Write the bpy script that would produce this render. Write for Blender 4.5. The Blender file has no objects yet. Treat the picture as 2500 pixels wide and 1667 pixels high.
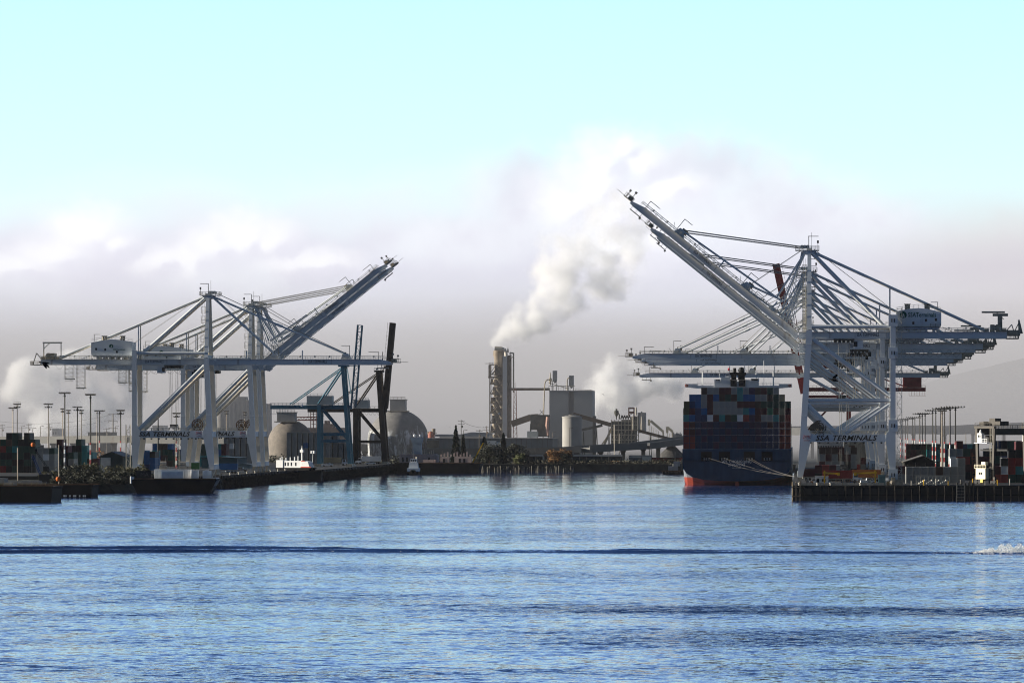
import bpy, bmesh, math, random
from mathutils import Vector, Matrix, noise as mnoise
random.seed(11)
sc = bpy.context.scene
COL = sc.collection
R = math.radians
# ------------------------------------------------------------------ camera
F, VX, VY, CH = 12000.0, 1960.0, 1050.0, 23.0      # focal length in photo pixels, vanishing point, camera height
cd = bpy.data.cameras.new('camera'); cam = bpy.data.objects.new('camera', cd); COL.objects.link(cam)
cam.location = (0, 0, CH); cam.rotation_euler = (R(90), 0, 0)
cd.sensor_width = 36.0; cd.lens = 36.0 * F / 2500.0
cd.shift_x = (1250 - VX) / 2500.0; cd.shift_y = (VY - 833.5) / 2500.0
cd.clip_start = 1.0; cd.clip_end = 30000.0
sc.camera = cam
def at(px, py, Y): return Vector(((px - VX) * Y / F, Y, CH - (py - VY) * Y / F))   # photo pixel at a distance -> place
def X_(px, Y): return (px - VX) * Y / F
def Z_(py, Y): return CH - (py - VY) * Y / F
# ------------------------------------------------------------------ render settings
sc.render.engine = 'CYCLES'
cy = sc.cycles
cy.max_bounces = 22; cy.diffuse_bounces = 2; cy.glossy_bounces = 3; cy.transmission_bounces = 2
cy.volume_bounces = 20; cy.transparent_max_bounces = 12
cy.use_denoising = True; cy.volume_step_rate = 1.0; cy.volume_max_steps = 256
cy.filter_width = 1.05; cy.sample_clamp_indirect = 6.0
vs = sc.view_settings
vs.view_transform = 'Standard'; vs.look = 'None'; vs.gamma = 1.0; vs.use_curve_mapping = False; vs.exposure = 0.9
# ------------------------------------------------------------------ sun
SUN_EL, SUN_AZ = 12.0, -91.0          # degrees; azimuth from +Y (away from camera) towards +X
sd = Vector((math.sin(R(SUN_AZ)) * math.cos(R(SUN_EL)), math.cos(R(SUN_AZ)) * math.cos(R(SUN_EL)), math.sin(R(SUN_EL))))
sl = bpy.data.lights.new('sun', 'SUN'); sl.energy = 5.0; sl.angle = R(0.5); sl.color = (1.0, 0.92, 0.79)
so = bpy.data.objects.new('sun', sl); COL.objects.link(so)
so.rotation_euler = (-sd).to_track_quat('-Z', 'Y').to_euler(); so.location = sd * 800 + Vector((0, 1500, 0))
# ------------------------------------------------------------------ world
W = bpy.data.worlds.new('World'); sc.world = W; W.use_nodes = True
nt = W.node_tree; nt.nodes.clear()
class NB:
    """small node-graph helper"""
    def __init__(s, nt): s.nt = nt
    def n(s, t, **k):
        nd = s.nt.nodes.new(t)
        for a, v in k.items(): setattr(nd, a, v)
        return nd
    def put(s, sock, v):
        if isinstance(v, bpy.types.NodeSocket): s.nt.links.new(v, sock)
        elif v is not None: sock.default_value = v
    def m(s, op, a, b=None, c=None, clamp=False):
        nd = s.n('ShaderNodeMath', operation=op, use_clamp=clamp)
        for i, v in enumerate((a, b, c)): s.put(nd.inputs[i], v)
        return nd.outputs[0]
    def sm(s, x, a, b):
        nd = s.n('ShaderNodeMapRange', interpolation_type='SMOOTHSTEP'); s.put(nd.inputs[0], x)
        nd.inputs[1].default_value = a; nd.inputs[2].default_value = b
        return nd.outputs[0]
    def mix(s, f, a, b, mode='MIX'):
        nd = s.n('ShaderNodeMix', data_type='RGBA', blend_type=mode)
        s.put(nd.inputs[0], f); s.put(nd.inputs[6], a); s.put(nd.inputs[7], b)
        return nd.outputs[2]
    def ramp(s, x, stops, interp='LINEAR'):
        nd = s.n('ShaderNodeValToRGB'); r = nd.color_ramp; r.interpolation = interp
        while len(r.elements) > 1: r.elements.remove(r.elements[-1])
        for i, (p, c) in enumerate(stops):
            e = r.elements[0] if i == 0 else r.elements.new(p)
            e.position = p; e.color = (*c, 1) if len(c) == 3 else c
        s.put(nd.inputs[0], x); return nd.outputs[0]
    def xyz(s, x, y, z):
        nd = s.n('ShaderNodeCombineXYZ')
        for i, v in enumerate((x, y, z)): s.put(nd.inputs[i], v)
        return nd.outputs[0]
    def sep(s, v):
        nd = s.n('ShaderNodeSeparateXYZ'); s.put(nd.inputs[0], v); return nd.outputs
    def noise(s, v, scale, detail=5, rough=0.55, dist=0.0):
        nd = s.n('ShaderNodeTexNoise'); s.put(nd.inputs['Vector'], v)
        nd.inputs['Scale'].default_value = scale; nd.inputs['Detail'].default_value = detail
        nd.inputs['Roughness'].default_value = rough; nd.inputs['Distortion'].default_value = dist
        return nd.outputs[0]
    def blobs(s, cs, coords, k_=0.25):
        """largest of soft ellipsoids; cs = [(centre, radii)]; coords = list of sockets"""
        g = None
        for c, r in cs:
            d = None
            for k, q in enumerate(coords):
                t = s.m('DIVIDE', s.m('SUBTRACT', q, c[k]), r[k]); t = s.m('MULTIPLY', t, t)
                d = t if d is None else s.m('ADD', d, t)
            e = s.m('SUBTRACT', 1.0, s.m('SQRT', d))
            g = e if g is None else s.m('SMOOTH_MAX', g, e, k_)
        return g
def px(x): return (x - VX) / F
def py(y): return (VY - y) / F
b = NB(nt)
tc = b.n('ShaderNodeTexCoord'); dirv = tc.outputs['Generated']
dx, dy, dz = b.sep(dirv)
sky = b.n('ShaderNodeTexSky', sky_type='NISHITA', sun_disc=False)
sky.sun_elevation = R(SUN_EL); sky.sun_rotation = R(SUN_AZ); sky.air_density = 1.0; sky.dust_density = 0.6; sky.ozone_density = 2.0
skyc = b.mix(1.0, sky.outputs[0], (0.06, 0.06, 0.06, 1), 'MULTIPLY')
yy = b.m('MAXIMUM', dy, 0.02)
u = b.m('DIVIDE', dx, yy); w = b.m('DIVIDE', dz, yy)          # direction as slopes east and up
front = b.sm(dy, 0.5, 0.9)
el = b.m('DIVIDE', dz, b.m('SQRT', b.m('ADD', b.m('MULTIPLY', dx, dx), b.m('MULTIPLY', dy, dy))))
# clear morning sky, pale cyan low down
E0 = 0.0875
low = b.ramp(b.m('DIVIDE', el, 0.30), [(0.0, (0.66, 0.80, 0.84)), (0.15, (0.66, 0.86, 0.90)), (0.21, (0.60, 0.90, 0.92)), (0.30, (0.52, 0.90, 0.93)), (0.42, (0.46, 0.74, 1.06)), (0.65, (0.33, 0.58, 1.18)), (1.0, (0.15, 0.34, 0.92))])
lowb = b.mix(1.0, low, (0.12, 0.145, 0.18, 1), 'MULTIPLY')          # the sky behind the viewer is deeper
low = b.mix(b.sm(dy, 0.15, 0.75), lowb, low)
clear = b.mix(b.sm(el, 0.10, 0.50), low, skyc)
# low stratus bank lying along the horizon
wv = b.xyz(b.m('MULTIPLY', dx, 1.0), b.m('MULTIPLY', dy, 1.0), b.m('MULTIPLY', dz, 1.8))
nz = b.noise(wv, 32.0, 6, 0.55, 0.4)
nz2 = b.noise(wv, 9.0, 3, 0.5)
eb = b.m('ADD', el, b.m('MULTIPLY', b.m('SUBTRACT', nz, 0.5), 0.018))
eb = b.m('ADD', eb, b.m('MULTIPLY', b.m('SUBTRACT', nz2, 0.5), 0.020))
bank = b.ramp(b.m('DIVIDE', b.m('ADD', el, b.m('MULTIPLY', b.m('SUBTRACT', nz, 0.5), 0.009)), 0.05),
    [(0.0, (0.11, 0.103, 0.10)), (0.084, (0.15, 0.14, 0.14)), (0.166, (0.24, 0.232, 0.242)), (0.25, (0.40, 0.395, 0.43)), (0.334, (0.54, 0.54, 0.595)), (0.416, (0.62, 0.62, 0.69)), (0.55, (0.69, 0.70, 0.785)), (0.667, (0.66, 0.66, 0.755)), (0.816, (0.72, 0.755, 0.815)), (1.0, (0.74, 0.80, 0.84))])
bank = b.mix(b.sm(u, px(1900), px(2450)), bank, b.mix(1.0, bank, (0.90, 0.86, 0.82, 1), 'MULTIPLY'))
bm = b.m('SUBTRACT', 1.0, b.sm(eb, 0.036, 0.056))
bank = b.mix(b.sm(dy, -0.2, 0.6), b.mix(1.0, bank, (0.30, 0.32, 0.38, 1), 'MULTIPLY'), bank)
c1 = b.mix(bm, clear, bank)
# sunlit cumulus tops standing out of the bank, drifting right of the plant and over the left terminal
def cl(lst): return [((px(x), py(y)), (rx * 1.4 / F, ry * 1.35 / F)) for x, y, rx, ry in lst]
white = cl(((215, 580, 95, 60), (140, 625, 110, 50), (40, 655, 120, 40), (265, 598, 60, 34), (470, 640, 60, 50), (520, 600, 60, 44), (600, 580, 80, 50), (668, 590, 60, 40), (400, 640, 90, 36), (760, 640, 120, 36),
    (1470, 390, 70, 70), (1450, 450, 80, 80), (1520, 360, 60, 44), (1570, 400, 80, 60), (1380, 500, 70, 60), (1500, 520, 110, 80), (1560, 600, 110, 80), (1480, 610, 90, 70), (1640, 470, 80, 50)))
soft = cl(((1700, 430, 230, 110), (1850, 490, 220, 100), (1600, 500, 240, 150), (1300, 500, 170, 120), (1120, 590, 220, 70), (2000, 540, 260, 60), (560, 640, 330, 80), (160, 650, 260, 90)))
wa = b.m('SUBTRACT', b.noise(b.xyz(u, w, 3.0), 60.0, 6, 0.62), 0.5); wb = b.m('SUBTRACT', b.noise(b.xyz(u, w, 9.0), 60.0, 6, 0.62), 0.5)
un = b.m('ADD', u, b.m('MULTIPLY', wa, 0.008)); wn = b.m('ADD', w, b.m('MULTIPLY', wb, 0.010))
fine = b.m('SUBTRACT', b.noise(b.xyz(u, w, 0.0), 170.0, 7, 0.62), 0.5)
gs = b.sm(b.m('ADD', b.blobs(soft, [un, wn]), b.m('MULTIPLY', fine, 0.5)), -0.10, 0.75)
lav = b.mix(b.sm(b.noise(b.xyz(u, w, 5.0), 40.0, 5, 0.55), 0.38, 0.64), (0.77, 0.79, 0.85, 1), (0.675, 0.665, 0.75, 1))
c2 = b.mix(b.m('MULTIPLY', b.m('MULTIPLY', gs, 0.85), front), c1, lav)
Gw = b.blobs(white, [un, wn])
# the side turned to the sun (left, above) stays white, the far side falls to lavender-grey
Gs = b.blobs(white, [b.m('SUBTRACT', un, 0.0022), b.m('ADD', wn, 0.0014)])
gw = b.sm(b.m('ADD', Gw, b.m('MULTIPLY', fine, 1.0)), -0.30, 0.95)
tone = b.sm(b.m('ADD', b.m('SUBTRACT', Gs, Gw), b.m('MULTIPLY', fine, 0.35)), -0.12, 0.34)
pc = b.mix(tone, (0.90, 0.90, 0.93, 1), (0.74, 0.735, 0.82, 1))
c2 = b.mix(b.m('MULTIPLY', b.m('MULTIPLY', gw, 0.80), front), c2, pc)
bg = b.n('ShaderNodeBackground'); b.put(bg.inputs[0], c2); bg.inputs[1].default_value = 0.65
wo = b.n('ShaderNodeOutputWorld'); nt.links.new(bg.outputs[0], wo.inputs[0])
# ------------------------------------------------------------------ mesh helpers
class MB:
    def __init__(s): s.v = []; s.f = []; s.mi = []
    def add(s, vs, fs, mi=0):
        n = len(s.v); s.v += [tuple(p) for p in vs]; s.f += [tuple(i + n for i in f) for f in fs]; s.mi += [mi] * len(fs); return s
    def box(s, x0, x1, y0, y1, z0, z1, mi=0):
        return s.add([(x0, y0, z0), (x1, y0, z0), (x1, y1, z0), (x0, y1, z0), (x0, y0, z1), (x1, y0, z1), (x1, y1, z1), (x0, y1, z1)],
              [(0, 3, 2, 1), (4, 5, 6, 7), (0, 1, 5, 4), (1, 2, 6, 5), (2, 3, 7, 6), (3, 0, 4, 7)], mi)
    def frame(s, p0, p1, w0, h0, w1=None, h1=None, up=(0, 0, 1), mi=0):
        """bar of rectangular section from p0 to p1; w across, h along 'up'"""
        p0 = Vector(p0); p1 = Vector(p1); d = (p1 - p0)
        if d.length < 1e-6: return s
        d.normalize(); upv = Vector(up)
        if abs(d.dot(upv)) > 0.99: upv = Vector((0, 1, 0)) if abs(d.y) < 0.9 else Vector((1, 0, 0))
        sx = d.cross(upv).normalized(); uz = sx.cross(d).normalized()
        w1 = w0 if w1 is None else w1; h1 = h0 if h1 is None else h1
        vs = []
        for p, w_, h_ in ((p0, w0, h0), (p1, w1, h1)):
            for a, c in ((-1, -1), (1, -1), (1, 1), (-1, 1)): vs.append(p + sx * (a * w_ / 2) + uz * (c * h_ / 2))
        return s.add(vs, [(0, 3, 2, 1), (4, 5, 6, 7), (0, 1, 5, 4), (1, 2, 6, 5), (2, 3, 7, 6), (3, 0, 4, 7)], mi)
    def tube(s, p0, p1, r0, r1=None, n=8, mi=0, cap=True):
        p0 = Vector(p0); p1 = Vector(p1); d = p1 - p0
        if d.length < 1e-6: return s
        d.normalize(); a = d.orthogonal().normalized(); c = d.cross(a); r1 = r0 if r1 is None else r1
        vs = []
        for p, r in ((p0, r0), (p1, r1)):
            for k in range(n):
                t = 2 * math.pi * k / n; vs.append(p + a * (math.cos(t) * r) + c * (math.sin(t) * r))
        fs = [(k, (k + 1) % n, n + (k + 1) % n, n + k) for k in range(n)]
        if cap: fs += [tuple(range(n - 1, -1, -1)), tuple(range(n, 2 * n))]
        return s.add(vs, fs, mi)
    def lathe(s, c, prof, n=24, mi=0, a0=0.0):
        c = Vector(c); vs = []; m = len(prof)
        for k in range(n):
            t = a0 + 2 * math.pi * k / n
            for r, z in prof: vs.append((c.x + r * math.cos(t), c.y + r * math.sin(t), c.z + z))
        fs = []
        for k in range(n):
            q = (k + 1) % n
            for j in range(m - 1): fs.append((k * m + j, q * m + j, q * m + j + 1, k * m + j + 1))
        return s.add(vs, fs, mi)
    def prism(s, pts, y0, y1, mi=0):
        """outline in x,z pulled from y0 to y1 (outline counter-clockwise seen from -y)"""
        n = len(pts); vs = [(x, y0, z) for x, z in pts] + [(x, y1, z) for x, z in pts]
        fs = [tuple(range(n)), tuple(range(2 * n - 1, n - 1, -1))] + [((k + 1) % n, k, n + k, n + (k + 1) % n) for k in range(n)]
        return s.add(vs, fs, mi)
    def slab(s, pts, z0, z1, mi=0):
        n = len(pts); vs = [(x, y, z0) for x, y in pts] + [(x, y, z1) for x, y in pts]
        fs = [tuple(range(n - 1, -1, -1)), tuple(range(n, 2 * n))] + [(k, (k + 1) % n, n + (k + 1) % n, n + k) for k in range(n)]
        return s.add(vs, fs, mi)
    def rail(s, p0, p1, h=1.1, step=2.2, r=0.06):
        """handrail with posts standing between two points"""
        p0 = Vector(p0); p1 = Vector(p1); n = max(1, int((p1 - p0).length / step)); up = Vector((0, 0, h))
        for k in range(n + 1):
            q = p0.lerp(p1, k / n); s.frame(q, q + up, r * 2, r * 2)
        s.frame(p0 + up, p1 + up, r * 2, r * 2); s.frame(p0 + up * 0.5, p1 + up * 0.5, r * 1.4, r * 1.4)
        return s
    def xf(s, M):
        s.v = [tuple(M @ Vector(p)) for p in s.v]; return s
    def mesh(s, name, mats, smooth=False):
        me = bpy.data.meshes.new(name); me.from_pydata(s.v, [], s.f); me.update()
        bm_ = bmesh.new(); bm_.from_mesh(me); bmesh.ops.recalc_face_normals(bm_, faces=bm_.faces)
        bm_.to_mesh(me); bm_.free()
        for m in (mats if isinstance(mats, (list, tuple)) else [mats]): me.materials.append(m)
        if len(me.materials) > 1: me.polygons.foreach_set('material_index', s.mi)
        if smooth:
            me.polygons.foreach_set('use_smooth', [True] * len(me.polygons))
            try: me.set_sharp_from_angle(angle=R(35))
            except Exception: pass
        me.update(); return me
    def build(s, name, mats, parent=None, loc=(0, 0, 0), rot=(0, 0, 0), smooth=False):
        o = bpy.data.objects.new(name, s.mesh(name, mats, smooth)); COL.objects.link(o)
        o.location = loc; o.rotation_euler = rot
        if parent: o.parent = parent
        return o
def tag(o, label=None, cat=None, group=None, kind=None):
    for k, v in (('label', label), ('category', cat), ('group', group), ('kind', kind)):
        if v: o[k] = v
    return o
def empty(name, loc, label=None, cat=None, group=None, rz=0.0):
    o = bpy.data.objects.new(name, None); COL.objects.link(o); o.location = loc; o.rotation_euler = (0, 0, rz)
    o.empty_display_size = 1.0
    return tag(o, label, cat, group)
def children(o): return [c for c in bpy.data.objects if c.parent == o]
def copy_tree(o, parent=None):
    kids = children(o); c = o.copy(); COL.objects.link(c); c.parent = parent
    for k in kids: copy_tree(k, c)
    return c
TXT = {}
def text_mesh(s, size, shear=0.0, sx=1.0, depth=0.03, bold=0.0):
    cu = bpy.data.curves.new('lettering', 'FONT'); cu.body = s; cu.size = size; cu.shear = shear; cu.extrude = depth
    cu.align_x = 'CENTER'; cu.align_y = 'CENTER'; cu.offset = bold; cu.resolution_u = 2; cu.space_character = 1.05
    o = bpy.data.objects.new('lettering', cu); COL.objects.link(o); bpy.context.view_layer.update()
    me = bpy.data.meshes.new_from_object(o.evaluated_get(bpy.context.evaluated_depsgraph_get()))
    bpy.data.objects.remove(o); bpy.data.curves.remove(cu)
    me.transform(Matrix.Diagonal((sx, 1, 1, 1))); return me
def lettering(s, size, mat_, parent, loc, shear=0.0, sx=1.0, rot=0.0, width=None, name='lettering', bold=0.0):
    """upright writing facing -y, optionally turned by rot in the picture plane and fitted to a width"""
    me = text_mesh(s, size, shear, sx, bold=bold)
    if width:
        xs = [v.co.x for v in me.vertices]; k = width / (max(xs) - min(xs)); c_ = (max(xs) + min(xs)) / 2
        me.transform(Matrix.Diagonal((k, 1, 1, 1)) @ Matrix.Translation((-c_, 0, 0)))
    me.materials.clear(); me.materials.append(mat_)
    o = bpy.data.objects.new(name, me); COL.objects.link(o); o.parent = parent; o.location = loc
    o.rotation_mode = 'XYZ'; o.matrix_local = Matrix.Translation(loc) @ Matrix.Rotation(-rot, 4, 'Y') @ Matrix.Rotation(R(90), 4, 'X')
    return o
# ------------------------------------------------------------------ materials
MATS = {}
def mat(name, col, rough=0.6, var=0.12, scale=0.35, metal=0.0, dirt=0.0, dirtcol=(0.10, 0.055, 0.03), streak=False, bump=0.0, spec=0.22):
    """painted or natural surface with tone variation and optional rust or dirt patches"""
    if name in MATS: return MATS[name]
    m = bpy.data.materials.new(name); m.use_nodes = True; g = NB(m.node_tree)
    p = m.node_tree.nodes['Principled BSDF']
    tcn = g.n('ShaderNodeTexCoord'); v = tcn.outputs['Object']
    n1 = g.noise(v, scale, 4, 0.6)
    dark = tuple(c * (1 - var * 1.6) for c in col); lite = tuple(min(1, c * (1 + var)) for c in col)
    c = g.ramp(n1, [(0.3, dark), (0.7, lite)])
    if dirt > 0:
        mp = g.n('ShaderNodeMapping'); mp.inputs['Scale'].default_value = (1.0, 1.0, 0.22 if streak else 1.0); g.put(mp.inputs[0], v)
        n2 = g.noise(mp.outputs[0], scale * 3.1, 6, 0.68)
        f = g.sm(n2, 0.62 - dirt * 0.25, 0.80 - dirt * 0.2)
        c = g.mix(g.m('MULTIPLY', f, 0.85), c, (*dirtcol, 1))
    g.put(p.inputs['Base Color'], c)
    p.inputs['Roughness'].default_value = rough; p.inputs['Metallic'].default_value = metal
    p.inputs['Specular IOR Level'].default_value = spec
    if bump > 0:
        bn = g.n('ShaderNodeBump'); bn.inputs['Strength'].default_value = bump; bn.inputs['Distance'].default_value = 0.3
        g.put(bn.inputs['Height'], g.noise(v, scale * 4, 5, 0.6)); g.put(p.inputs['Normal'], bn.outputs[0])
    MATS[name] = m; return m
M_WHITE = mat('crane_white_paint', (0.64, 0.67, 0.68), 0.5, 0.07, 0.12, dirt=0.16, dirtcol=(0.30, 0.26, 0.21), streak=True)
M_CREAM = mat('crane_rear_sunlit_tint', (0.72, 0.64, 0.51), 0.55, 0.06, 0.12, dirt=0.10, dirtcol=(0.30, 0.25, 0.19), streak=True)  # rear frames: white paint with warm sunlight mixed into its colour, plus dirt
M_RAILS = mat('galvanised_rail', (0.62, 0.57, 0.46), 0.5, 0.1, 0.8)
M_MACH = mat('machinery_dark', (0.08, 0.075, 0.065), 0.6, 0.3, 0.9, dirt=0.3, dirtcol=(0.16, 0.10, 0.05))
M_GEAR = mat('machinery_tan', (0.38, 0.33, 0.25), 0.6, 0.3, 0.9, dirt=0.2)
M_BLACK = mat('black_lettering_paint', (0.012, 0.013, 0.016), 0.6, 0.1, 1.0)
M_RED = mat('red_lettering_paint', (0.35, 0.03, 0.04), 0.6, 0.1, 1.0)
M_GREEN = mat('green_emblem_paint', (0.02, 0.09, 0.06), 0.6, 0.1, 1.0)
M_GLASS = mat('dark_window_glass', (0.02, 0.025, 0.03), 0.1, 0.1, 1.0)
M_ROPE = mat('steel_rope', (0.30, 0.29, 0.26), 0.5, 0.1, 1.0)
M_RUST = mat('rusty_reel', (0.20, 0.11, 0.05), 0.7, 0.35, 0.9)
# ------------------------------------------------------------------ water
def wake_y(x): # centre line of the boat wake across the channel
    t = (x + 77.0) / 110.0
    return 938.0 - 14.0 * t * t - 3.0 * t + 2.2 * math.sin(x * 0.05)
def build_water():
    xs = [-7000, -2500, -900, -420, -300] + [-260 + 2.5 * k for k in range(153)] + [150, 220, 500, 1400, 4500]
    ds = [-60, -45, -36] + [-30 + 0.5 * k for k in range(24)]
    ds += [-18 + 0.3 * k for k in range(20)] + [-12 + 0.3 * k for k in range(133)] + [28 + 2.0 * k for k in range(6)] + [45, 60, 80]
    near = [-400, 150, 300, 420, 520, 600, 680, 760]; far = [1150, 1500, 2000, 2600, 3400, 6000, 14000]
    rows = len(near) + len(ds) + len(far); V = []; Fc = []
    def h(x, d, y):
        f = max(0.0, min(1.0, (x + 300) / 60)) * max(0.0, min(1.0, (150 - x) / 30))
        if f <= 0: return 0.0
        t = (x + 180) / 240.0            # 0 at the left edge of the view, 1 at the right
        z = 0.0
        n1 = mnoise.noise(Vector((x * 0.045, 3.1, 0))); n2 = mnoise.noise(Vector((x * 0.03, 8.7, 0)))
        t = max(0.0, min(1.0, t)); gap = 26 * (1 - t) ** 1.2 + 7
        a1 = (0.46 + 0.30 * n1) * (1.35 - 0.35 * t) * (1.0 - 0.25 * t); a2 = (0.42 + 0.5 * n2) * (1.45 - 0.45 * t) * (1.0 - 0.35 * t)
        xp = 1960 + x * 12000 / 925.0; sst = lambda v_, p_, q_: max(0.0, min(1.0, (v_ - p_) / (q_ - p_)))
        a2 *= 1.0 - 0.85 * sst(xp, 780, 900) * (1 - sst(xp, 1380, 1560)); a1 *= 1.0 - 0.15 * sst(xp, 1000, 1150) * (1 - sst(xp, 1250, 1500))
        z += a1 * math.exp(-((d + 10 + 3.0 * n1) / 1.15) ** 2)
        z += max(0.03, a2) * math.exp(-((d + 10 - gap - 2.6 * n2) / 1.15) ** 2)
        inn = max(0.0, min(1.0, (d + 11) / 4)) * max(0.0, min(1.0, (gap - 10 - d + 2) / 4))
        z += inn * 0.30 * mnoise.noise(Vector((x * 0.30, d * 0.6, 1.7)))
        if t > 0.55: z += 0.18 * (t - 0.55) * 2 * max(0.0, mnoise.noise(Vector((x * 0.5, d * 0.5, 4.0)))) * math.exp(-((d + 6) / 9) ** 2)
        return z * f
    for x in xs:
        yc = wake_y(max(-300, min(160, x)))
        for y in near: V.append((x, y, 0))
        for d in ds: V.append((x, yc + d, h(x, d, yc + d)))
        for y in far: V.append((x, y, 0))
    for i in range(len(xs) - 1):
        for j in range(rows - 1):
            Fc.append((i * rows + j, (i + 1) * rows + j, (i + 1) * rows + j + 1, i * rows + j + 1))
    m = bpy.data.materials.new('sea_water'); m.use_nodes = True; g = NB(m.node_tree); p = m.node_tree.nodes['Principled BSDF']
    v = g.n('ShaderNodeNewGeometry').outputs['Position']
    x, y, z = g.sep(v)
    big = g.noise(g.xyz(g.m('MULTIPLY', x, 0.012), g.m('MULTIPLY', y, 0.020), 0), 1.0, 4, 0.6)
    patch = g.sm(big, 0.36, 0.66)
    # ruffled bands: the broad old wake in the foreground and the inside of the fresh one
    ybd = g.m('ADD', 628.0, g.m('MULTIPLY', x, -0.22))
    band = g.m('MULTIPLY', g.m('SUBTRACT', 1.0, g.sm(g.m('ABSOLUTE', g.m('SUBTRACT', y, ybd)), 8.0, 20.0)), g.sm(x, -60.0, 0.0))
    ybd2 = g.m('ADD', 545.0, g.m('MULTIPLY', x, -0.10))
    band2 = g.m('MULTIPLY', g.m('SUBTRACT', 1.0, g.sm(g.m('ABSOLUTE', g.m('SUBTRACT', y, ybd2)), 8.0, 32.0)), g.m('MULTIPLY', g.sm(x, -40.0, 0.0), 0.55))
    band = g.m('MAXIMUM', band, band2)
    patch = g.m('ADD', g.m('MULTIPLY', patch, 0.5), 0.5)
    farcalm = g.m('SUBTRACT', 1.0, g.m('MULTIPLY', g.sm(y, 1250.0, 2250.0), 0.74))
    amp = g.m('MULTIPLY', g.m('ADD', patch, g.m('MULTIPLY', band, 1.7)), farcalm)
    # facet slopes of the chop: three wave sizes, taken from independent noise channels (no pixel filtering)
    def slopes(vec, sc_, det, rg):
        nd = g.n('ShaderNodeTexNoise'); g.put(nd.inputs['Vector'], vec); nd.inputs['Scale'].default_value = sc_
        nd.inputs['Detail'].default_value = det; nd.inputs['Roughness'].default_value = rg
        r_, g_, b_ = g.sep(nd.outputs['Color']); return g.m('SUBTRACT', r_, 0.5), g.m('SUBTRACT', g_, 0.5)
    a1, b1 = slopes(g.xyz(g.m('MULTIPLY', x, 0.55), y, 0.0), 0.17, 3, 0.55)
    a2, b2 = slopes(g.xyz(g.m('MULTIPLY', x, 0.8), y, 7.0), 0.75, 3, 0.6)
    a3, b3 = slopes(v, 2.6, 2, 0.6)
    sx = g.m('ADD', g.m('ADD', g.m('MULTIPLY', a1, 0.20), g.m('MULTIPLY', a2, 0.35)), g.m('MULTIPLY', a3, 0.30))
    sy = g.m('ADD', g.m('ADD', g.m('MULTIPLY', b1, WS[0]), g.m('MULTIPLY', b2, WS[1])), g.m('MULTIPLY', b3, WS[2]))
    sy = g.m('ADD', sy, WS[3])
    nn = g.n('ShaderNodeVectorMath', operation='NORMALIZE')
    gn = g.n('ShaderNodeNewGeometry').outputs['Normal']
    ad = g.n('ShaderNodeVectorMath', operation='ADD'); g.put(ad.inputs[0], gn)
    g.put(ad.inputs[1], g.xyz(g.m('MULTIPLY', sx, amp), g.m('MULTIPLY', g.m('MULTIPLY', sy, amp), -1.0), 0.0))
    g.put(nn.inputs[0], ad.outputs[0]); g.put(p.inputs['Normal'], nn.outputs[0])
    wkd = g.m('SUBTRACT', y, g.m('SUBTRACT', 938.0, g.m('MULTIPLY', g.m('POWER', g.m('DIVIDE', g.m('ADD', x, 77.0), 110.0), 2.0), 14.0)))
    # churned foam specks inside the wake, denser where the boat has just passed (right edge)
    fm = g.m('MULTIPLY', g.sm(wkd, -14.0, -8.0), g.m('SUBTRACT', 1.0, g.sm(wkd, -2.0, 12.0)))
    fs = g.noise(g.xyz(g.m('MULTIPLY', x, 1.0), g.m('MULTIPLY', y, 0.5), 0), 1.3, 5, 0.7)
    edge = g.m('ADD', 0.63, g.m('MULTIPLY', g.sm(x, 0.0, 45.0), -0.16))
    foam = g.m('MULTIPLY', fm, g.sm(g.m('SUBTRACT', fs, edge), 0.0, 0.05))
    col = g.mix(g.m('MULTIPLY', foam, 0.7), WATER_COL, (0.75, 0.78, 0.80, 1))
    g.put(p.inputs['Base Color'], col); g.put(p.inputs['Roughness'], g.m('ADD', 0.06, g.m('MULTIPLY', foam, 0.5)))
    p.inputs['IOR'].default_value = 1.333
    me = bpy.data.meshes.new('water'); me.from_pydata(V, [], Fc); me.materials.append(m)
    me.polygons.foreach_set('use_smooth', [True] * len(me.polygons)); me.update()
    o = bpy.data.objects.new('water', me); COL.objects.link(o); tag(o, kind='structure')
WS = (0.36, 0.74, 0.36, 0.07); WATER_COL = (0.016, 0.048, 0.165, 1)
build_water()
# ------------------------------------------------------------------ land
M_ASPH = mat('quay_asphalt', (0.032, 0.031, 0.029), 0.9, 0.3, 0.03, bump=0.2)
M_QUAY = mat('dark_quay_timber', (0.016, 0.015, 0.013), 0.85, 0.4, 0.4, dirt=0.3, dirtcol=(0.012, 0.012, 0.012), streak=True)
M_SHORE = mat('far_shore_earth', (0.045, 0.045, 0.035), 0.95, 0.4, 0.05, bump=0.3)
XL, XR = -229.0, -3.6           # the two quay edges, parallel to the view's vanishing direction
o = MB().slab([(-2600, 1932), (XL, 1932), (XL, 2230), (-219, 2234), (-219, 2650), (-260, 2716), (-2600, 2716)], -6, 5.0).build('quay_ground', M_ASPH); tag(o, kind='structure')
o = MB().slab([(XR, 1597), (1600, 1597), (1600, 2716), (XR, 2716)], -6, 5.0).build('quay_ground', M_ASPH); tag(o, kind='structure')
o = MB().slab([(-2600, 2720), (1600, 2720), (6000, 14500), (-9000, 14500)], -6, 4.0).build('shore_ground', M_SHORE); tag(o, kind='structure')
M_BANK = mat('dark_shore_bank', (0.022, 0.022, 0.017), 0.95, 0.5, 0.4, bump=0.5)
mb = MB(); base = [(-2600, 1764), (-330, 1766), (-262, 1770), (-247, 1786), (-243, 1815), (-241, 1930)]; top = [(-2600, 1774), (-332, 1777), (-268, 1781), (-254, 1796), (-250, 1820), (-247, 1930)]
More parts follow.
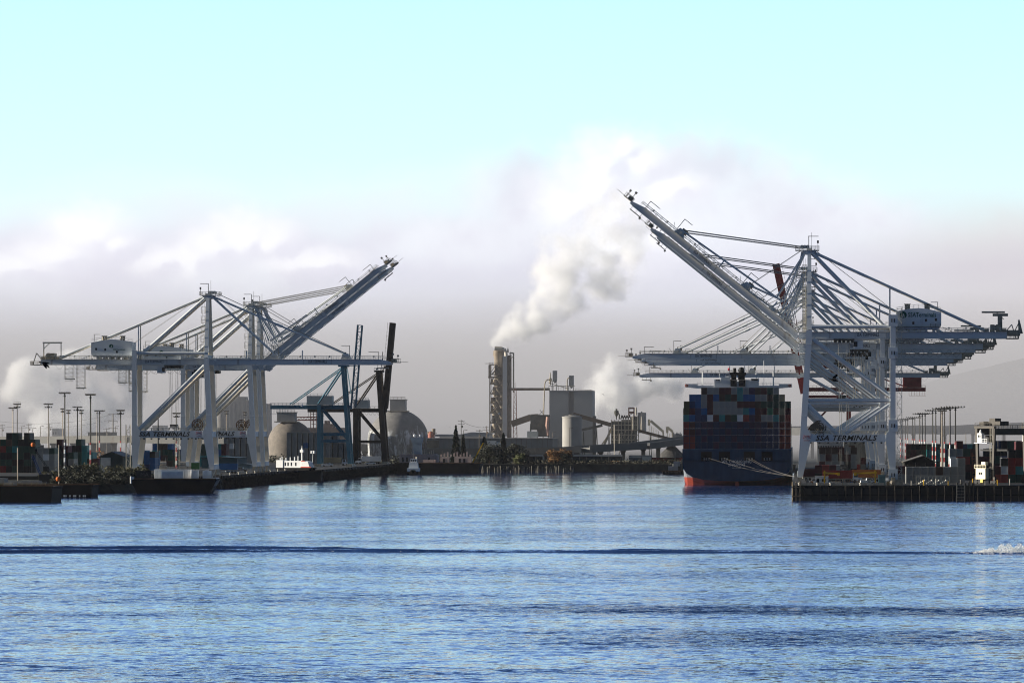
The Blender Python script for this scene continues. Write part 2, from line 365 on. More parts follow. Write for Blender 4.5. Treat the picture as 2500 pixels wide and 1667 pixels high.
n_ = len(base); mb.v = [(x, y, -3) for x, y in base] + [(x, y, 3.4) for x, y in top] + [(-2600, 1931, 4.2), (-247, 1931, 3.6)]
mb.f = [(k, k + 1, n_ + k + 1, n_ + k) for k in range(n_ - 1)] + [tuple(range(n_, 2 * n_)) + (2 * n_ + 1, 2 * n_)]; mb.mi = [0] * len(mb.f)
tag(mb.build('shore_bank', M_BANK), kind='structure')
# ------------------------------------------------------------------ ship-to-shore gantry cranes
def emblem(parent, loc, r):
    mb = MB(); n = 20
    pts = [(r * math.cos(2 * math.pi * k / n), r * math.sin(2 * math.pi * k / n)) for k in range(n)]
    mb.prism([(x, z) for x, z in pts], -0.03, 0.03)
    o = mb.build('emblem_disc', M_GREEN, parent, loc)
    # pale road curving up through the disc
    mb = MB()
    mb.prism([(-0.55 * r, -0.85 * r), (-0.1 * r, -0.2 * r), (0.05 * r, 0.45 * r), (0.12 * r, 0.45 * r), (0.35 * r, -0.2 * r), (0.35 * r, -0.95 * r), (0.15 * r, -0.98 * r), (0.12 * r, -0.2 * r), (0.05 * r, -0.1 * r), (-0.12 * r, -0.5 * r), (-0.3 * r, -0.95 * r)], -0.06, -0.035)
    mb.build('emblem_stroke', M_WHITE, o)
def gantry_crane(name, loc, sgn, label, H=44.9, AP=70.7, UB=48.2, PB=(15.0, 17.8), kbrace=False, theta=0.0, trolley=-20.0, hang=30.0, um=-2.3,
                 group='container gantry cranes on the quays', paint=None, rear=None, words=True, cages=False, stair=False, reelx=-6.0, back=-68.0, reach=70.0):
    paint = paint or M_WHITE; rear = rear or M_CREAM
    root = empty(name, loc, label, 'crane', group)
    b_ = 16.0; yg = (5.0, 11.0)
    def P(u_, y, z): return (sgn * u_, y, z)
    def part(nm, mb, m=None, smooth=False): return mb.build(nm, m or paint, root, smooth=smooth)
    uc = lambda z: um * min(1.0, max(0.0, z / H))
    z0 = 2.6
    # legs ------------------------------------------------------------
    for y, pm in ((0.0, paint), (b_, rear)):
        pb0, pb1 = PB
        for side in ('land', 'water'):
            if side == 'land':
                c = -30.5
                pts = [(c - .85, z0), (c + .75, z0), (c + 2.3, pb0), (c + 2.3, pb1), (c + .85, pb1 + 2.2), (c + .85, UB + 1.2), (c - .85, UB + 1.2)]
            else:
                pts = [(uc(z0) - .75, z0), (uc(z0) + .9, z0), (uc(H) + .95, H + 1.5), (uc(H) - .95, H + 1.5), (uc(pb1) - 1.2, pb1 + 2.4), (uc(pb1) - 2.6, pb1), (uc(pb0) - 2.6, pb0)]
            mb = MB(); pp = [(sgn * a, z) for a, z in pts]
            if sgn < 0: pp = pp[::-1]
            mb.prism(pp, y - 0.95, y + 0.95)
            # joint collars
            cu = -30.5 if side == 'land' else uc(pb1 + 6)
            for zc in (pb1 + 6.0, H - 3.2):
                cu = -30.5 if side == 'land' else uc(zc)
                mb.box(min(sgn * (cu - 1.02), sgn * (cu + 1.02)), max(sgn * (cu - 1.02), sgn * (cu + 1.02)), y - 1.05, y + 1.05, zc - .12, zc + .12)
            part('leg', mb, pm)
            # bogies under each corner
            mb = MB(); cx = sgn * (-30.5 if side == 'land' else 0.0)
            for k in range(4):
                yy_ = y - 4.5 + 3.0 * k
                mb.tube((cx - .35, yy_, .42), (cx + .35, yy_, .42), .42, n=10)
                mb.prism([(cx - .5, .5), (cx + .5, .5), (cx + .35, 1.5), (cx - .35, 1.5)], yy_ - 1.1, yy_ + 1.1)
            mb.prism([(cx - .55, 1.5), (cx + .55, 1.5), (cx + .7, 2.6), (cx - .7, 2.6)], y - 5.4, y + 5.4)
            part('bogie', mb, M_GEAR)
        # portal beam with the terminal's name
        mb = MB(); xa, xb = sorted((sgn * (-28.25), sgn * (uc(pb0) - 2.55)))
        mb.box(xa, xb, y - .8, y + .8, pb0, pb1 - .002)
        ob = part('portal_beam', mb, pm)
        mb = MB(); mb.rail((xa, y - .7, pb1), (xb, y - .7, pb1)); mb.rail((xa, y + .7, pb1), (xb, y + .7, pb1)); mb.build('handrail', M_RAILS, ob)
        if y == 0.0 and words:
            lettering('SSA TERMINALS', 2.45, M_BLACK, ob, (-16.6 + 31.5 - 30.5 - 3.0 if sgn > 0 else 15.2, y - .985, (pb0 + pb1) / 2), shear=0.30, width=20.2, bold=0.05)
            lettering('ZPMC', 1.5, M_RED, ob, (sgn * (uc(pb0) - 4.3) if sgn > 0 else sgn * (uc(pb0) - 1.4), y - (.83 if sgn > 0 else 1.0), (pb0 + pb1) / 2 + .35), shear=0.25, width=2.7)
            lettering('CHINA', .55, M_RED, ob, (sgn * (uc(pb0) - 4.3) if sgn > 0 else sgn * (uc(pb0) - 1.4), y - (.83 if sgn > 0 else 1.0), (pb0 + pb1) / 2 - .75), width=2.0)
        # upper tie, braces
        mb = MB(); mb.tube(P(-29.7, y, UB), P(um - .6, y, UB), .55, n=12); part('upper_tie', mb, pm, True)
        if kbrace:
            mid = 27.8
            mb = MB(); mb.tube(P(-29.7, y, mid), P(uc(mid) - .7, y, mid), .60, n=12); part('tie_beam', mb, pm, True)
            for a, c in (((uc(H) - 1.2, H - 1.5), (-29.6, 29.2)), ((uc(26) - .8, 26.4), (-12.6, pb1 - .2)), ((-29.5, 26.6), (-14.2, pb1 - .2))):
                mb = MB(); mb.tube(P(a[0], y, a[1]), P(c[0], y, c[1]), .68, n=12); part('brace', mb, pm, True)
        else:
            mb = MB(); mb.tube(P(-28.6, y, pb1 + .6), P(uc(H) - .8, y, H - 1.6), .80, n=12); part('brace', mb, pm, True)
        # mast leaning in to the apex, backstay leg, tower diagonal
        ya = 5.2 if y == 0 else b_ - 5.2
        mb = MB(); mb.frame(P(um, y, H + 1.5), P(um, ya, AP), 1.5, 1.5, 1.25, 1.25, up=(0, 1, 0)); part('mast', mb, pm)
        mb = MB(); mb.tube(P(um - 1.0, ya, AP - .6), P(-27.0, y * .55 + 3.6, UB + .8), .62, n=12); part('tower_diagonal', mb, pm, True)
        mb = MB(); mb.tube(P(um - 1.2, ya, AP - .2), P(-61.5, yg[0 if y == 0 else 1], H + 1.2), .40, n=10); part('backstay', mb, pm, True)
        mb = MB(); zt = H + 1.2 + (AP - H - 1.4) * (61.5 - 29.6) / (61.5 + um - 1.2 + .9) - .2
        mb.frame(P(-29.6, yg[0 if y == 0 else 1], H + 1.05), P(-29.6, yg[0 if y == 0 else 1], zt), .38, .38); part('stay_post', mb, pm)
        # inclined ladder on the mast with caged landings
        if y == 0 or stair:
            mb = MB()
            xo = sgn * (um + (1.6 if kbrace else -1.6))
            for k in range(5):
                zk = H + 4 + k * (AP - H - 7) / 5.0; yk = y + (ya - y) * (zk - H) / (AP - H)
                mb.box(xo - .75, xo + .75, yk - .7, yk + .7, zk - .08, zk)
                for cx in (-.72, .72):
                    for cy_ in (-.66, .66): mb.frame((xo + cx, yk + cy_, zk), (xo + cx, yk + cy_, zk + 2.6), .09, .09)
                for hz in (1.1, 2.6):
                    mb.frame((xo - .72, yk - .66, zk + hz), (xo + .72, yk - .66, zk + hz), .09, .09)
                    mb.frame((xo - .72, yk + .66, zk + hz), (xo + .72, yk + .66, zk + hz), .09, .09)
                mb.frame((xo - .3, yk, zk), (xo - .3, yk + .6, zk + 4.6), .08, .08); mb.frame((xo + .3, yk, zk), (xo + .3, yk + .6, zk + 4.6), .08, .08)
            part('mast_ladder', mb, M_RAILS)
    # sill beams along the rails
    for cx in (-30.5, 0.0):
        mb = MB(); mb.box(sgn * cx - .8, sgn * cx + .8, .96, b_ - .96, 2.7, 4.6); part('sill_beam', mb)
        mb = MB(); cu = cx if cx < 0 else uc(PB[1]); mb.box(sgn * cu - .7, sgn * cu + .7, .96, b_ - .96, PB[0] + .3, PB[1] - .3); part('cross_beam', mb)
    mb = MB(); mb.box(sgn * -30.5 - .6, sgn * -30.5 + .6, .96, b_ - .96, UB - .6, UB + .9); part('cross_beam', mb)
    mb = MB(); mb.box(sgn * um - .6, sgn * um + .6, .96, b_ - .96, H + 1.2, H + 2.6); part('cross_beam', mb)
    # apex head: sheave beam, platform, lamps, davit
    mb = MB()
    mb.box(sgn * um - .9, sgn * um + .9, 4.2, b_ - 4.2, AP - .2, AP + 1.1)
    mb.prism([(sgn * um - 1.2, AP - 1.0), (sgn * um + 1.2, AP - 1.0), (sgn * um + 2.4, AP + .2), (sgn * um - 2.4, AP + .2)], 4.4, 5.2)
    mb.prism([(sgn * um - 1.2, AP - 1.0), (sgn * um + 1.2, AP - 1.0), (sgn * um + 2.4, AP + .2), (sgn * um - 2.4, AP + .2)], b_ - 5.2, b_ - 4.4)
    for k in range(3):
        for y in (6.2, 8.0, 9.8): mb.tube((sgn * (um + .6 + k * .9), y - .12, AP + 1.5), (sgn * (um + .6 + k * .9), y + .12, AP + 1.5), .62, n=12)
    hd = part('apex_head', mb)
    mb = MB(); mb.box(sgn * um - 3.2, sgn * um + 4.6 * sgn if sgn > 0 else sgn * um + 3.2, 3.6, b_ - 3.6, AP + .28, AP + .4) if sgn > 0 else mb.box(sgn * um - 4.6, sgn * um + 3.2, 3.6, b_ - 3.6, AP + .28, AP + .4)
    xa, xb = (sgn * um - 3.2, sgn * um + 4.6) if sgn > 0 else (sgn * um - 4.6, sgn * um + 3.2)
    for y in (3.7, b_ - 3.7): mb.rail((xa, y, AP + .4), (xb, y, AP + .4), 1.3, 1.3, .05)
    mb.rail((xa, 3.7, AP + .4), (xa, b_ - 3.7, AP + .4), 1.3, 1.5, .05); mb.rail((xb, 3.7, AP + .4), (xb, b_ - 3.7, AP + .4), 1.3, 1.5, .05)
    mb.build('platform', M_RAILS, hd)
    mb = MB(); xd = sgn * (um + .2)
    mb.frame((xd, 5.0, AP + 1.0), (xd, 5.0, AP + 5.0), .22, .22); mb.frame((xd - .2, 5.0, AP + 4.9), (xd + sgn * -3.2, 5.0, AP + 4.9), .22, .22)
    mb.frame((xd + .9, 5.6, AP + 1), (xd + .9, 5.6, AP + 6.2), .09, .09); mb.frame((xd - 3.0 * sgn, 4.0, AP + .4), (xd - 3.0 * sgn, 4.0, AP + 3.4), .16, .16)
    mb.box(xd - 3.0 * sgn - .3, xd - 3.0 * sgn + .3, 3.8, 4.3, AP + 2.6, AP + 3.5)
    mb.build('davit', M_MACH, hd)
    # main girder (twin boxes) from the back end to the boom hinge
    mb = MB(); xa, xb = sorted((sgn * back, sgn * .4))
    for y in yg: mb.box(xa, xb, y - .75, y + .75, H - 1.05, H + 1.05)
    for u_ in range(int(back) + 2, 0, 6):
        mb.box(min(sgn * u_, sgn * (u_ + .5)), max(sgn * u_, sgn * (u_ + .5)), yg[0] + .75, yg[1] - .75, H - .5, H + .5)
    for y in yg: mb.box(xa, xb, y - .95, y + .95, H - 1.2, H - 1.06)
    gd = part('girder', mb)
    if words:
        lettering('SSA TERMINALS', 1.6, M_BLACK, gd, (sgn * -23.3 + (0 if sgn > 0 else -1.0), yg[0] - .78, H), width=7.3)
        for dx_ in (-5.2, 5.0):
            MB().box(sgn * -23.3 + dx_ - .05, sgn * -23.3 + dx_ + .05, yg[0] - .80, yg[0] - .755, H - .9, H + .9).build('panel_line', M_MACH, gd)
    mb = MB(); mb.rail((xa, yg[0] - 1.4, H + 1.05), (xb, yg[0] - 1.4, H + 1.05), 1.2, 2.0, .055)
    mb.box(xa, xb, yg[0] - 1.5, yg[0] - .76, H + .95, H + 1.04); mb.box(xa, xb, yg[1] + .76, yg[1] + 1.5, H + .95, H + 1.04)
    mb.rail((xa, yg[1] + 1.4, H + 1.05), (xb, yg[1] + 1.4, H + 1.05), 1.2, 2.0, .055)
    for k in range(12):
        u_ = -66 + k * 5.6; mb.box(min(sgn * u_, sgn * (u_ + .5)), max(sgn * u_, sgn * (u_ + .5)), yg[0] - 1.6, yg[0] - 1.2, H + 1.9, H + 2.5)
    mb.build('walkway', M_RAILS, gd)
    # festoon loops under the rear girder
    for k in range(9):
        mb = MB(); u0 = -62 + k * 3.4; prev = None
        for j in range(9):
            t = j / 8; q = Vector(P(u0 + t * 3.0, yg[0] - 1.2, H - 1.3 - 1.6 * math.sin(math.pi * t)))
            if prev is not None: mb.frame(prev, q, .07, .07)
            prev = q
        mb.build('festoon_cable', M_MACH, gd)
    # back-end machinery, service gantry and davits
    mb = MB(); e = back
    mb.box(*sorted((sgn * (e - 4.0), sgn * e)), 3.6, 12.4, H - 1.3, H - 1.0)
    for q in ((e - 3.9, 3.7), (e - 3.9, 12.3)): mb.rail(P(q[0], q[1], H - 1.0), P(e, q[1], H - 1.0), 1.2, 1.0, .06)
    mb.rail(P(e - 3.9, 3.7, H - 1.0), P(e - 3.9, 12.3, H - 1.0), 1.2, 1.2, .06)
    for k in range(4): mb.box(*sorted((sgn * (e + .2 + k * 1.9), sgn * (e + 1.5 + k * 1.9))), 4.5, 11.5, H + 1.06, H + 2.0 + .7 * ((k * 7) % 3))
    mb.tube(P(e + 3, 4.6, H + 2.4), P(e + 3, 11, H + 2.4), 1.1, n=14)
    mb.frame(P(e - 3.0, 4.5, H - 1), P(e - 1.6, 4.5, H + 3.4), .3, .3); mb.frame(P(e + .4, 4.5, H + 1), P(e - 1.6, 4.5, H + 3.4), .3, .3)
    part('end_platform', mb, M_GEAR)
    mb = MB()
    if kbrace:
        mb.frame(P(e + 2.2, 6, H + 1), P(e + 2.2, 6, H + 7.0), 1.5, 1.5); mb.frame(P(e - .4, 6, H + 6.6), P(e + 4.6, 6, H + 6.6), 1.2, .9); mb.frame(P(e - 4.6, 6, H + .4), P(e - 4.0, 6, H + 5.0), 1.5, .6, .5, .4); mb.frame(P(e - 2.4, 6, H + .8), P(e - 4.0, 6, H + 4.0), .3, .3); mb.box(*sorted((sgn * (e - 4.4), sgn * (e + 2.6))), 4.4, 8, H - .3, H + 1.6)
    else: mb.frame(P(e + 1.0, 6, H + 1), P(e + 1.0, 6, H + 7.6), .4, .4); mb.frame(P(e + 7.8, 6, H + 1), P(e + 7.8, 6, H + 7.6), .35, .35)
    mb.frame(P(e + .6, 6, H + 7.5), P(e + 8.2, 6, H + 7.5), .55, .6); mb.frame(P(e + 1, 6, H + 5.2), P(e + 3.4, 6, H + 7.4), .25, .25)
    part('service_gantry', mb, M_GEAR if kbrace else M_RAILS)
    if cages:
        mb = MB()
        for (u0, dz0) in ((-58.5, 0), (-54.0, 0)):
            w_ = 3.2; hh = 10.0 if u0 > -56 else 6.5
            for a in (0, w_):
                for yq in (4.3, 7.0): mb.frame(P(u0 + a, yq, H - 1.2), P(u0 + a, yq, H - hh), .14, .14)
            for k in range(int(hh / 1.6)):
                z1 = H - 1.2 - k * 1.6
                mb.frame(P(u0, 4.3, z1), P(u0 + w_, 4.3, z1 - 1.6), .1, .1); mb.frame(P(u0, 4.3, z1 - 1.6), P(u0 + w_, 4.3, z1 - 1.6), .1, .1)
            mb.box(*sorted((sgn * u0, sgn * (u0 + w_ + .4))), 4.0, 7.2, H - hh - .5, H - hh)
        part('access_cage', mb, M_RAILS)
    # machinery house with arched roof
    mb = MB(); ha, hb = (-47.9, -31.6) if sgn > 0 else (-46.4, -31.6)
    yh0, yh1 = 2.6, 13.4; hz0 = H + 1.9; hw = hb - ha
    arch = [(0.0, 5.6), (0.12, 6.0), (0.32, 6.6), (0.5, 6.9), (0.68, 6.7), (0.85, 6.25), (1.0, 5.8)]
    pts = [(ha + .8, hz0), (hb - .3, hz0)] + [(ha + hw * t, hz0 + z) for t, z in arch[::-1]] + [(ha, hz0 + 1.4)]
    pp = [(sgn * a, z) for a, z in pts]
    if sgn < 0: pp = pp[::-1]
    mb.prism(pp, yh0, yh1)
    for k in range(6): mb.box(*sorted((sgn * (ha + 2 + k * 2.5), sgn * (ha + 2.7 + k * 2.5))), yh0 + 1, yh1 - 1, H + 1.06, hz0)
    mh = part('machine_house', mb)
    mb = MB()
    for t in (.28, .34, .72, .78):
        mb.tube(P(ha + hw * t, yh0 + 1.5, hz0 + 6.2), P(ha + hw * t, yh0 + 1.5, hz0 + 8.0), .45, n=10)
        mb.box(*sorted((sgn * (ha + hw * t - .6), sgn * (ha + hw * t + .6))), yh0 + .9, yh0 + 2.1, hz0 + 8.0, hz0 + 8.3)
    mb.build('roof_vent', M_GEAR, mh)
    mb = MB(); mb.rail(P(ha + .3, yh0 + .2, hz0 + 5.9), P(ha + hw * .5, yh0 + .2, hz0 + 6.9), 1.2, 1.6, .05); mb.rail(P(ha + hw * .5, yh0 + .2, hz0 + 6.9), P(hb - .2, yh0 + .2, hz0 + 5.9), 1.2, 1.6, .05)
    mb.frame(P(ha + 1.2, yh0 + .4, hz0 + 6), P(ha + 1.2, yh0 + .4, hz0 + 8.9), .2, .2); mb.frame(P(ha + 1.0, yh0 + .4, hz0 + 8.8), P(ha + 3.4, yh0 + .4, hz0 + 8.8), .2, .2)
    mb.build('roof_railing', M_RAILS, mh)
    mb = MB(); mb.box(*sorted((sgn * (ha + .2), sgn * (hb - .4))), yh0 - .9, yh0 - .02, hz0 + .55, hz0 + .7)
    mb.rail(P(ha + .2, yh0 - .85, hz0 + .7), P(ha + 3.6, yh0 - .85, hz0 + .7), 1.1, 1.4, .05)
    mb.frame(P(ha - .4, yh0 - .4, hz0 + .6), P(ha - 3.4, yh0 - .4, H + 1.1), .5, .14)
    mb.build('gallery', M_MACH if kbrace else M_WHITE, mh)
    for t, dz_ in ((.34, 2.4), (.62, 1.5), (.12, 2.6)): mb = MB(); mb.box(*sorted((sgn * (ha + hw * t - .35), sgn * (ha + hw * t + .35))), yh0 - .05, yh0 + .02, hz0 + dz_, hz0 + dz_ + .9); mb.build('house_window', M_GLASS, mh)
    if words:
        if kbrace:
            emblem(mh, (sgn * (hb - 2.3), yh0 - .05, hz0 + 4.6), 1.15); lettering('SSATerminals', 2.1, M_GREEN, mh, (sgn * (hb - 2.3 - 6.2), yh0 - .03, hz0 + 4.6), width=9.2, bold=0.035)
        else:
            emblem(mh, (sgn * (ha + 7.9), yh0 - .05, hz0 + 4.2), .82); lettering('SSATerminals', .95, M_GREEN, mh, (sgn * (ha + 11.0), yh0 - .03, hz0 + 2.8), width=4.8)
    # trolley, cab, ropes, head block
    mb = MB(); t0 = trolley
    mb.box(*sorted((sgn * (t0 - 3.4), sgn * (t0 + 3.4))), yg[0] - 1.1, yg[1] + 1.1, H - 1.9, H - 1.3)
    for k in range(5): mb.box(*sorted((sgn * (t0 - 3.2 + k * 1.4), sgn * (t0 - 2.3 + k * 1.4))), yg[0] - .9, yg[1] + .9, H - 2.5, H - 1.9)
    tr = part('trolley', mb, M_MACH)
    mb = MB(); cu = t0 - 4.6; mb.box(*sorted((sgn * (cu - 1.7), sgn * (cu + 1.3))), 5.2, 8.2, H - 4.4, H - 1.7); cb = mb.build('operator_cab', paint, tr)
    mb = MB(); mb.box(*sorted((sgn * (cu + .2), sgn * (cu + 1.34))), 5.15, 8.25, H - 3.9, H - 2.2); mb.build('cab_window', M_GLASS, cb)
    zs = H - hang
    mb = MB()
    for du in (-1.8, -1.0, 1.0, 1.8):
        for y in (6.0, 10.0): mb.tube(P(t0 + du, y, H - 2.0), P(t0 + du * .7, y, zs + 1.4), .05, n=5, cap=False)
    mb.build('hoist_rope', M_ROPE, tr)
    mb = MB(); mb.box(t0 * sgn - 1.3, t0 * sgn + 1.3, 5.6, 10.4, zs + .6, zs + 1.4); mb.box(t0 * sgn - .9, t0 * sgn + .9, 2.0, 14.0, zs, zs + .45)
    for du in (-1.1, 1.1):
        for y in (2.0, 13.6): mb.box(t0 * sgn + du - .2, t0 * sgn + du + .2, y, y + .4, zs - .5, zs + .1)
    mb.build('spreader', M_MACH, tr)
    # cable reel by the waterside leg
    mb = MB(); cx = sgn * reelx; zc = PB[1] + 2.4
    for r in (2.3, 1.6): mb.lathe((0, 0, 0), [(r - .35, -.5), (r, -.5), (r, .5), (r - .35, .5), (r - .35, -.5)], 22)
    for k in range(8): mb.frame((0, 0, 0), (2.2 * math.cos(k * math.pi / 4), 2.2 * math.sin(k * math.pi / 4), 0), .16, .3)
    mb.lathe((0, 0, 0), [(0, -.7), (.5, -.7), (.5, .7), (0, .7)], 12)
    mb.xf(Matrix.Translation((cx, 1.9, zc)) @ Matrix.Rotation(R(90), 4, 'X'))
    mb.frame((cx - 1.6, 1.0, PB[1] - .4), (cx, 1.5, zc), .3, .3); mb.frame((cx + 1.6, 1.0, PB[1] - .4), (cx, 1.5, zc), .3, .3)
    part('cable_reel', mb, M_RUST if not kbrace else M_MACH)
    # access stairs and lift at the landside leg
    mb = MB(); xs_ = sgn * -33.0 if not kbrace else sgn * -32.6; zt = PB[1] + 2.4 if not kbrace else H + 9.0
    for a in (-.8, .8):
        for y in (-.8, .8): mb.frame((xs_ + a, y, .2), (xs_ + a, y, zt), .16, .16)
    n = int(zt / 2.4)
    for k in range(n):
        z1 = .2 + k * 2.4; s_ = 1 if k % 2 else -1
        mb.frame((xs_ - .8 * s_, -.5, z1), (xs_ + .8 * s_, -.5, z1 + 2.4), .6, .12); mb.box(xs_ - .9, xs_ + .9, -.9, .9, z1 + 2.32, z1 + 2.4)
        mb.frame((xs_ - .85, -.88, z1 + 1.1), (xs_ + .85, -.88, z1 + 1.1), .08, .08)
    part('stair_tower', mb, M_RAILS)
    if kbrace:
        for zc in (H - 6.0, H + 4.6, 19.5, 3.4):
            mb = MB(); mb.box(sgn * -30.5 - 1.5, sgn * -30.5 + 1.5, -1.35, -.97, zc - 1.9, zc + 1.9); jb = part('joint_plate', mb)
            mb = MB()
            for a in (-.4, .4): mb.box(sgn * -30.5 + a - .16, sgn * -30.5 + a + .16, -1.42, -1.36, zc - .6, zc + .6)
            mb.build('slot', M_BLACK, jb)
    # floodlights hung under the portal beam
    mb = MB()
    for k in range(9):
        uq = -27 + k * 2.9; mb.box(*sorted((sgn * uq, sgn * (uq + .6)))[:2], -.6, .2, PB[0] - .62, PB[0] - .05)
    part('floodlight', mb, M_MACH)
    # ------------------------------------------------------ boom
    ct, st = math.cos(R(theta)), math.sin(R(theta)); hu, hz = .9, H
    L = reach - .9
    def B(t, y, n_): return P(hu + t * ct - n_ * st, y, hz + t * st + n_ * ct)
    def bbox(mb, t0, t1, y0, y1, n0, n1, taper=None):
        q = [B(t0, y0, n0), B(t1, y0, n0), B(t1, y1, n0), B(t0, y1, n0), B(t0, y0, n1), B(t1, y0, n1 if taper is None else taper), B(t1, y1, n1 if taper is None else taper), B(t0, y1, n1)]
        mb.add(q, [(0, 3, 2, 1), (4, 5, 6, 7), (0, 1, 5, 4), (1, 2, 6, 5), (2, 3, 7, 6), (3, 0, 4, 7)])
    mb = MB()
    for y in yg:
        bbox(mb, .2, L - 5, y - .75, y + .75, -1.05, 1.05); bbox(mb, L - 5, L, y - .75, y + .75, -1.05, 1.05, taper=-.1)
        bbox(mb, .2, L - 1, y - .95, y + .95, -1.2, -1.06)
        bbox(mb, -.6, 1.2, y - .5, y + .5, -1.6, .2)
    k = 4.0
    while k < L: bbox(mb, k, k + .5, yg[0] + .75, yg[1] - .75, -.5, .5); k += 6.0
    bo = part('boom', mb)
    if words:
        tq = 40.0; c = B(tq, yg[0] - .78, 0.0)
        lettering('SSA TERMINALS', 1.6, M_BLACK, bo, c, width=7.3, rot=R(theta) * sgn)
        for dt in (-5.4, 5.4):
            mb = MB(); bbox(mb, tq + dt - .05, tq + dt + .05, yg[0] - .80, yg[0] - .755, -.95, .95); mb.build('panel_line', M_MACH, bo)
    mb = MB()
    def brail(t0, t1, y, h=1.2):
        n = int((t1 - t0) / 2.0)
        for k in range(n + 1):
            t = t0 + (t1 - t0) * k / n; mb.frame(B(t, y, 1.05), B(t, y, 1.05 + h), .11, .11)
        for hh in (.55, 1.0): mb.frame(B(t0, y, 1.05 + h * hh), B(t1, y, 1.05 + h * hh), .1, .1)
    for y in (yg[0] - 1.4, yg[1] + 1.4): brail(.5, L - 3, y)
    bbox(mb, .3, L - 5.0, yg[0] - 1.5, yg[0] - .76, .93, 1.02); bbox(mb, .3, L - 5.0, yg[1] + .76, yg[1] + 1.5, .93, 1.02)
    for k in range(11): bbox(mb, 4 + k * 5.8, 4.5 + k * 5.8, yg[0] - 1.62, yg[0] - 1.2, 1.7, 2.4)
    mb.build('walkway', M_RAILS, bo)
    mb = MB()
    bbox(mb, L, L + 3.2, 3.6, 12.4, -.35, -.1); bbox(mb, L + .1, L + 1.6, 4.5, 11.5, -.1, 1.0)
    for y in (3.7, 12.3): 
        for k in range(4): mb.frame(B(L + k, y, -.1), B(L + k, y, 1.2), .12, .12)
        mb.frame(B(L, y, 1.2), B(L + 3.1, y, 1.2), .12, .12)
    mb.frame(B(L + .5, 5, 1), B(L + .5, 5, 3.0), .2, .2); bbox(mb, L + .1, L + .9, 4.7, 5.3, 2.6, 3.3); mb.frame(B(L + 2.4, 6, 0), B(L + 2.4, 6, 2.4), .2, .2); bbox(mb, L + 2.1, L + 2.8, 5.7, 6.3, 2.0, 2.7)
    mb.frame(B(L + 3, 8, 0), B(L + 6.2, 8, 0), .12, .12)
    bbox(mb, L - 5.6, L - 1.2, 4.2, 6.0, -2.6, -2.3)
    for t in (L - 5.4, L - 3.4, L - 1.4): mb.frame(B(t, 4.3, -2.4), B(t, 4.3, -1.1), .14, .14)
    bbox(mb, L - 6.0, L - 5.3, 4.1, 4.8, -3.2, -2.4)
    mb.build('boom_nose', M_GEAR, bo)
    for tb in (51.0, 23.0):
        for y in yg:
            mb = MB(); q = [B(tb - 1.9, y - .6, 1.05), B(tb + 1.9, y - .6, 1.05), B(tb + .9, y - .6, 3.2), B(tb - .9, y - .6, 3.2), B(tb - 1.9, y + .6, 1.05), B(tb + 1.9, y + .6, 1.05), B(tb + .9, y + .6, 3.2), B(tb - .9, y + .6, 3.2)]
            mb.add(q, [(0, 1, 2, 3), (7, 6, 5, 4), (0, 4, 5, 1), (1, 5, 6, 2), (2, 6, 7, 3), (3, 7, 4, 0)]); mb.build('stay_bracket', paint, bo)
    for tb in (12.0, 34.0): mb = MB(); bbox(mb, tb - .22, tb + .22, yg[0] - .3, yg[0] + .3, 1.05, 4.4); mb.build('boom_post', paint, bo)
    mb = MB()
    for tb in (51.0, 23.0):
        for k in range(3): bbox(mb, tb - 1.4 - k * .2, tb + .2 - k * .3, 5.6 + k * 1.6, 6.4 + k * 1.6, 2.2, 3.8)
        mb.frame(B(tb + 1.6, 4.2, 2), B(tb + 1.6, 4.2, 6.4), .2, .2); mb.frame(B(tb + 1.6, 4.2, 6.3), B(tb - 1.6, 4.2, 6.3), .2, .2)
        mb.frame(B(tb + 2.2, 4.0, 1.2), B(tb + 3.6, 4.0, 3.4), .12, .12)
    mb.frame(B(L - 5, 4.2, 1), B(L - 5, 4.2, 3.9), .2, .2); mb.frame(B(L - 5, 4.2, 3.8), B(L - 9, 4.2, 3.8), .2, .2)
    mb.build('davit', M_GEAR, bo)
    # forestays and boom-hoist ropes
    for y in yg:
        yq = 5.2 if y == yg[0] else b_ - 5.2
        top = P(um + 1.2, yq, AP + .1)
        if theta == 0:
            for tb, r in ((51.0, .32), (23.0, .30)):
                mb = MB(); mb.tube(top, B(tb, y, 2.9), r, n=8)
                mid = Vector(top).lerp(Vector(B(tb, y, 2.9)), .5); d = (Vector(B(tb, y, 2.9)) - Vector(top)).normalized()
                mb.tube(mid - d * 1.2, mid + d * 1.2, r * 1.5, n=8); part('forestay', mb)
            mb = MB(); mb.tube(P(um + 2.2, y + 1, AP + 1.6), B(50.5, y + 1, 3.5), .07, n=5); mb.tube(P(um + 2.2, y + 1.6, AP + 1.3), B(24.5, y + 1.6, 3.5), .06, n=5); part('boom_hoist_rope', mb, M_ROPE)
        else:
            for tb, K in ((51.0, (5.4, H + 11.0)), (23.0, (7.6, H + 12.4))):
                mb = MB(); kk = P(K[0], y, K[1]); mb.tube(top, kk, .30, n=8); mb.tube((kk[0] + .35 * sgn, kk[1], kk[2]), B(tb - .6, y, 2.9), .28, n=8); part('forestay', mb)
            mb = MB()
            for k in range(2): mb.tube(P(um + 2.0, y + k * 1.6, AP + 1.5 - .5 * k), B(50.2, y + k * 1.6, 3.6 - k * .8), .11, n=5)
            mb.tube(P(um + 2.6, y + 1, AP + .4), B(22.4, y + 1, 3.4), .07, n=5)
            part('boom_hoist_rope', mb, M_ROPE)
            mb = MB()
            for k in range(5): mb.tube(P(um + 1.6 + .25 * k, y + .5, AP), P(8.2 - 1.1 * k, y + .5, H + 6.8 - .9 * k), .09, n=5)
            part('latch_link', mb, paint)
    mb = MB()
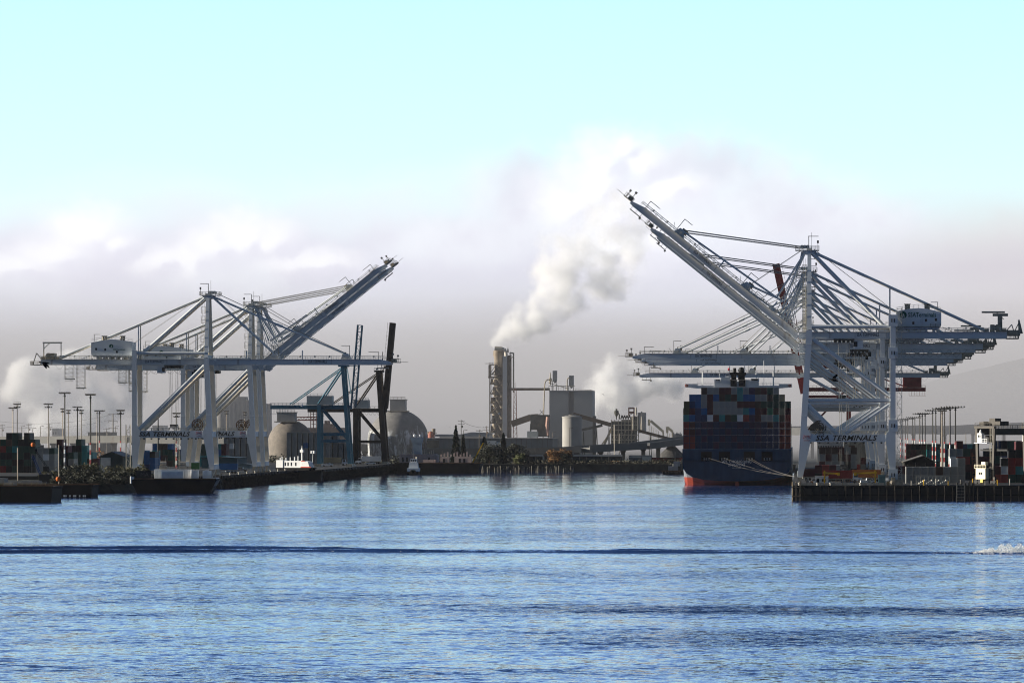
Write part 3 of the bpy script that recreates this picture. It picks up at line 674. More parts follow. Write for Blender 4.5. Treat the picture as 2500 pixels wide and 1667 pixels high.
    for y in (6.5, 9.5): mb.tube(P(um - 1.5, y, AP + .8), P(-31.5, y, H + 7.5), .055, n=5)
    part('boom_hoist_rope', mb, M_ROPE)
    return root
ZQ = 5.0
# left terminal: one boom lowered, two raised
gantry_crane('gantry_crane', (-231.8, 1929, ZQ), 1, 'white gantry crane at left with lowered boom, nearest of the left three', cages=True, trolley=-16.0, hang=26.0)
c2 = gantry_crane('gantry_crane', (-231.8, 2080, ZQ), 1, 'middle white gantry crane of the left three, boom raised', cages=True, theta=39.0, trolley=-23.0, hang=30.0)
c3 = copy_tree(c2); c3.location = (-231.8, 2112, ZQ); tag(c3, 'farthest white gantry crane of the left three, raised boom just behind its neighbour')
# right terminal
RK = dict(H=49.3, AP=76.8, UB=52.0, PB=(14.2, 16.6), kbrace=True, um=-3.1, reach=70.9, stair=True, reelx=-6.4)
r1 = gantry_crane('gantry_crane', (-0.94, 1611, ZQ), -1, 'nearest white gantry crane on the right, highest raised boom and machine house reading SSATerminals', theta=39.0, trolley=-14.5, hang=44.0, **RK)
r2 = gantry_crane('gantry_crane', (-0.94, 1826, ZQ), -1, 'second white gantry crane on the right, raised boom just below the nearest one', theta=39.0, trolley=-22.0, hang=22.0, **RK)
r3 = copy_tree(r2); r3.location = (-0.94, 1905, ZQ); tag(r3, 'third white gantry crane on the right, raised boom lowest and farthest of the three raised')
r4 = gantry_crane('gantry_crane', (-0.94, 2069, ZQ), -1, 'white gantry crane with lowered boom over the ship, uppermost of the lowered booms', theta=0.0, trolley=-18.0, hang=18.0, **RK)
r5 = copy_tree(r4); r5.location = (-0.94, 2182, ZQ); tag(r5, 'white gantry crane with lowered boom over the ship, between two other lowered booms')
r6 = copy_tree(r4); r6.location = (-0.94, 2281, ZQ); tag(r6, 'white gantry crane whose lowered boom lies directly under two matching booms above the ship')
RL = dict(RK); RL.update(H=45.0, AP=70.0, UB=47.6, reach=79.0)
r7 = gantry_crane('gantry_crane', (-0.94, 2400, ZQ), -1, 'farthest white gantry crane, lowest boom passing behind the ship funnel', theta=0.0, trolley=-20.0, hang=18.0, **RL)
# ------------------------------------------------------------------ container boxes
CC = {'navy blue': (0.016, 0.035, 0.11), 'blue': (0.012, 0.10, 0.27), 'teal': (0.035, 0.22, 0.23), 'dark green': (0.02, 0.06, 0.045), 'green': (0.03, 0.16, 0.09),
      'maroon': (0.085, 0.022, 0.026), 'brown': (0.075, 0.045, 0.035), 'grey': (0.27, 0.27, 0.26), 'white': (0.62, 0.63, 0.63), 'red': (0.24, 0.035, 0.03),
      'tan': (0.32, 0.27, 0.17), 'orange': (0.35, 0.12, 0.03), 'black': (0.02, 0.02, 0.022), 'purple': (0.05, 0.025, 0.075), 'olive': (0.10, 0.09, 0.04)}
BOXM = {}
def box_mesh(colour, hgt=2.8, ln=12.2):
    key = (colour, hgt, ln)
    if key in BOXM: return BOXM[key]
    m = mat('container_' + colour.replace(' ', '_'), CC[colour], 0.5, 0.12, 0.25, dirt=0.18, dirtcol=tuple(c * .45 + .012 for c in CC[colour]), streak=True)
    mb = MB(); w = 1.20; f = .16
    # corner posts and rails, end doors set in a little, corrugated sides
    for x in (-w + f / 2, w - f / 2):
        for y in (f / 2, ln - f / 2): mb.box(x - f / 2, x + f / 2, y - f / 2, y + f / 2, 0, hgt)
    for z in (f / 2, hgt - f / 2):
        for y in (f / 2, ln - f / 2): mb.box(-w + f, w - f, y - f / 2, y + f / 2, z - f / 2, z + f / 2)
        for x in (-w + f / 2, w - f / 2): mb.box(x - f / 2, x + f / 2, f, ln - f, z - f / 2, z + f / 2)
    n = 24; pts = []
    for k in range(n + 1):
        y = f + (ln - 2 * f) * k / n; pts.append((w - (.03 if k % 2 else .10), y))
    pts = [(w - .1, .09)] + pts + [(w - .1, ln - .09)]
    ring = pts + [(-x, y) for x, y in pts[::-1]]
    mb.slab(ring, .05, hgt - .04)
    for x in (-.8, -.28, .28, .8): mb.box(x - .035, x + .035, .02, .085, .2, hgt - .2)
    mb.box(-.012, .012, .04, .088, .16, hgt - .16)
    me = mb.mesh('shipping_container', m); BOXM[key] = me; return me
BOXES = []
def container(colour, loc, label, group, rz=0.0, hgt=2.8, ln=12.2): BOXES.append((colour, loc, label, group, rz, hgt, ln))
def place_containers(limit=298):
    # the nearest boxes are objects of their own; the farther ones, beyond the limit, one object
    BOXES.sort(key=lambda q: q[1][1] + (4000 if q[1][0] > 150 else 0)); rest = {}
    for q in BOXES[:limit]: one_container(*q)
    mats_ = []; mb = MB()
    for colour, loc, label, group, rz, hgt, ln in BOXES[limit:]:
        me = box_mesh(colour, hgt, ln); m = me.materials[0]
        if m not in mats_: mats_.append(m)
        mb.add([(v.co.x + loc[0], v.co.y + loc[1], v.co.z + loc[2]) for v in me.vertices], [tuple(p.vertices) for p in me.polygons], mats_.index(m))
    o = mb.build('distant_containers', mats_); tag(o, 'mixed rows of stacked shipping containers far back in both terminal yards', 'shipping containers', kind='stuff')
def one_container(colour, loc, label, group, rz=0.0, hgt=2.8, ln=12.2):
    o = bpy.data.objects.new('shipping_container', box_mesh(colour, hgt, ln)); COL.objects.link(o); o.location = loc; o.rotation_euler = (0, 0, rz)
    return tag(o, label, 'shipping container', group)
ORD = ['first', 'second', 'third', 'fourth', 'fifth', 'sixth', 'seventh', 'eighth', 'ninth', 'tenth', 'eleventh', 'twelfth', 'thirteenth', 'fourteenth', 'fifteenth', 'sixteenth', 'seventeenth', 'eighteenth', 'nineteenth', 'twentieth']
# ------------------------------------------------------------------ container ship, stern on
SX, SY = -27.5, 2051.0
def sz(py, s=5.85): return 23 - (py - 1050) / s
ship = empty('container_ship', (SX, SY, 0), 'large dark blue container ship moored stern first, stacked high with boxes', 'ship')
mh = bpy.data.materials.new('ship_hull_paint_sunlit_side'); mh.use_nodes = True; g = NB(mh.node_tree); p = mh.node_tree.nodes['Principled BSDF']
tcn = g.n('ShaderNodeTexCoord').outputs['Object']; hx, hy, hzz = g.sep(tcn)
nzh = g.noise(g.xyz(g.m('MULTIPLY', hx, 1.0), hy, g.m('MULTIPLY', hzz, 0.3)), 0.5, 5, 0.6)
hb = g.mix(g.sm(nzh, .35, .7), (0.006, 0.026, 0.064, 1), (0.010, 0.036, 0.082, 1))
hr = g.mix(g.sm(nzh, .4, .65), (0.34, 0.06, 0.026, 1), (0.22, 0.038, 0.02, 1))
hw = g.mix(g.sm(nzh, .4, .65), (0.22, 0.24, 0.26, 1), (0.12, 0.14, 0.16, 1))  # grey side band: sunlit look of the blue hull put into the colour
c = g.mix(g.sm(hzz, 3.25, 3.35), hr, g.mix(g.sm(hzz, 6.3, 6.5), hw, hb)); c = g.mix(g.m('GREATER_THAN', hy, .02), hb, c)
g.put(p.inputs['Base Color'], c); p.inputs['Roughness'].default_value = 0.5; p.inputs['Specular IOR Level'].default_value = 0.15
B_ = 22.75
secs = []   # (y, half breadth, keel z, bilge radius factor)
for y, bb, kz in ((0, B_, 1.7), (6, B_, 1.2), (14, B_, .2), (26, B_, -3), (45, B_, -8), (70, B_, -10), (250, B_, -10), (285, 18.5, -10), (310, 9.5, -9.5), (328, .8, -8)):
    half = [(0, kz), (.35 * bb, kz + .25), (.62 * bb, kz + .7), (.82 * bb, kz + 1.8), (.93 * bb, kz + 3.4), (.98 * bb, kz + 5.2), (bb, kz + 7.4), (bb, max(kz + 7.6, 10.4))]
    secs.append((y, [(-x, z) for x, z in half[::-1]] + half[1:]))
mb = MB(); n = len(secs[0][1])
for y, pts in secs: mb.v += [(x, y, z) for x, z in pts]
for i in range(len(secs) - 1):
    for k in range(n - 1): mb.f.append((i * n + k, i * n + k + 1, (i + 1) * n + k + 1, (i + 1) * n + k)); mb.mi.append(0)
mb.f.append(tuple(range(n))); mb.mi.append(0)
# bulwark sides and deck above z 10.4
for sx_ in (-1, 1): mb.box(*sorted((sx_ * B_, sx_ * (B_ - .5))), .0, 250, 10.4, 15.2)
mb.box(-B_ + .5, B_ - .5, 3.5, 250, 14.6, 15.0)
opens = [(1711.5, 1737.5), (1755, 1782), (1815.6, 1842.7), (1859, 1886)]
ox = [((a - 1799) / 5.85, (b__ - 1799) / 5.85) for a, b__ in opens]
xe = [-B_ + .5] + [v for o_ in ox for v in o_] + [B_ - .5]
for k in range(0, len(xe), 2): mb.box(xe[k], xe[k + 1], 0, .5, 10.4, 14.0)
mb.box(-B_ + .5, B_ - .5, 0, 3.4, 14.0, 15.2)
mb.box(-B_ + .5, B_ - .5, 0, 6, 10.0, 10.38)
mb.build('hull', mh, ship, smooth=False)
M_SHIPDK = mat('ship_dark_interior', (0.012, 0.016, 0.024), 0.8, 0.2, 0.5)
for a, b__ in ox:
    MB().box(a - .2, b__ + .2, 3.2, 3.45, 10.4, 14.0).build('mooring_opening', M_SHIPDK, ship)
for k in range(len(ox)):
    a, b__ = ox[k]; mbx = MB()
    for x in (a + 1.2, (a + b__) / 2, b__ - 1.2): mbx.tube((x, 1.2, 10.4), (x, 1.2, 11.5), .3, n=10)
    mbx.build('bitts', mat('bitts_grey', (0.3, 0.3, 0.3), .6), ship)
M_LETW = mat('white_lettering_paint', (0.62, 0.63, 0.62), 0.6, 0.1, 1.0)
lettering('APL CHONGQING', 1.6, M_LETW, ship, ((1798.5 - 1799) / 5.85, -.04, sz(1127)), width=12.2)
lettering('SINGAPORE', 1.35, M_LETW, ship, ((1798.3 - 1799) / 5.85, -.04, sz(1135)), width=6.9)
lettering('IMO NUMBER', .5, M_LETW, ship, ((1798.7 - 1799) / 5.85, -.04, sz(1141.6)), width=3.6)
mbx = MB(); mbx.box(-.5, .5, 2.5, 8.0, -8, 1.9); mbx.prism([(-.9, -.6), (.9, -.6), (.55, 2.0), (-.55, 2.0)], 1.2, 3.0)
mbx.build('rudder', mat('antifouling_red', (0.45, 0.09, 0.035), .6, .2, .4), ship)
# accommodation block, wings, funnel, mast (92 m forward of the transom)
DB = 92.0; sB = 12000.0 / (SY + DB)
def bx(px_): return (px_ - 1960) / sB - SX
def bz(py_): return 23 - (py_ - 1050) / sB
M_SW = mat('ship_white_paint', (0.72, 0.73, 0.73), 0.5, 0.06, 0.4, dirt=0.08, streak=True)
mb = MB()
mb.box(bx(1744), bx(1852), DB, DB + 14, 15, bz(931)); mb.box(bx(1744), bx(1759), DB - .5, DB + 6, bz(931), bz(926)); mb.box(bx(1760), bx(1783), DB, DB + 8, bz(931), bz(921))
mb.box(bx(1820), bx(1834), DB, DB + 8, bz(931), bz(927)); mb.box(bx(1833), bx(1853), DB - .5, DB + 6, bz(931), bz(924)); mb.box(bx(1770), bx(1781), DB + .5, DB + 5, bz(921), bz(917.5))
ac = mb.build('superstructure', M_SW, ship)
mb = MB()
for a, c_, py0, py1 in ((1748, 1757, 931.5, 934.5), (1834.5, 1850, 930, 934), (1773, 1778, 919, 921)): mb.box(bx(a), bx(c_), DB - .6, DB - .1, bz(py1) + 4.6 * 0, bz(py0) + .0)
mb.xf(Matrix.Translation((0, 0, .9)))
mb.build('bridge_window', M_GLASS, ac)
mb = MB()
for sg in (-1, 1):
    e0, e1 = (1672.5, 1744) if sg < 0 else (1933, 1852)
    o1 = 1703 if sg < 0 else 1902
    mb.prism(sorted([(bx(e0), bz(937)), (bx(e0), bz(945)), (bx(o1), bz(948)), (bx(e1), bz(946)), (bx(e1), bz(941)), (bx(o1), bz(941)), (bx(o1), bz(937))], key=lambda q: 0), DB + .2, DB + 4.5)
    mb.rail((bx(e1), DB + .3, bz(941)), (bx(o1), DB + .3, bz(941)), 1.3, 1.6, .06)
wg = mb.build('bridge_wing', M_SW, ship)
mb = MB()
for q in (1676.5, 1928.5): mb.lathe((0, 0, 0), [(.32, -.1), (.62, -.1), (.62, .1), (.32, .1), (.32, -.1)], 16); mb.v[-16 * 5:] = [tuple(Matrix.Translation((bx(q), DB + .05, bz(941))) @ Matrix.Rotation(R(90), 4, 'X') @ Vector(v_)) for v_ in mb.v[-16 * 5:]]
mb.build('lifebuoy', mat('lifebuoy_orange', (0.6, 0.13, 0.04), .6), wg)
M_FUN = mat('funnel_black', (0.012, 0.013, 0.015), 0.6, 0.2, 0.6)
mb = MB(); mb.box(bx(1783.5), bx(1798.5), DB - 1, DB + 7, bz(943), bz(927.5)); mb.box(bx(1803.5), bx(1819.5), DB - 1, DB + 7, bz(943), bz(927.5))
mb.box(bx(1785), bx(1797), DB, DB + 7, bz(926), bz(914)); mb.box(bx(1802), bx(1818), DB, DB + 7, bz(926), bz(912)); mb.box(bx(1781.5), bx(1821), DB - .5, DB + 7.5, bz(915.5), bz(909))
mb.tube((bx(1793), DB + 3, bz(909)), (bx(1793), DB + 3, bz(898)), .75, n=14); mb.lathe((bx(1810), DB + 3, bz(904)), [(0, -1.4), (1.1, -1.1), (1.5, 0), (1.1, 1.1), (0, 1.5)], 18)
mb.box(bx(1782), bx(1820), DB - .2, DB + 6, bz(927), bz(925.8))
mb.build('funnel', M_FUN, ship, smooth=False)
mb = MB(); mb.frame((bx(1817), DB + 2, bz(909)), (bx(1817), DB + 2, bz(884)), .3, .3); mb.box(bx(1811), bx(1822), DB + 1.8, DB + 2.3, bz(886), bz(884.3))
for q, t0, t1 in ((1715, 943, 908), (1888, 943, 908), (1756, 926, 912), (1847, 926, 914), (1851, 926, 916), (1865, 942, 880)):
    mq = MB(); mq.tube((bx(q), DB + 2, bz(t0)), (bx(q), DB + 2, bz(t1)), .28 if t0 > 940 and q < 1860 or q == 1888 else .12, n=8); mq.build('mast', M_SW, ship)
mb.build('radar_mast', M_SW, ship)
mb = MB(); mb.lathe((bx(1846.5), DB + 2, bz(913)), [(0, -.6), (.5, -.4), (.62, 0), (.5, .4), (0, .62)], 14); mb.build('radome', M_SW, ship)
mb = MB(); mb.frame((bx(1781.5), DB + 1, bz(913)), (bx(1781.5), DB + 1, bz(897)), .1, .1); mb.add([(bx(1781), DB + 1, bz(898)), (bx(1776.5), DB + 1.2, bz(898.6)), (bx(1776.8), DB + .9, bz(905)), (bx(1781), DB + 1, bz(904.6)), (bx(1781), DB + 1.04, bz(898)), (bx(1776.5), DB + 1.24, bz(898.6)), (bx(1776.8), DB + .94, bz(905)), (bx(1781), DB + 1.04, bz(904.6))], [(0, 1, 2, 3), (7, 6, 5, 4), (0, 4, 5, 1), (1, 5, 6, 2), (2, 6, 7, 3), (3, 7, 4, 0)])
mb.build('flag', mat('flag_red', (0.6, 0.03, 0.05), .7), ship)
mb = MB()
for k in range(19): mb.frame((-B_ + .4 + k * 2.505, 2.2, 15.2), (-B_ + .4 + k * 2.505, 2.2, 25.6), .14, .3)
for z in (17.6, 20.6, 23.5, 26.3): mb.box(-B_ + .3, B_ - .3, 1.7, 2.6, z - .18, z)
mb.build('lashing_bridge', mat('lashing_steel_blue', (0.02, 0.03, 0.08), .6), ship)
K = {'n': 'navy blue', 'b': 'blue', 't': 'teal', 'd': 'dark green', 'g': 'green', 'm': 'maroon', 'w': 'white', 'r': 'red', 'y': 'grey', 'o': 'brown', 'a': 'tan', 'p': 'purple', 'l': 'olive'}
tiers = ['rrnnnpnnnpnnnnnnrr', 'rrnpnnpnpnnnpnnnrr', 'rmpnpnnpnnpnpnnnrr', 'rmnppnpnnpnppnmnrr', 'tbnnwmtodwrpmyytor', 'lmnbmyyyyytbmmgoam', 'lnbymyyyymmmoddddd', ' bbymbodotbbyyoda ', '   oyymmytypomdy  ']
TN = ['lowest tier', 'second tier up', 'third tier up', 'fourth tier up', 'fifth tier up', 'sixth tier up', 'third tier from top', 'second tier from top', 'top tier']
for t, row in enumerate(tiers):
    for i, ch in enumerate(row):
        if ch == ' ': continue
        off = .25 if (t >= 6 and i == 0) else 0
        container(K[ch], (SX - 21.3 + i * 2.505 + off, SY + 3.0 + (0 if t > 3 else .3), 15.25 + t * 2.84), f"{K[ch]} box on the ship's stern, {ORD[i]} column from left, {TN[t]}", "containers stacked on the ship's stern")
# mooring ropes to the quay bollards
for k, (ax, ay) in enumerate(((1732, 1118.5), (1767, 1117.4), (1824, 1118), (1833.5, 1118.5))):
    mb = MB(); a = Vector(((ax - 1960) / 5.85, SY, sz(ay))); e = Vector((-2.9, 1832 + k * 1.2, 5.7)); prev = None
    for j in range(17):
        t = j / 16; q = a.lerp(e, t) - Vector((0, 0, 1.0 * math.sin(math.pi * t)))
        if prev is not None: mb.tube(prev, q, .036, n=6)
        prev = q
    o = mb.build('mooring_rope', mat('pale_rope', (0.15, 0.14, 0.125), .9, .2, 2.0))
    tag(o, ['pale mooring rope from the leftmost stern opening of the ship to the quay', 'pale mooring rope from the second stern opening of the ship to the quay', 'pale mooring rope from the left side of the third stern opening', 'pale mooring rope from the right side of the third stern opening'][k], 'rope', 'mooring ropes at the stern')
# ------------------------------------------------------------------ quay faces, fenders, pier piles
def pile_wall(name, p0, p1, z1, n, label):
    p0 = Vector((*p0, 0)); p1 = Vector((*p1, 0)); d = (p1 - p0).normalized(); nrm = Vector((d.y, -d.x, 0))
    mb = MB(); mb.frame(p0 + nrm * .25 + Vector((0, 0, z1 - .5)), p1 + nrm * .25 + Vector((0, 0, z1 - .5)), .46, 1.1); mb.frame(p0 + nrm * .2 + Vector((0, 0, 2.0)), p1 + nrm * .2 + Vector((0, 0, 2.0)), .36, .5)
    root = mb.build(name, M_QUAY); tag(root, label, 'fender wall')
    mb = MB()
    for k in range(n):
        q = p0.lerp(p1, (k + .5) / n) + nrm * .55; mb.tube(q + Vector((0, 0, -3)), q + Vector((0, 0, z1 - .1 - .5 * ((k * 7) % 3))), .22, n=7)
    o = mb.build('fender_pile', mat('weathered_pile', (0.035, 0.030, 0.024), .9, .5, 1.2), root); o['kind'] = 'stuff'
    return root
pile_wall('fender_wall', (-228.9, 1934), (-228.9, 2228), 5.1, 70, 'dark timber fender wall along the left quay below the white cranes')
pile_wall('fender_wall', (-218.9, 2236), (-218.9, 2648), 5.1, 80, 'dark fender wall of the left quay below the blue and brown cranes')
pile_wall('fender_wall', (-3.6, 1597), (120, 1597), 5.1, 46, 'black timber front of the right-hand pier beneath the yellow davits')
MB_ = MB()
mb = MB()
for x in (-3.3, -2.2, -.9): mb.tube((x, 1596.2, -3), (x, 1596.2, 6.2), .26, n=8)
mb.frame((-3.6, 1595.9, 4.6), (-.6, 1595.9, 4.6), .3, .4); mb.frame((-3.6, 1595.9, 1.6), (-.6, 1595.9, 1.6), .3, .4)
o = mb.build('corner_dolphin', mat('sunbleached_pile', (0.22, 0.17, 0.11), .9, .4, 1.0)); tag(o, 'brown corner piles at the left end of the right-hand pier', 'mooring piles')
# dolphin with a ladder in front of the right pier
q = at(2357, 1235, 1588); mb = MB()
for k in range(5):
    for j in (0, 1): mb.tube((q.x - 2.6 + k * 1.3, 1588 + j * 2, -3), (q.x - 2.6 + k * 1.3, 1588 + j * 2, 6.0 + (k % 2) * .6), .32, n=8)
dl = mb.build('ladder_dolphin', M_QUAY); tag(dl, 'dark mooring dolphin with a ladder in front of the right-hand pier', 'dolphin')
mb = MB()
for a in (-2.9, -.3): mb.frame((q.x + a, 1587.2, -.5), (q.x + a, 1587.2, 6.4), .14, .14)
for k in range(14): mb.frame((q.x - 2.9, 1587.2, k * .48), (q.x - .3, 1587.2, k * .48), .07, .07)
mb.build('ladder', M_GEAR, dl)
# ------------------------------------------------------------------ things standing on the right pier
M_YEL = mat('yellow_paint', (0.62, 0.36, 0.02), .5, .15, .6, dirt=.2, dirtcol=(.2, .1, .03))
for k, (px0, px1, py1, lab, fl) in enumerate(((2013, 2047, 1154, 'yellow mooring davit with arm to the right, left one of two on the pier', 1), (2137, 2088, 1153.5, 'long yellow davit with arm to the left, beside the teal cabinet', -1))):
    Y = 1606; x0 = X_(px0, Y); x1 = X_(px1, Y); z1 = Z_(py1, Y); mb = MB()
    mb.frame((x0, Y, 5), (x0, Y, z1 + .8), .5, .5); mb.box(x0 - .45, x0 + .45, Y - .45, Y + .45, 5.0, 5.5)
    dv = mb.build('quay_davit', M_YEL); tag(dv, lab, 'davit', 'yellow davits on the pier')
    mb = MB(); mb.frame((x0 - .5 * fl, Y, z1), (x1, Y, z1 - .25), .5, .65, .4, .45); mb.box(x1 - .45, x1 + .45, Y - .4, Y + .4, z1 - .9, z1 + .1); mb.build('arm', M_YEL, dv)
    mb = MB(); mb.frame((x0, Y, z1 - 1.5), (x0 + (x1 - x0) * .34, Y, z1 - .3), .22, .22); mb.build('brace', M_YEL, dv)
mb = MB(); a = X_(2144, 1608); mb.box(a, a + 2.4, 1608, 1610, 5.0, 8.3); mb.box(a - .1, a + 2.5, 1607.9, 1610.1, 8.3, 8.45); cb = mb.build('cabinet', mat('teal_cabinet', (.10, .19, .21), .5, .1, .6, dirt=.1)); tag(cb, 'teal electrical cabinet at the edge of the right-hand pier', 'cabinet')
mb = MB(); mb.box(a + .25, a + 1.15, 1607.9, 1607.99, 5.3, 8.0); mb.box(a + 1.25, a + 2.15, 1607.9, 1607.99, 5.3, 8.0); mb.build('door', mat('teal_cabinet_door', (.08, .16, .18), .5, .1, .6), cb)
mb = MB(); a = X_(2040, 1604); e = X_(2096, 1604)
for k in range(11): mb.frame((a + (e - a) * k / 10, 1604, 5), (a + (e - a) * k / 10, 1604, 7.0), .09, .09)
for z in (5.6, 6.3, 7.0): mb.frame((a, 1604, z), (e, 1604, z), .09, .09)
o = mb.build('pier_railing', mat('rusty_rail', (.32, .19, .10), .7, .2, .8)); tag(o, 'rusty railing between the two yellow davits on the pier', 'railing')
M_BOLL = mat('pale_bollard', (.45, .42, .36), .7, .3, .8)
for k, px_ in enumerate((1952, 1996, 2028, 2101)):
    x = X_(px_, 1600); mb = MB(); mb.lathe((0, 0, 0), [(0, 0), (.45, 0), (.35, .3), (.3, .6), (.55, .75), (.5, .95), (0, 1.0)], 14)
    o = mb.build('bollard', M_BOLL, None, (x, 1599.5, 5.0), smooth=True); tag(o, ['pale bollard beneath the nearest crane waterside leg', 'pale bollard left of the first yellow davit', 'pale bollard just right of the first yellow davit', 'pale bollard below the second yellow davit arm'][k], 'bollard', 'bollards along the pier edge')
for k, (px_, h_, col) in enumerate(((1971, 2.2, 'grey'), (1982, 1.4, 'orange'), (2024, 1.2, 'white'), (2060, 1.6, 'grey'), (2078, 1.1, 'blue'), (2110, 1.5, 'white'), (2123, 1.9, 'grey'), (2168, 1.3, 'tan'))):
    x = X_(px_, 1612); mb = MB(); mb.lathe((x, 1612, 5), [(0, 0), (.5, 0), (.53, h_ * .33), (.5, h_ * .36), (.53, h_ * .66), (.5, h_ * .7), (.5, h_), (0, h_)], 14)
    o = mb.build('drum', mat('container_' + col, CC[col], .5, .12, .25)); tag(o, f'{col} drum on the pier, {ORD[k]} from the left among the drums', 'drum', 'drums along the pier')
# gantry of pipes and gangway lying in front of the reefer row
Y = 1603; a = X_(2237, Y); e = X_(2318, Y); mb = MB()
for z in (5.5, 7.9): mb.frame((a, Y, z), (e, Y, z), .16, .16); mb.frame((a, Y + 1.6, z), (e, Y + 1.6, z), .16, .16)
for k in range(9):
    x = a + (e - a) * k / 8; mb.frame((x, Y, 5), (x, Y, 7.9), .13, .13); mb.frame((x, Y + 1.6, 5), (x, Y + 1.6, 7.9), .13, .13)
    if k < 8: mb.frame((x, Y, 5.5), (x + (e - a) / 8, Y, 7.9), .09, .09)
gw = mb.build('gangway', M_RAILS); tag(gw, 'low latticed gangway lying on the pier in front of the grey refrigerated boxes', 'gangway')
mb = MB()
for k in range(16):
    x = a + 1 + k * .58; mb.lathe((x, Y - .2, 5.5 + ((k * 5) % 4) * .3), [(0, 0), (.24, 0), (.26, .5), (0, .5)], 8)
mb.build('float_row', mat('white_floats', (.75, .72, .62), .5, .1, 1.0), gw)
# ------------------------------------------------------------------ dark gabled shed
Y = 1752; s_ = F / Y; mb = MB(); xl, xr_ = X_(2208, Y), X_(2283, Y); xm = X_(2255, Y); zr = Z_(1111, Y); zl = Z_(1126, Y)
mb.prism([(xl, 5), (xr_, 5), (xr_, zl - .3), (xm, zr - .3), (xl, zl - .3)], Y, Y + 40)
sh = mb.build('gabled_shed', mat('dark_shed_wall', (.020, .019, .017), .8, .2, .3)); tag(sh, 'dark gabled shed in front of the striped light masts', 'shed')
mb = MB(); mb.frame((xl - .5, Y + 20, zl - .35), (xm, Y + 20, zr - .15), 41, .25, up=(0, 0, 1)); mb.frame((xm, Y + 20, zr - .15), (xr_ + .5, Y + 20, zl - .35), 41, .25); mb.build('roof', mat('shed_roof_metal', (.16, .14, .11), .45, .2, .3), sh)
mb = MB()
for t in (.36, .68): mb.box(xl + (xr_ - xl) * t - .05, xl + (xr_ - xl) * t + .05, Y - .06, Y - .005, 5, 11.5)
mb.build('wall_post', M_GEAR, sh)
# ------------------------------------------------------------------ container rows on the right yard
GY = 'containers in the right-hand yard'
def stack(px0, Y, cols, where, group, hgt=2.8, dx=2.52, z0=5.0):
    """columns of boxes (bottom to top letters) set out to the right from a photo column at a distance"""
    x0 = X_(px0, Y) + 1.22
    for i, colstr in enumerate(cols):
        for t, ch in enumerate(colstr):
            if ch == ' ': continue
            pos = 'bottom' if t == 0 else ('top' if t == len(colstr.rstrip()) - 1 else ORD[t] + ' level')
            container(K[ch], (x0 + i * dx, Y, z0 + t * (hgt + .02)), f'{K[ch]} box, {where}, {ORD[i]} column, {pos}', group, hgt=hgt)
K['k'] = 'black'
stack(2212, 1664, ['yy', 'yy', 'yy', 'yy', 'yo', 'yy', 'yyw', 'yyy'], 'refrigerated row behind the gangway', GY)
stack(2426, 1690, ['rm', 'rwk', 'drrk', 'dtrkm', 'dttrk', 'kttdr'], 'sunlit stack right of the yard gantry', GY)
stack(2446, 1712, ['orw', 'rrro', 'mwrrw', 'kyrkww', 'kkrmrt'], 'rear stack right of the yard gantry', GY)
stack(2410, 1830, ['kkkk', 'kkdkn', 'kknkk', 'kmkkd', 'kkkkd', 'kdkkr'], 'black stack beyond the yard gantry', GY)
stack(2318, 1790, ['rrwy', 'wmrym', 'kmrd', 'kmko', 'kkm', 'dkmk'], 'mixed stack left of the yard gantry', GY)
stack(2262, 2420, ['dttd', 'tddt', 'dttd', 'ddnt', 'dtnd', 'ntdd', 'ndtd', 'ddtn', 'nddt', 'dndd'], 'dark teal wall of boxes behind', GY)
stack(2212, 2425, ['mmom', 'ommk', 'mmok', 'omom', 'mmom'], 'brown wall behind the gabled shed', GY)
stack(2000, 1960, ['omyo', 'kymo', 'yyyo', 'yyom', 'dkmy', 'kyyo'], 'rows seen under the portal beam', GY)
stack(1990, 1740, ['km', 'mr', 'km', 'ky'], 'red boxes between the crane legs', GY)
stack(2176, 1700, ['yo', 'ym'], 'low pair beside the gabled shed', GY)
stack(2060, 2200, ['yywyy', 'yyyoy', 'ryyyy', 'ymyyy', 'yyyym', 'ykyyo', 'royyy'], 'pale wall under the far cranes', GY)
# ------------------------------------------------------------------ rubber-tyred yard gantry, turned to the sun
Y = 1655; q = at(2388, 1175, Y); M_RTG = mat('yard_gantry_dark', (.055, .047, .036), .55, .2, .3, dirt=.2)
rt = empty('yard_gantry', (q.x, Y, 5.0), 'tall dark yard gantry with lit cream equipment box at the right edge', 'crane', rz=R(-44))
WBX, SPY, HT = 6.6, 24.0, 18.6
for sy in (0, SPY):
    for sx_ in (0, WBX):
        mb = MB(); tx = .55 if sx_ == 0 else -.75
        mb.frame((sx_, sy, 1.6), (sx_ - tx * (1 if sx_ == 0 else 1), sy, HT), .95, .75, up=(0, 1, 0)); mb.build('leg', M_RTG, rt)
        mb = MB()
        for k in (-.8, .8): mb.tube((sx_ + k, sy - .35, .75), (sx_ + k, sy + .35, .75), .75, n=14)
        mb.build('wheel', M_FUN, rt)
    mb = MB(); mb.box(-1.2, WBX + 1.2, sy - .4, sy + .4, 1.45, 2.3); mb.build('sill_beam', M_RTG, rt)
    mb = MB(); mb.box(-1.4, WBX + 1.0, sy - .45, sy + .45, HT, HT + .8); mb.rail((-1.4, sy, HT + .8), (WBX + 1.0, sy, HT + .8)); mb.build('end_beam', M_RTG, rt)
for sx_ in (-.4, WBX + .4):
    mb = MB(); mb.box(sx_ - .45, sx_ + .45, -.5, SPY + .5, HT - 2.2, HT - .02); mb.rail((sx_, 0, HT + .0), (sx_, SPY, HT + .0)); mb.build('girder', M_RTG, rt)
M_CREAMB = mat('cream_box_paint', (.78, .72, .52), .5, .06, .5, dirt=.05)
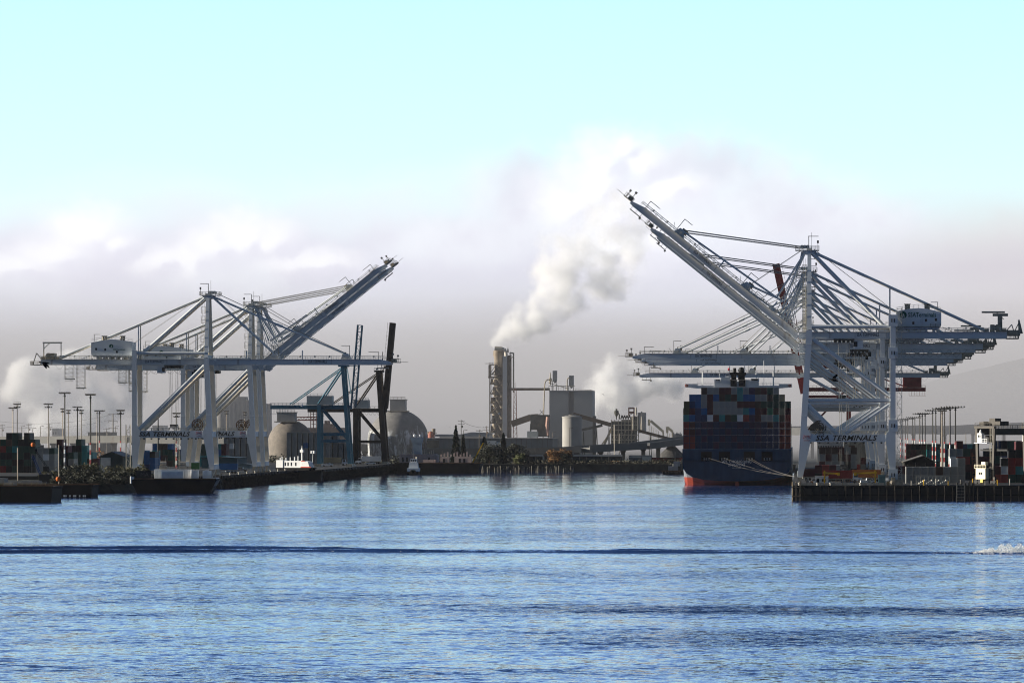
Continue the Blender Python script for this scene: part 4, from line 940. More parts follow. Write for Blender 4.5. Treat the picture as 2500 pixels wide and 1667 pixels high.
mb = MB(); mb.box(.9, 5.2, -2.2, -.5, 1.6, 5.1); eb_ = mb.build('equipment_box', M_CREAMB, rt)
mb = MB(); mb.box(2.3, 2.85, -2.26, -2.205, 3.1, 3.9); mb.box(3.1, 3.8, -2.26, -2.205, 3.1, 3.9); mb.build('box_window', M_GLASS, eb_)
mb = MB(); mb.box(2.8, 4.0, -2.1, -.6, .4, 1.55); mb.build('tank', mat('yellow_tank', (.6, .42, .08), .5, .1, .8), rt)
mb = MB(); mb.box(3.2, 5.0, -2.0, -.5, 6.3, 7.4); mb.box(.4, 5.6, -2.4, -.45, 5.15, 5.3); mb.rail((.4, -2.35, 5.3), (5.6, -2.35, 5.3), 1.1, 1.2); mb.build('service_platform', M_CREAMB, rt)
mb = MB(); mb.box(1.2, 3.2, -1.9, -.46, HT - 4.6, HT - 1.6); mb.lathe((2.2, -1.2, HT - 1.6), [(.7, 0), (.4, .5), (.2, 1.2), (0, 1.3)], 10); cbn = mb.build('white_cabin', M_SW, rt)
for a_ in (1.7, 2.35): mb = MB(); mb.box(a_, a_ + .4, -1.95, -1.905, HT - 3.0, HT - 2.2); mb.build('cabin_window', M_GLASS, cbn)
mb = MB(); mb.box(-.2, 5.6, -1.9, -.4, HT - 5.0, HT - 4.75); mb.rail((3.4, -1.8, HT - 4.75), (5.6, -1.8, HT - 4.75), 1.2, .8); mb.build('cabin_gallery', M_SW, rt)
mb = MB(); mb.box(-.6, WBX + .6, 3.0, 7.4, HT + .9, HT + 2.4); mb.box(2.0, 4.6, 3.4, 6.4, HT + 2.4, HT + 3.4); mb.box(-.4, 1.6, 1.0, 3.0, HT + .9, HT + 2.2); tr = mb.build('trolley', M_RTG, rt)
mb = MB(); mb.box(.2, 2.4, 3.2, 5.4, HT - 4.6, HT - 2.3); mb.build('operator_cab', M_FUN, tr)
mb = MB()
for x in (1.4, 5.2):
    for y in (4.2, 6.2): mb.tube((x, y, HT + .9), (x, y, HT - 7.0), .05, n=5)
mb.build('hoist_rope', M_ROPE, tr)
mb = MB(); mb.box(-2.8, 9.4, 4.2, 6.4, HT - 7.6, HT - 7.0); mb.build('spreader', M_FUN, tr)
mb = MB()
for k in range(12): mb.frame((5.9, -.5, 2.3 + k * 1.3), (5.9, .5, 2.3 + k * 1.3), .1, .1)
for y in (-.5, .5): mb.frame((5.9, y, 2.0), (5.9, y, HT), .1, .1)
mb.build('ladder', M_RAILS, rt)
# stair tower of brown steps left of the yard gantry
q = at(2380, 1180, 1668); mb = MB()
for k in range(9):
    z = 5 + k * 1.15; mb.box(q.x - .9, q.x + .9, 1668, 1669.4, z, z + .12); mb.frame((q.x - .9, 1668, z), (q.x + .9, 1668, z + 1.15), .1, .1)
for a in (-.9, .9): mb.frame((q.x + a, 1668, 5), (q.x + a, 1668, 15.4), .14, .14); mb.frame((q.x + a, 1669.4, 5), (q.x + a, 1669.4, 15.4), .14, .14)
o = mb.build('rack_tower', mat('rust_brown_steel', (.26, .09, .04), .7, .2, .8)); tag(o, 'rust brown stepped inspection tower just left of the yard gantry', 'access tower')
# ------------------------------------------------------------------ light masts
def stripe_mat(name, c1, c2, per, z0, z1, top):
    if name in MATS: return MATS[name]
    m = bpy.data.materials.new(name); m.use_nodes = True; g = NB(m.node_tree); p = m.node_tree.nodes['Principled BSDF']
    _, _, z = g.sep(g.n('ShaderNodeTexCoord').outputs['Object'])
    f = g.m('GREATER_THAN', g.m('FRACT', g.m('DIVIDE', z, per)), .5); c = g.mix(f, (*c1, 1), (*c2, 1))
    c = g.mix(g.m('GREATER_THAN', z, z1), c, (*top, 1)); g.put(p.inputs['Base Color'], c); p.inputs['Roughness'].default_value = .5
    MATS[name] = m; return m
S_RED = stripe_mat('red_white_stripes', (.38, .03, .03), (.68, .67, .64), 4.0, 0, 13.0, (.035, .033, .03))
S_BLUE = stripe_mat('blue_white_stripes', (.02, .03, .06), (.62, .66, .70), 3.4, 0, 13.0, (.03, .03, .03))
M_POLE = mat('dark_pole', (.032, .030, .028), .5, .2, .6); M_GALV = mat('galvanised_pole', (.45, .38, .30), .5, .15, .5)
PMESH = {}
def light_mast(px_, ptop, s, label, group, stripe='red', arms=3.2, kind='bar', zb=5.0, r=.36):
    Y = F / s; x = X_(px_, Y); H_ = round(max(9.0, Z_(ptop, Y) - zb), 1)
    root = empty('light_mast', (x, Y, zb), label, 'light mast', group)
    pm = {'red': S_RED, 'blue': S_BLUE, 'dark': M_POLE, 'galv': M_GALV}[stripe]
    mb = MB(); mb.tube((0, 0, 0), (0, 0, H_), r, r * .72, n=10); mb.box(-.5, .5, -.5, .5, -.2, .35); mb.build('pole', pm, root, smooth=True)
    mb = MB(); hm = M_POLE if stripe != 'galv' else M_GALV
    tiers_ = (0,) if kind == 'bar' else (0, -1.5)
    for dz in tiers_:
        a = arms * (1 if dz == 0 else .75); mb.frame((-a, 0, H_ + dz), (a, 0, H_ + dz), .2, .2)
    if kind == 'cage':
        for a in (-1.6, -.5, .5, 1.6): mb.frame((a, 0, H_ - 1.5), (a, 0, H_ + 1.4), .1, .1)
        mb.frame((-1.6, 0, H_ + 1.4), (1.6, 0, H_ + 1.4), .1, .1)
    mb.frame((0, -1.2, H_), (0, 1.2, H_), .18, .18); mb.box(-.45, .45, -.45, .45, H_ - 1.1, H_ - .7)
    hd = mb.build('crossarm', hm, root)
    mb = MB()
    for dz in tiers_:
        a = arms * (1 if dz == 0 else .75); nl = 7 if dz == 0 else 4
        for k in range(nl):
            xx = -a + 2 * a * k / (nl - 1); mb.add([(xx - .3, -.45, H_ + dz + .05), (xx + .3, -.45, H_ + dz + .05), (xx + .34, .2, H_ + dz + .2), (xx - .34, .2, H_ + dz + .2), (xx - .26, -.3, H_ + dz + .62), (xx + .26, -.3, H_ + dz + .62), (xx + .24, .15, H_ + dz + .55), (xx - .24, .15, H_ + dz + .55)],
                [(0, 3, 2, 1), (4, 5, 6, 7), (0, 1, 5, 4), (1, 2, 6, 5), (2, 3, 7, 6), (3, 0, 4, 7)])
    mb.build('floodlamp', mat('lamp_housing', (.22, .20, .17), .4, .2, 1.0), hd)
    return root
GP = 'striped light masts in the right-hand yard'
for k, (px_, pt, s) in enumerate(((2199, 1027, 3.7), (2204, 1025, 3.8), (2210.5, 1023.5, 3.9), (2216, 1023, 4.0), (2228, 1019.5, 4.1), (2233.5, 1020, 4.15), (2245.5, 1011.5, 4.55), (2251.5, 1011, 4.6), (2258.5, 1010, 4.7), (2277, 1003, 5.05), (2284.5, 1003, 5.1), (2297, 999, 5.5), (2306, 998, 5.55), (2319.5, 995.5, 5.9), (2332.5, 995, 6.0))):
    light_mast(px_, pt, s, f'dark light mast with red and white striped foot, {ORD[k]} from left in the right-hand row', GP, arms=3.6)
light_mast(2300.5, 1004, 5.7, 'pale galvanised light mast standing among the dark striped masts of the right-hand row', GP, 'galv', 1.8)
GL = 'light masts in the left-hand yard'
for k, (px_, pt, s, st, ar, kd) in enumerate(((31.5, 997, 4.9, 'galv', 1.9, 'bar'), (42, 988, 4.9, 'galv', 1.6, 'cage'), (118, 987.5, 5.0, 'galv', 2.0, 'two'), (153, 999, 4.5, 'galv', 1.0, 'two'), (158, 960.5, 6.0, 'blue', 2.1, 'bar'), (167, 1003, 4.4, 'galv', 1.1, 'two'), (189, 995, 4.8, 'dark', 2.2, 'two'), (198.5, 1003, 4.6, 'galv', 1.1, 'two'), (221, 965, 6.0, 'red', 1.9, 'bar'), (237, 1004, 4.6, 'galv', .9, 'bar'), (243, 1004, 5.2, 'red', 2.2, 'bar'), (294.5, 1003, 5.2, 'red', 1.7, 'two'),
        (386, 1009, 5.2, 'dark', .8, 'bar'), (431, 1010, 5.3, 'red', 1.6, 'two'), (480, 1012, 5.2, 'red', 1.2, 'two'), (553, 1005, 4.3, 'galv', 1.2, 'two'), (598, 1008, 4.3, 'galv', 1.0, 'two'))):
    desc = {'galv': 'tan galvanised', 'blue': 'dark, blue and white footed', 'dark': 'plain dark', 'red': 'dark, red and white footed'}[st]
    light_mast(px_, pt, s, f'{desc} light mast, {ORD[k]} from the left in the left-hand yard', GL, st, ar, kd, r=.36 if st != 'galv' else .28)
# ------------------------------------------------------------------ left yard: boxes, shed, barges
GLY = 'containers in the left-hand yard'
stack(-14, 2090, ['kmkdr', 'rdkrd', 'kdkdok', 'dkdtdd', 'kkddk', 'kdkdkk', 'kdddd'], 'dark wall at the left edge', GLY)
stack(84, 2240, ['kyoo', 'yyo'], 'short pair beside the dark wall', GLY)
stack(76, 2090, ['yyy', 'yyyy', 'kywy', 'yyyd'], 'grey boxes right of the dark wall', GLY, hgt=2.6)
stack(138, 2120, ['kdkkm', 'kkkm', 'kyd'], 'tall dark stack behind the blue striped mast', GLY)
stack(171, 2150, ['kkdk', 'kddkd', 'kttt', 'kkt', 'km'], 'stack with teal top left of the dark shed', GLY)
stack(345, 2330, ['bbb', 'bb', 'bbt'], 'blue boxes under the near left crane', GLY)
stack(372, 2440, ['tbbb', 'mmoo', 'modo', 'oddb', 'ddn', 'ddn', 'dnn'], 'long stack under the near left crane', GLY)
stack(338, 2200, ['mkb', 'nbb', 'bbk'], 'boxes beside the near left crane leg', GLY)
stack(478, 2420, ['tttt', 'ttdd', 'dttt', 'tddt', 'ttbt', 'btmm'], 'teal boxes behind the near waterside leg', GLY)
# pale refrigerated racks in the far left yard
stack(546, 2520, ['yyyyyy', 'yyywyy', 'yyyyyy', 'wyyyyy', 'yyyywy', 'yyyyy', 'yyyyy'], 'pale racked boxes right of the teal ones', GLY, dx=2.95)
stack(700, 2620, ['yyyyyy', 'yyyyyy', 'yyyyyy', 'yyybyy', 'yyyyyy', 'yyyyyy', 'yyyyyy', 'yyyyyy'], 'grey racked boxes left of the blue crane', GLY, dx=2.95)
stack(786, 2630, ['yyyyyy', 'yyyayy', 'yyyyyy', 'yyyy', 'yyyy'], 'grey racked boxes beneath the blue crane', GLY, dx=2.95)
def shed(name, px0, px1, peave, pridge, Y, m, mr, label, depth=30, z0=5.0):
    xl, xr_ = X_(px0, Y), X_(px1, Y); xm = (xl + xr_) / 2; zl, zr = Z_(peave, Y), Z_(pridge, Y); mb = MB()
    mb.prism([(xl, z0), (xr_, z0), (xr_, zl - .25), (xm, zr - .25), (xl, zl - .25)], Y, Y + depth)
    sh = mb.build(name, m); tag(sh, label, 'shed')
    mb = MB(); mb.frame((xl - .5, Y + depth / 2, zl - .32), (xm, Y + depth / 2, zr - .1), depth + 1, .2); mb.frame((xm, Y + depth / 2, zr - .1), (xr_ + .5, Y + depth / 2, zl - .32), depth + 1, .2); mb.build('roof', mr, sh)
    return sh
sh = shed('gabled_shed', 244, 300, 1113, 1102, 2060, mat('dark_teal_wall', (.022, .045, .048), .8, .2, .3), mat('dark_roof', (.03, .028, .026), .6, .2, .3), 'dark teal gabled shed behind the bushes, left of the near crane')
mb = MB(); mb.box(X_(246, 2060), X_(270, 2060), 2059.8, 2059.97, 5.2, Z_(1116.5, 2060)); mb.build('white_door', mat('pale_door', (.42, .43, .42), .6, .1, .5), sh)
o = shed('teal_warehouse', 492, 579, 1116, 1114.5, 2330, mat('teal_wall_sheet', (.035, .085, .10), .7, .12, .25), mat('teal_roof', (.05, .08, .09), .6), 'low teal warehouse standing behind the waterside legs of the near left crane', 40)
o = shed('pale_blue_store', 579, 612, 1131.5, 1131, 2280, mat('pale_blue_wall', (.14, .20, .22), .7, .12, .25), mat('pale_blue_roof', (.2, .24, .26), .6), 'low pale blue store beside the teal warehouse', 12)
# barges and boats ---------------------------------------------------------
M_HULL = mat('black_hull', (.006, .006, .007), .7, .3, .4, dirt=.2, dirtcol=(.014, .010, .008), spec=.08); M_HULLG = mat('grey_hull', (.09, .085, .08), .6, .3, .4, dirt=.3, dirtcol=(.04, .03, .02))
M_DECK = mat('rusty_deck', (.10, .06, .035), .9, .4, .5)
def barge(name, loc, rz, L, Wd, D, label, cat='barge', rake=4.0, m=None):
    """hull with raked ends, local x along its length, waterline at z = 0"""
    root = empty(name, loc, label, cat, rz=rz); mb = MB()
    mb.prism([(-L / 2 + rake, -1.2), (L / 2 - rake, -1.2), (L / 2 - .4, D - .9), (L / 2, D), (-L / 2, D), (-L / 2 + .4, D - .9)], -Wd / 2, Wd / 2)
    mb.build('hull', m or M_HULL, root)
    mb = MB(); mb.box(-L / 2 + .2, L / 2 - .2, -Wd / 2 + .2, Wd / 2 - .2, D + .004, D + .03)
    for y in (-Wd / 2 + .12, Wd / 2 - .12): mb.box(-L / 2 + .1, L / 2 - .1, y - .1, y + .1, D, D + .35)
    mb.build('deck', M_DECK, root)
    return root
ba = barge('black_barge', (-238.3 - 35, 1574, 0), R(-1.5), 70, 18, 5.2, 'black barge at the left edge, nearest hull to the viewer', rake=.7)
mb = MB()
for k in range(20): mb.frame((4 + k * 1.5, -8.6, 5.2), (4 + k * 1.5, -8.6, 6.3), .1, .1)
for z in (5.8, 6.3): mb.frame((4, -8.6, z), (32.5, -8.6, z), .1, .1)
mb.build('railing', mat('yellow_brown_rail', (.30, .22, .10), .7, .2, .8), ba)
mb = MB()
for k, (x, w_, h_) in enumerate(((-20, 6, 3.0), (-8, 3, 2.2), (2, 2, 1.6), (9, 5, 1.2), (18, 3, .9))): mb.box(x, x + w_, -3, 4, 5.24, 5.24 + h_)
mb.build('deck_house', mat('pale_deckhouse', (.22, .22, .21), .7, .2, .4, dirt=.2), ba)
bb_ = barge('black_barge', (-241.4 - 22, 1680, 0), R(-1), 44, 14, 4.4, 'second black barge at left with white marks along its waterline', rake=.7)
mb = MB()
for k in range(13): mb.box(6 + k * 1.1 + (k % 3) * .2, 6.35 + k * 1.1 + (k % 3) * .3, -7.06, -7.0, .35, .95)
mb.build('white_marks', M_LETW, bb_)
mb = MB(); mb.tube((-5, 0, 4.4), (-5, 0, 17), .16, n=8); mb.tube((9.5, -2, 4.4), (9.5, -2, 18), .14, n=8)
mb.build('mast', M_GALV, bb_)
mb = MB(); mb.lathe((9.3, -2.3, 6.4), [(0, -.9), (.65, -.6), (.9, 0), (.65, .6), (0, .9)], 14); mb.build('buoy_ball', mat('orange_ball', (.5, .12, .02), .6), bb_, smooth=True)
mb = MB(); mb.box(-19, -9, -4, 4, 4.44, 6.6); mb.box(-3, 3, -4, 2, 4.44, 5.8); mb.rail((-8, -6.6, 4.4), (6, -6.6, 4.4), 1.1, 1.2); mb.build('deck_house', mat('pale_deckhouse', (.22, .22, .21), .7, .2, .4, dirt=.2), bb_)
# blue lattice-boomed crawler crane standing on the bank behind
q = at(112, 1165, 1800); cr = empty('crawler_crane', (q.x, 1800, 3.7), 'small dark crawler crane with blue and black booms behind the left barges', 'crane')
mb = MB(); mb.box(-2.2, 2.2, -1.8, 1.8, 1.0, 3.2); mb.build('house', M_FUN, cr)
mb = MB(); mb.box(-2.6, 2.6, -2.4, -1.4, 0, 1.0); mb.box(-2.6, 2.6, 1.4, 2.4, 0, 1.0); mb.build('track', M_FUN, cr)
mb = MB()
for a, e in (((2, 3), (-5.5, 14)),):
    for dxx in (0, .7): mb.frame((a[0] + dxx, 0, a[1]), (e[0] + dxx * .6, 0, e[1]), .16, .16)
    for k in range(9):
        t = k / 9; mb.frame((a[0] + (e[0] - a[0]) * t, 0, a[1] + (e[1] - a[1]) * t), (a[0] + .7 + (e[0] - a[0]) * (t + .1), 0, a[1] + (e[1] - a[1]) * (t + .1)), .1, .1)
mb.build('boom', M_FUN, cr)
mb = MB(); mb.frame((-5.0, -1, 10.0), (-1.0, -1, .5), .25, .25); mb.frame((-4.3, -1, 10.0), (-.5, -1, .5), .25, .25); mb.build('blue_jib', mat('blue_jib_paint', (.02, .06, .22), .5), cr)
mb = MB(); mb.lathe((-4.6, -.4, 14), [(0, -.9), (.7, -.6), (.9, 0), (.7, .6), (0, .9)], 14); mb.build('orange_ball', mat('orange_ball', (.5, .12, .02), .6), cr, smooth=True)
# deck barge with white houses below the near crane
bc_ = barge('deck_barge', (-228.0, 1786, 0), R(3), 31, 18, 5.3, 'black deck barge carrying white huts in front of the near left crane', rake=3.0)
mb = MB(); mb.add([(15.55, -9.02, 5.0), (12.75, -9.02, .1), (12.75, 9.0, .1), (15.55, 9.0, 5.0), (15.62, -9.02, 5.0), (12.82, -9.02, .1), (12.82, 9.0, .1), (15.62, 9.0, 5.0)], [(0, 1, 2, 3), (7, 6, 5, 4), (0, 4, 5, 1), (1, 5, 6, 2), (2, 6, 7, 3), (3, 7, 4, 0)])
mb.build('raked_end', M_HULLG, bc_)
M_HUT = mat('white_hut', (.80, .80, .79), .6, .08, .4, dirt=.12, streak=True); M_HUTB = mat('bluish_hut', (.62, .70, .76), .6, .08, .4, dirt=.1, streak=True)
for k, (x0, x1, y0, y1, h_, m_, nm) in enumerate(((-7.5, 6.0, -2, 2, 3.5, M_HUT, 'long_hut'), (-4.6, 3.2, -6.2, -3.4, 2.9, M_HUTB, 'blue_hut'), (6.1, 8.6, -4, -1, 3.2, M_HUT, 'square_hut'), (10.2, 13.2, -5, -2, 3.0, M_HUTB, 'square_hut'))):
    mb = MB(); mb.box(x0, x1, y0, y1, 5.34, 5.34 + h_)
    n = int((x1 - x0) / .6)
    for j in range(n): mb.box(x0 + .3 + j * .6 - .08, x0 + .3 + j * .6 + .08, y0 - .06, y0 - .002, 5.5, 5.2 + h_)
    mb.build(nm, m_, bc_)
mb = MB(); mb.box(5.8, 8.8, -1, 2, 8.9, 11.2); mb.build('green_box', mat('green_box', (.04, .13, .04), .5, .2, .5), bc_)
for x0 in (-4.5, 2.6):
    mb = MB(); mb.box(x0 - 1.2, x0 + 1.4, -1, 1, 8.86, 10.2); mb.tube((x0 - 1.0, 0, 11.0), (x0 + 1.2, 0, 11.0), .75, n=12); mb.frame((x0 + 1, 0, 10), (x0 + 1, 0, 13.2), .12, .12); mb.frame((x0 - .8, 0, 10), (x0 - .8, 0, 12.4), .12, .12); mb.rail((x0 - 2, -1.6, 8.86), (x0 + 2.4, -1.6, 8.86), 1.0, .8)
    mb.build('rooftop_plant', mat('rooftop_plant', (.42, .38, .32), .6, .2, .8), bc_)
mb = MB()
for k in range(8): mb.box(11.6 + k * .42 * 0 + (k * .0), 15.4, -8.6 + k * 2.2, -7.6 + k * 2.2, 5.34, 5.8)
mb.build('white_fender', M_HUT, bc_)
mb = MB(); mb.rail((9.6, -8.4, 5.34), (15.2, -8.4, 5.34), 1.2, 1.2); mb.frame((13.4, -6, 5.3), (15.0, -6, 8.6), .3, .3); mb.build('bow_rail', M_RAILS, bc_)
lettering('MA', 2.0, mat('grey_lettering', (.10, .10, .10), .8), bc_, (-10.5, -8.2, 7.0))
mb = MB(); mb.box(-13.5, -8.0, -8.1, -7.6, 5.4, 8.4); mb.build('dark_box', M_FUN, bc_)
mb = MB(); mb.box(-15.2, -14.2, -9.4, -8.2, 5.3, 6.2); mb.tube((-15.3, -9.2, 3.8), (-15.3, -9.2, 6.4), .3, n=8); mb.build('fairlead', M_LETW, bc_)
# white workboat with a red-trimmed wheelhouse on the quay edge
q = at(722, 1150, 2210); wb = empty('white_workboat', (q.x, 2210, 5.0), 'white workboat with red trim and lamp mast behind the left quay edge', 'boat', rz=R(-24))
mb = MB(); mb.prism([(-8.5, 0), (8.0, 0), (9.4, 1.2), (-9.2, 1.2)], -2.6, 2.6); mb.build('hull', M_HULL, wb)
mb = MB(); mb.box(-8.9, -5.4, -2.2, 2.2, 1.2, 4.6); mb.box(-5.35, 3.6, -1.9, 2.2, 1.2, 4.3); mb.build('deckhouse', M_SW, wb)
mb = MB(); mb.prism([(3.7, 1.4), (8.2, 1.4), (7.4, 4.0), (3.7, 4.4)], -2.1, 2.1); wh = mb.build('wheelhouse', M_SW, wb)
mb = MB(); mb.box(3.8, 9.0, -2.3, -2.12, 1.25, 1.65); mb.box(3.9, 6.0, -2.3, -2.12, 4.05, 4.3); mb.build('red_trim', mat('trim_red', (.5, .05, .03), .5), wh)
for x in (-4.6, -3.2, -1.5, .8): mb = MB(); mb.box(x, x + .6, -1.96, -1.905, 2.0, 3.6); mb.build('cabin_window', M_GLASS, wb)
mb = MB(); mb.frame((3.2, 0, 4.3), (3.2, 0, 10.0), .5, .5); mb.box(2.5, 4.0, -.7, .7, 8.0, 9.3); mb.frame((3.2, 0, 9.3), (3.2, 0, 11.0), .16, .16); mb.frame((8.6, 0, 1.2), (8.9, 0, 8.6), .14, .14); mb.box(7.9, 8.5, -.5, .5, 7.6, 8.8); mb.box(9.2, 9.8, -.5, .5, 7.6, 8.8)
for x in (-8, -7, -5.0, -2.8, -.6, 1.2): mb.frame((x, 0, 4.3), (x, 0, 5.2 + (x * 7 % 3) * .5), .35, .35)
mb.build('mast', M_SW, wb)
# tugboat with blue-white wheelhouse, moored hull and superstructure at the far left quay end
def tug(px_, pb, Y, label, L=11.0, rz=0.0, m=None, bulw=None):
    q = at(px_, pb, Y); t = empty('tugboat', (q.x, Y, 0), label, 'boat', rz=rz)
    mb = MB(); n = 9; sec = []
    for k in range(n):
        u_ = k / (n - 1); y = -L / 2 + L * u_; hw = 3.4 * (1 - abs(2 * u_ - 1) ** 2.6 * .75); sh_ = 1.5 + 1.0 * (2 * u_ - 1) ** 2
        sec.append([(-hw, y, sh_), (-hw * .9, y, 0), (-hw * .5, y, -1.2), (hw * .5, y, -1.2), (hw * .9, y, 0), (hw, y, sh_)])
    for r_ in sec: mb.v += r_
    for k in range(n - 1):
        for j in range(6): mb.f.append((k * 6 + j, k * 6 + (j + 1) % 6, (k + 1) * 6 + (j + 1) % 6, (k + 1) * 6 + j)); mb.mi.append(0)
    mb.f += [tuple(range(6)), tuple(range((n - 1) * 6, n * 6))]; mb.mi += [0, 0]
    mb.build('hull', m or M_HULL, t)
    mb = MB(); mb.prism([(-3.0, 1.6), (3.0, 1.6), (3.1, 3.4), (-3.1, 3.4)], -L / 2 + .6, L / 2 - 2); mb.build('bulwark', bulw or M_HUTB, t)
    mb = MB(); mb.prism([(-2.5, 3.4), (2.5, 3.4), (2.1, 6.4), (-2.1, 6.4)], -2.4, 2.4); mb.box(-1.6, 1.6, -1.5, 1.8, 6.4, 8.2); wh = mb.build('wheelhouse', M_SW, t)
    mb = MB()
    for x in (-1.7, -.5, .7): mb.box(x, x + .9, -2.42 + .12, -2.2, 4.4, 5.8)
    for x in (-1.3, -.3, .7): mb.box(x, x + .6, -1.56, -1.5, 6.9, 7.8)
    mb.build('window', M_GLASS, wh)
    mb = MB(); mb.frame((0, .5, 8.2), (0, .5, 12.5), .2, .2); mb.frame((-1.0, .5, 10.8), (1.0, .5, 10.8), .12, .12); mb.tube((1.3, 2.2, 6.4), (1.3, 2.2, 9.2), .4, n=10); mb.build('mast', M_RAILS, t)
    return t
tug(1010, 1160, 2548, 'bluish white tugboat seen end on before the pale moored superstructure', bulw=M_HUTB)
mb0 = barge('moored_barge', (X_(1098, 2590), 2592, 0), R(-2), 34, 14, 5.6, 'long black barge with pink and white deckhouses left of the far shore piles', rake=2.0)
M_PINK = mat('pinkish_house', (.46, .36, .32), .6, .12, .5, dirt=.2)
mb = MB(); mb.box(2.5, 11.5, -2, 3, 5.63, 9.2); mb.box(-5.0, 4.5 - 5, -2, 3, 5.63, 8.9); mb.box(-14, -8, -3, 3, 5.63, 7.4); mb.build('deckhouse', M_PINK, mb0)
mb = MB()
for k in range(10): mb.box(-5 + k * 1.7, -4.3 + k * 1.7, -1, 1, 9.2, 10.3 + .6 * (k % 3)); 
for k in range(5): mb.frame((-4 + k * 3.4, -1.8, 9), (-4 + k * 3.4, -1.8, 12.4 - (k % 2)), .14, .14)
mb.build('deck_gear', M_PINK, mb0)
mb = MB()
for x in (-3.6, 4.8, 7.2): mb.box(x, x + 1.1, -2.07, -2.005, 5.8, 8.0)
mb.build('door', M_FUN, mb0)
mb = MB(); mb.frame((12.0, 0, 6), (17.6, 0, 16.4), .9, .7, .5, .5); mb.build('yellow_jib', M_YEL, mb0)
ms = barge('superstructured_vessel', (X_(1012, 2606), 2625, 0), R(0), 24, 11, 5.4, 'pale vessel with a tall blue-grey bridge tower beside the frosted dome', 'ship', rake=2.0)
M_PALEB = mat('pale_blue_grey_paint', (.34, .40, .44), .6, .1, .4)
mb = MB(); mb.box(-9.3, 9.6, -3, 3, 5.43, 10.2); mb.lathe((9.6, 0, 5.43), [(2.0, 0), (2.0, 4.0), (1.2, 4.8), (0, 5.0)], 16); mb.build('deckhouse', M_PINK, ms)
mb = MB(); mb.box(-2.3, 2.3, -3.4, 2, 10.2, 16.2); mb.prism([(-2.6, 16.2), (2.6, 16.2), (3.3, 19.2), (-3.3, 19.2)], -3.9, 2.4); br = mb.build('bridge_tower', M_PALEB, ms)
mb = MB(); mb.frame((0, -1, 19.2), (0, -1, 25.5), .2, .2); mb.lathe((-1.4, -1, 20.2), [(0, -.8), (.6, -.5), (.8, 0), (.6, .5), (0, .8)], 12); mb.lathe((1.6, -1, 20.0), [(0, -.8), (.6, -.5), (.8, 0), (.6, .5), (0, .8)], 12); mb.rail((-3.2, -3.8, 19.2), (3.2, -3.8, 19.2), 1.1, 1.2); mb.build('mast', M_SW, br)
mb = MB()
for x in (-8, -5.8, 6.0): mb.box(x, x + 1, -3.07, -3.005, 6.2, 8.6)
mb.build('door', M_FUN, ms)
mb = MB()
for k in range(16): mb.frame((-9 + k * 1.2, -2.8, 10.2), (-9 + k * 1.2, -2.8, 11.2 + .5 * (k % 4)), .16, .16)
mb.build('deck_gear', M_RAILS, ms)
# dark workboat lying left of the ship's stern
wk = barge('workboat', (X_(1645, 2560), 2562, 0), R(0), 13, 5, 1.7, 'small dark workboat on the water left of the container ship', 'boat', rake=1.5)
mb = MB(); mb.box(-3.0, 2.0, -1.6, 1.6, 1.75, 4.3); mb.box(-.2, 3.2, -1.4, 1.4, 4.3, 6.8); mb.build('wheelhouse', mat('grey_boat', (.22, .23, .24), .6, .2, .5), wk)
mb = MB(); mb.frame((.6, 0, 6.8), (.6, 0, 12), .16, .16); mb.frame((4.2, 0, 1.7), (4.2, 0, 8), .2, .2); mb.box(-.8, .2, -.5, .5, 4.3, 5.6); mb.build('mast', M_RAILS, wk)
mb = MB()
for k in range(8): mb.lathe((-5.5 + k * 1.5, -2.6, 1.0), [(.25, -.2), (.5, -.2), (.5, .2), (.25, .2), (.25, -.2)], 10)
mb.build('tyre_fender', M_FUN, wk)

# ------------------------------------------------------------------ working clutter on the quays
def pickup(x, y, rz, m, label, zq=5.0):
    t = empty('pickup_truck', (x, y, zq), label, 'truck', rz=rz)
    mb = MB(); mb.prism([(-2.7, .5), (2.7, .5), (2.75, 1.15), (1.5, 1.3), (.9, 1.85), (-.6, 1.9), (-.75, 1.25), (-2.7, 1.2)], -.95, .95); mb.build('body', m, t)
    mb = MB(); mb.prism([(1.38, 1.3), (.88, 1.76), (-.5, 1.8), (-.6, 1.3)], -.97, .97); mb.build('window', M_GLASS, t)
    for xx in (-1.75, 1.75):
        for yy_ in (-.95, .72): mb = MB(); mb.tube((xx, yy_, .4), (xx, yy_ + .23, .4), .4, n=12); mb.build('wheel', M_FUN, t)
    return t
M_CARW = mat('white_car_paint', (.62, .63, .63), .3, .05, .5); M_CARB = mat('dark_car_paint', (.03, .035, .05), .3, .1, .5)
for px_, Y, rz, m_, lab in ((1987, 1640, 0, M_CARW, 'white pickup under the waterside end of the nearest right crane'), (2072, 1636, R(180), M_CARB, 'dark pickup behind the rusty pier railing'), (2120, 1650, R(8), M_CARW, 'white pickup near the teal cabinet'), (2163, 1660, R(90), M_CARW, 'white pickup seen end on below the landside leg'),
        (566, 2075, R(10), M_CARW, 'white pickup on the left quay between crane legs'), (590, 2140, R(170), M_CARB, 'dark pickup on the left quay behind the waterside legs'), (800, 2440, 0, M_CARW, 'white pickup under the blue crane'), (905, 2560, R(5), M_CARW, 'white pickup under the brown crane')):
    pickup(X_(px_, Y), Y, rz, m_, lab)
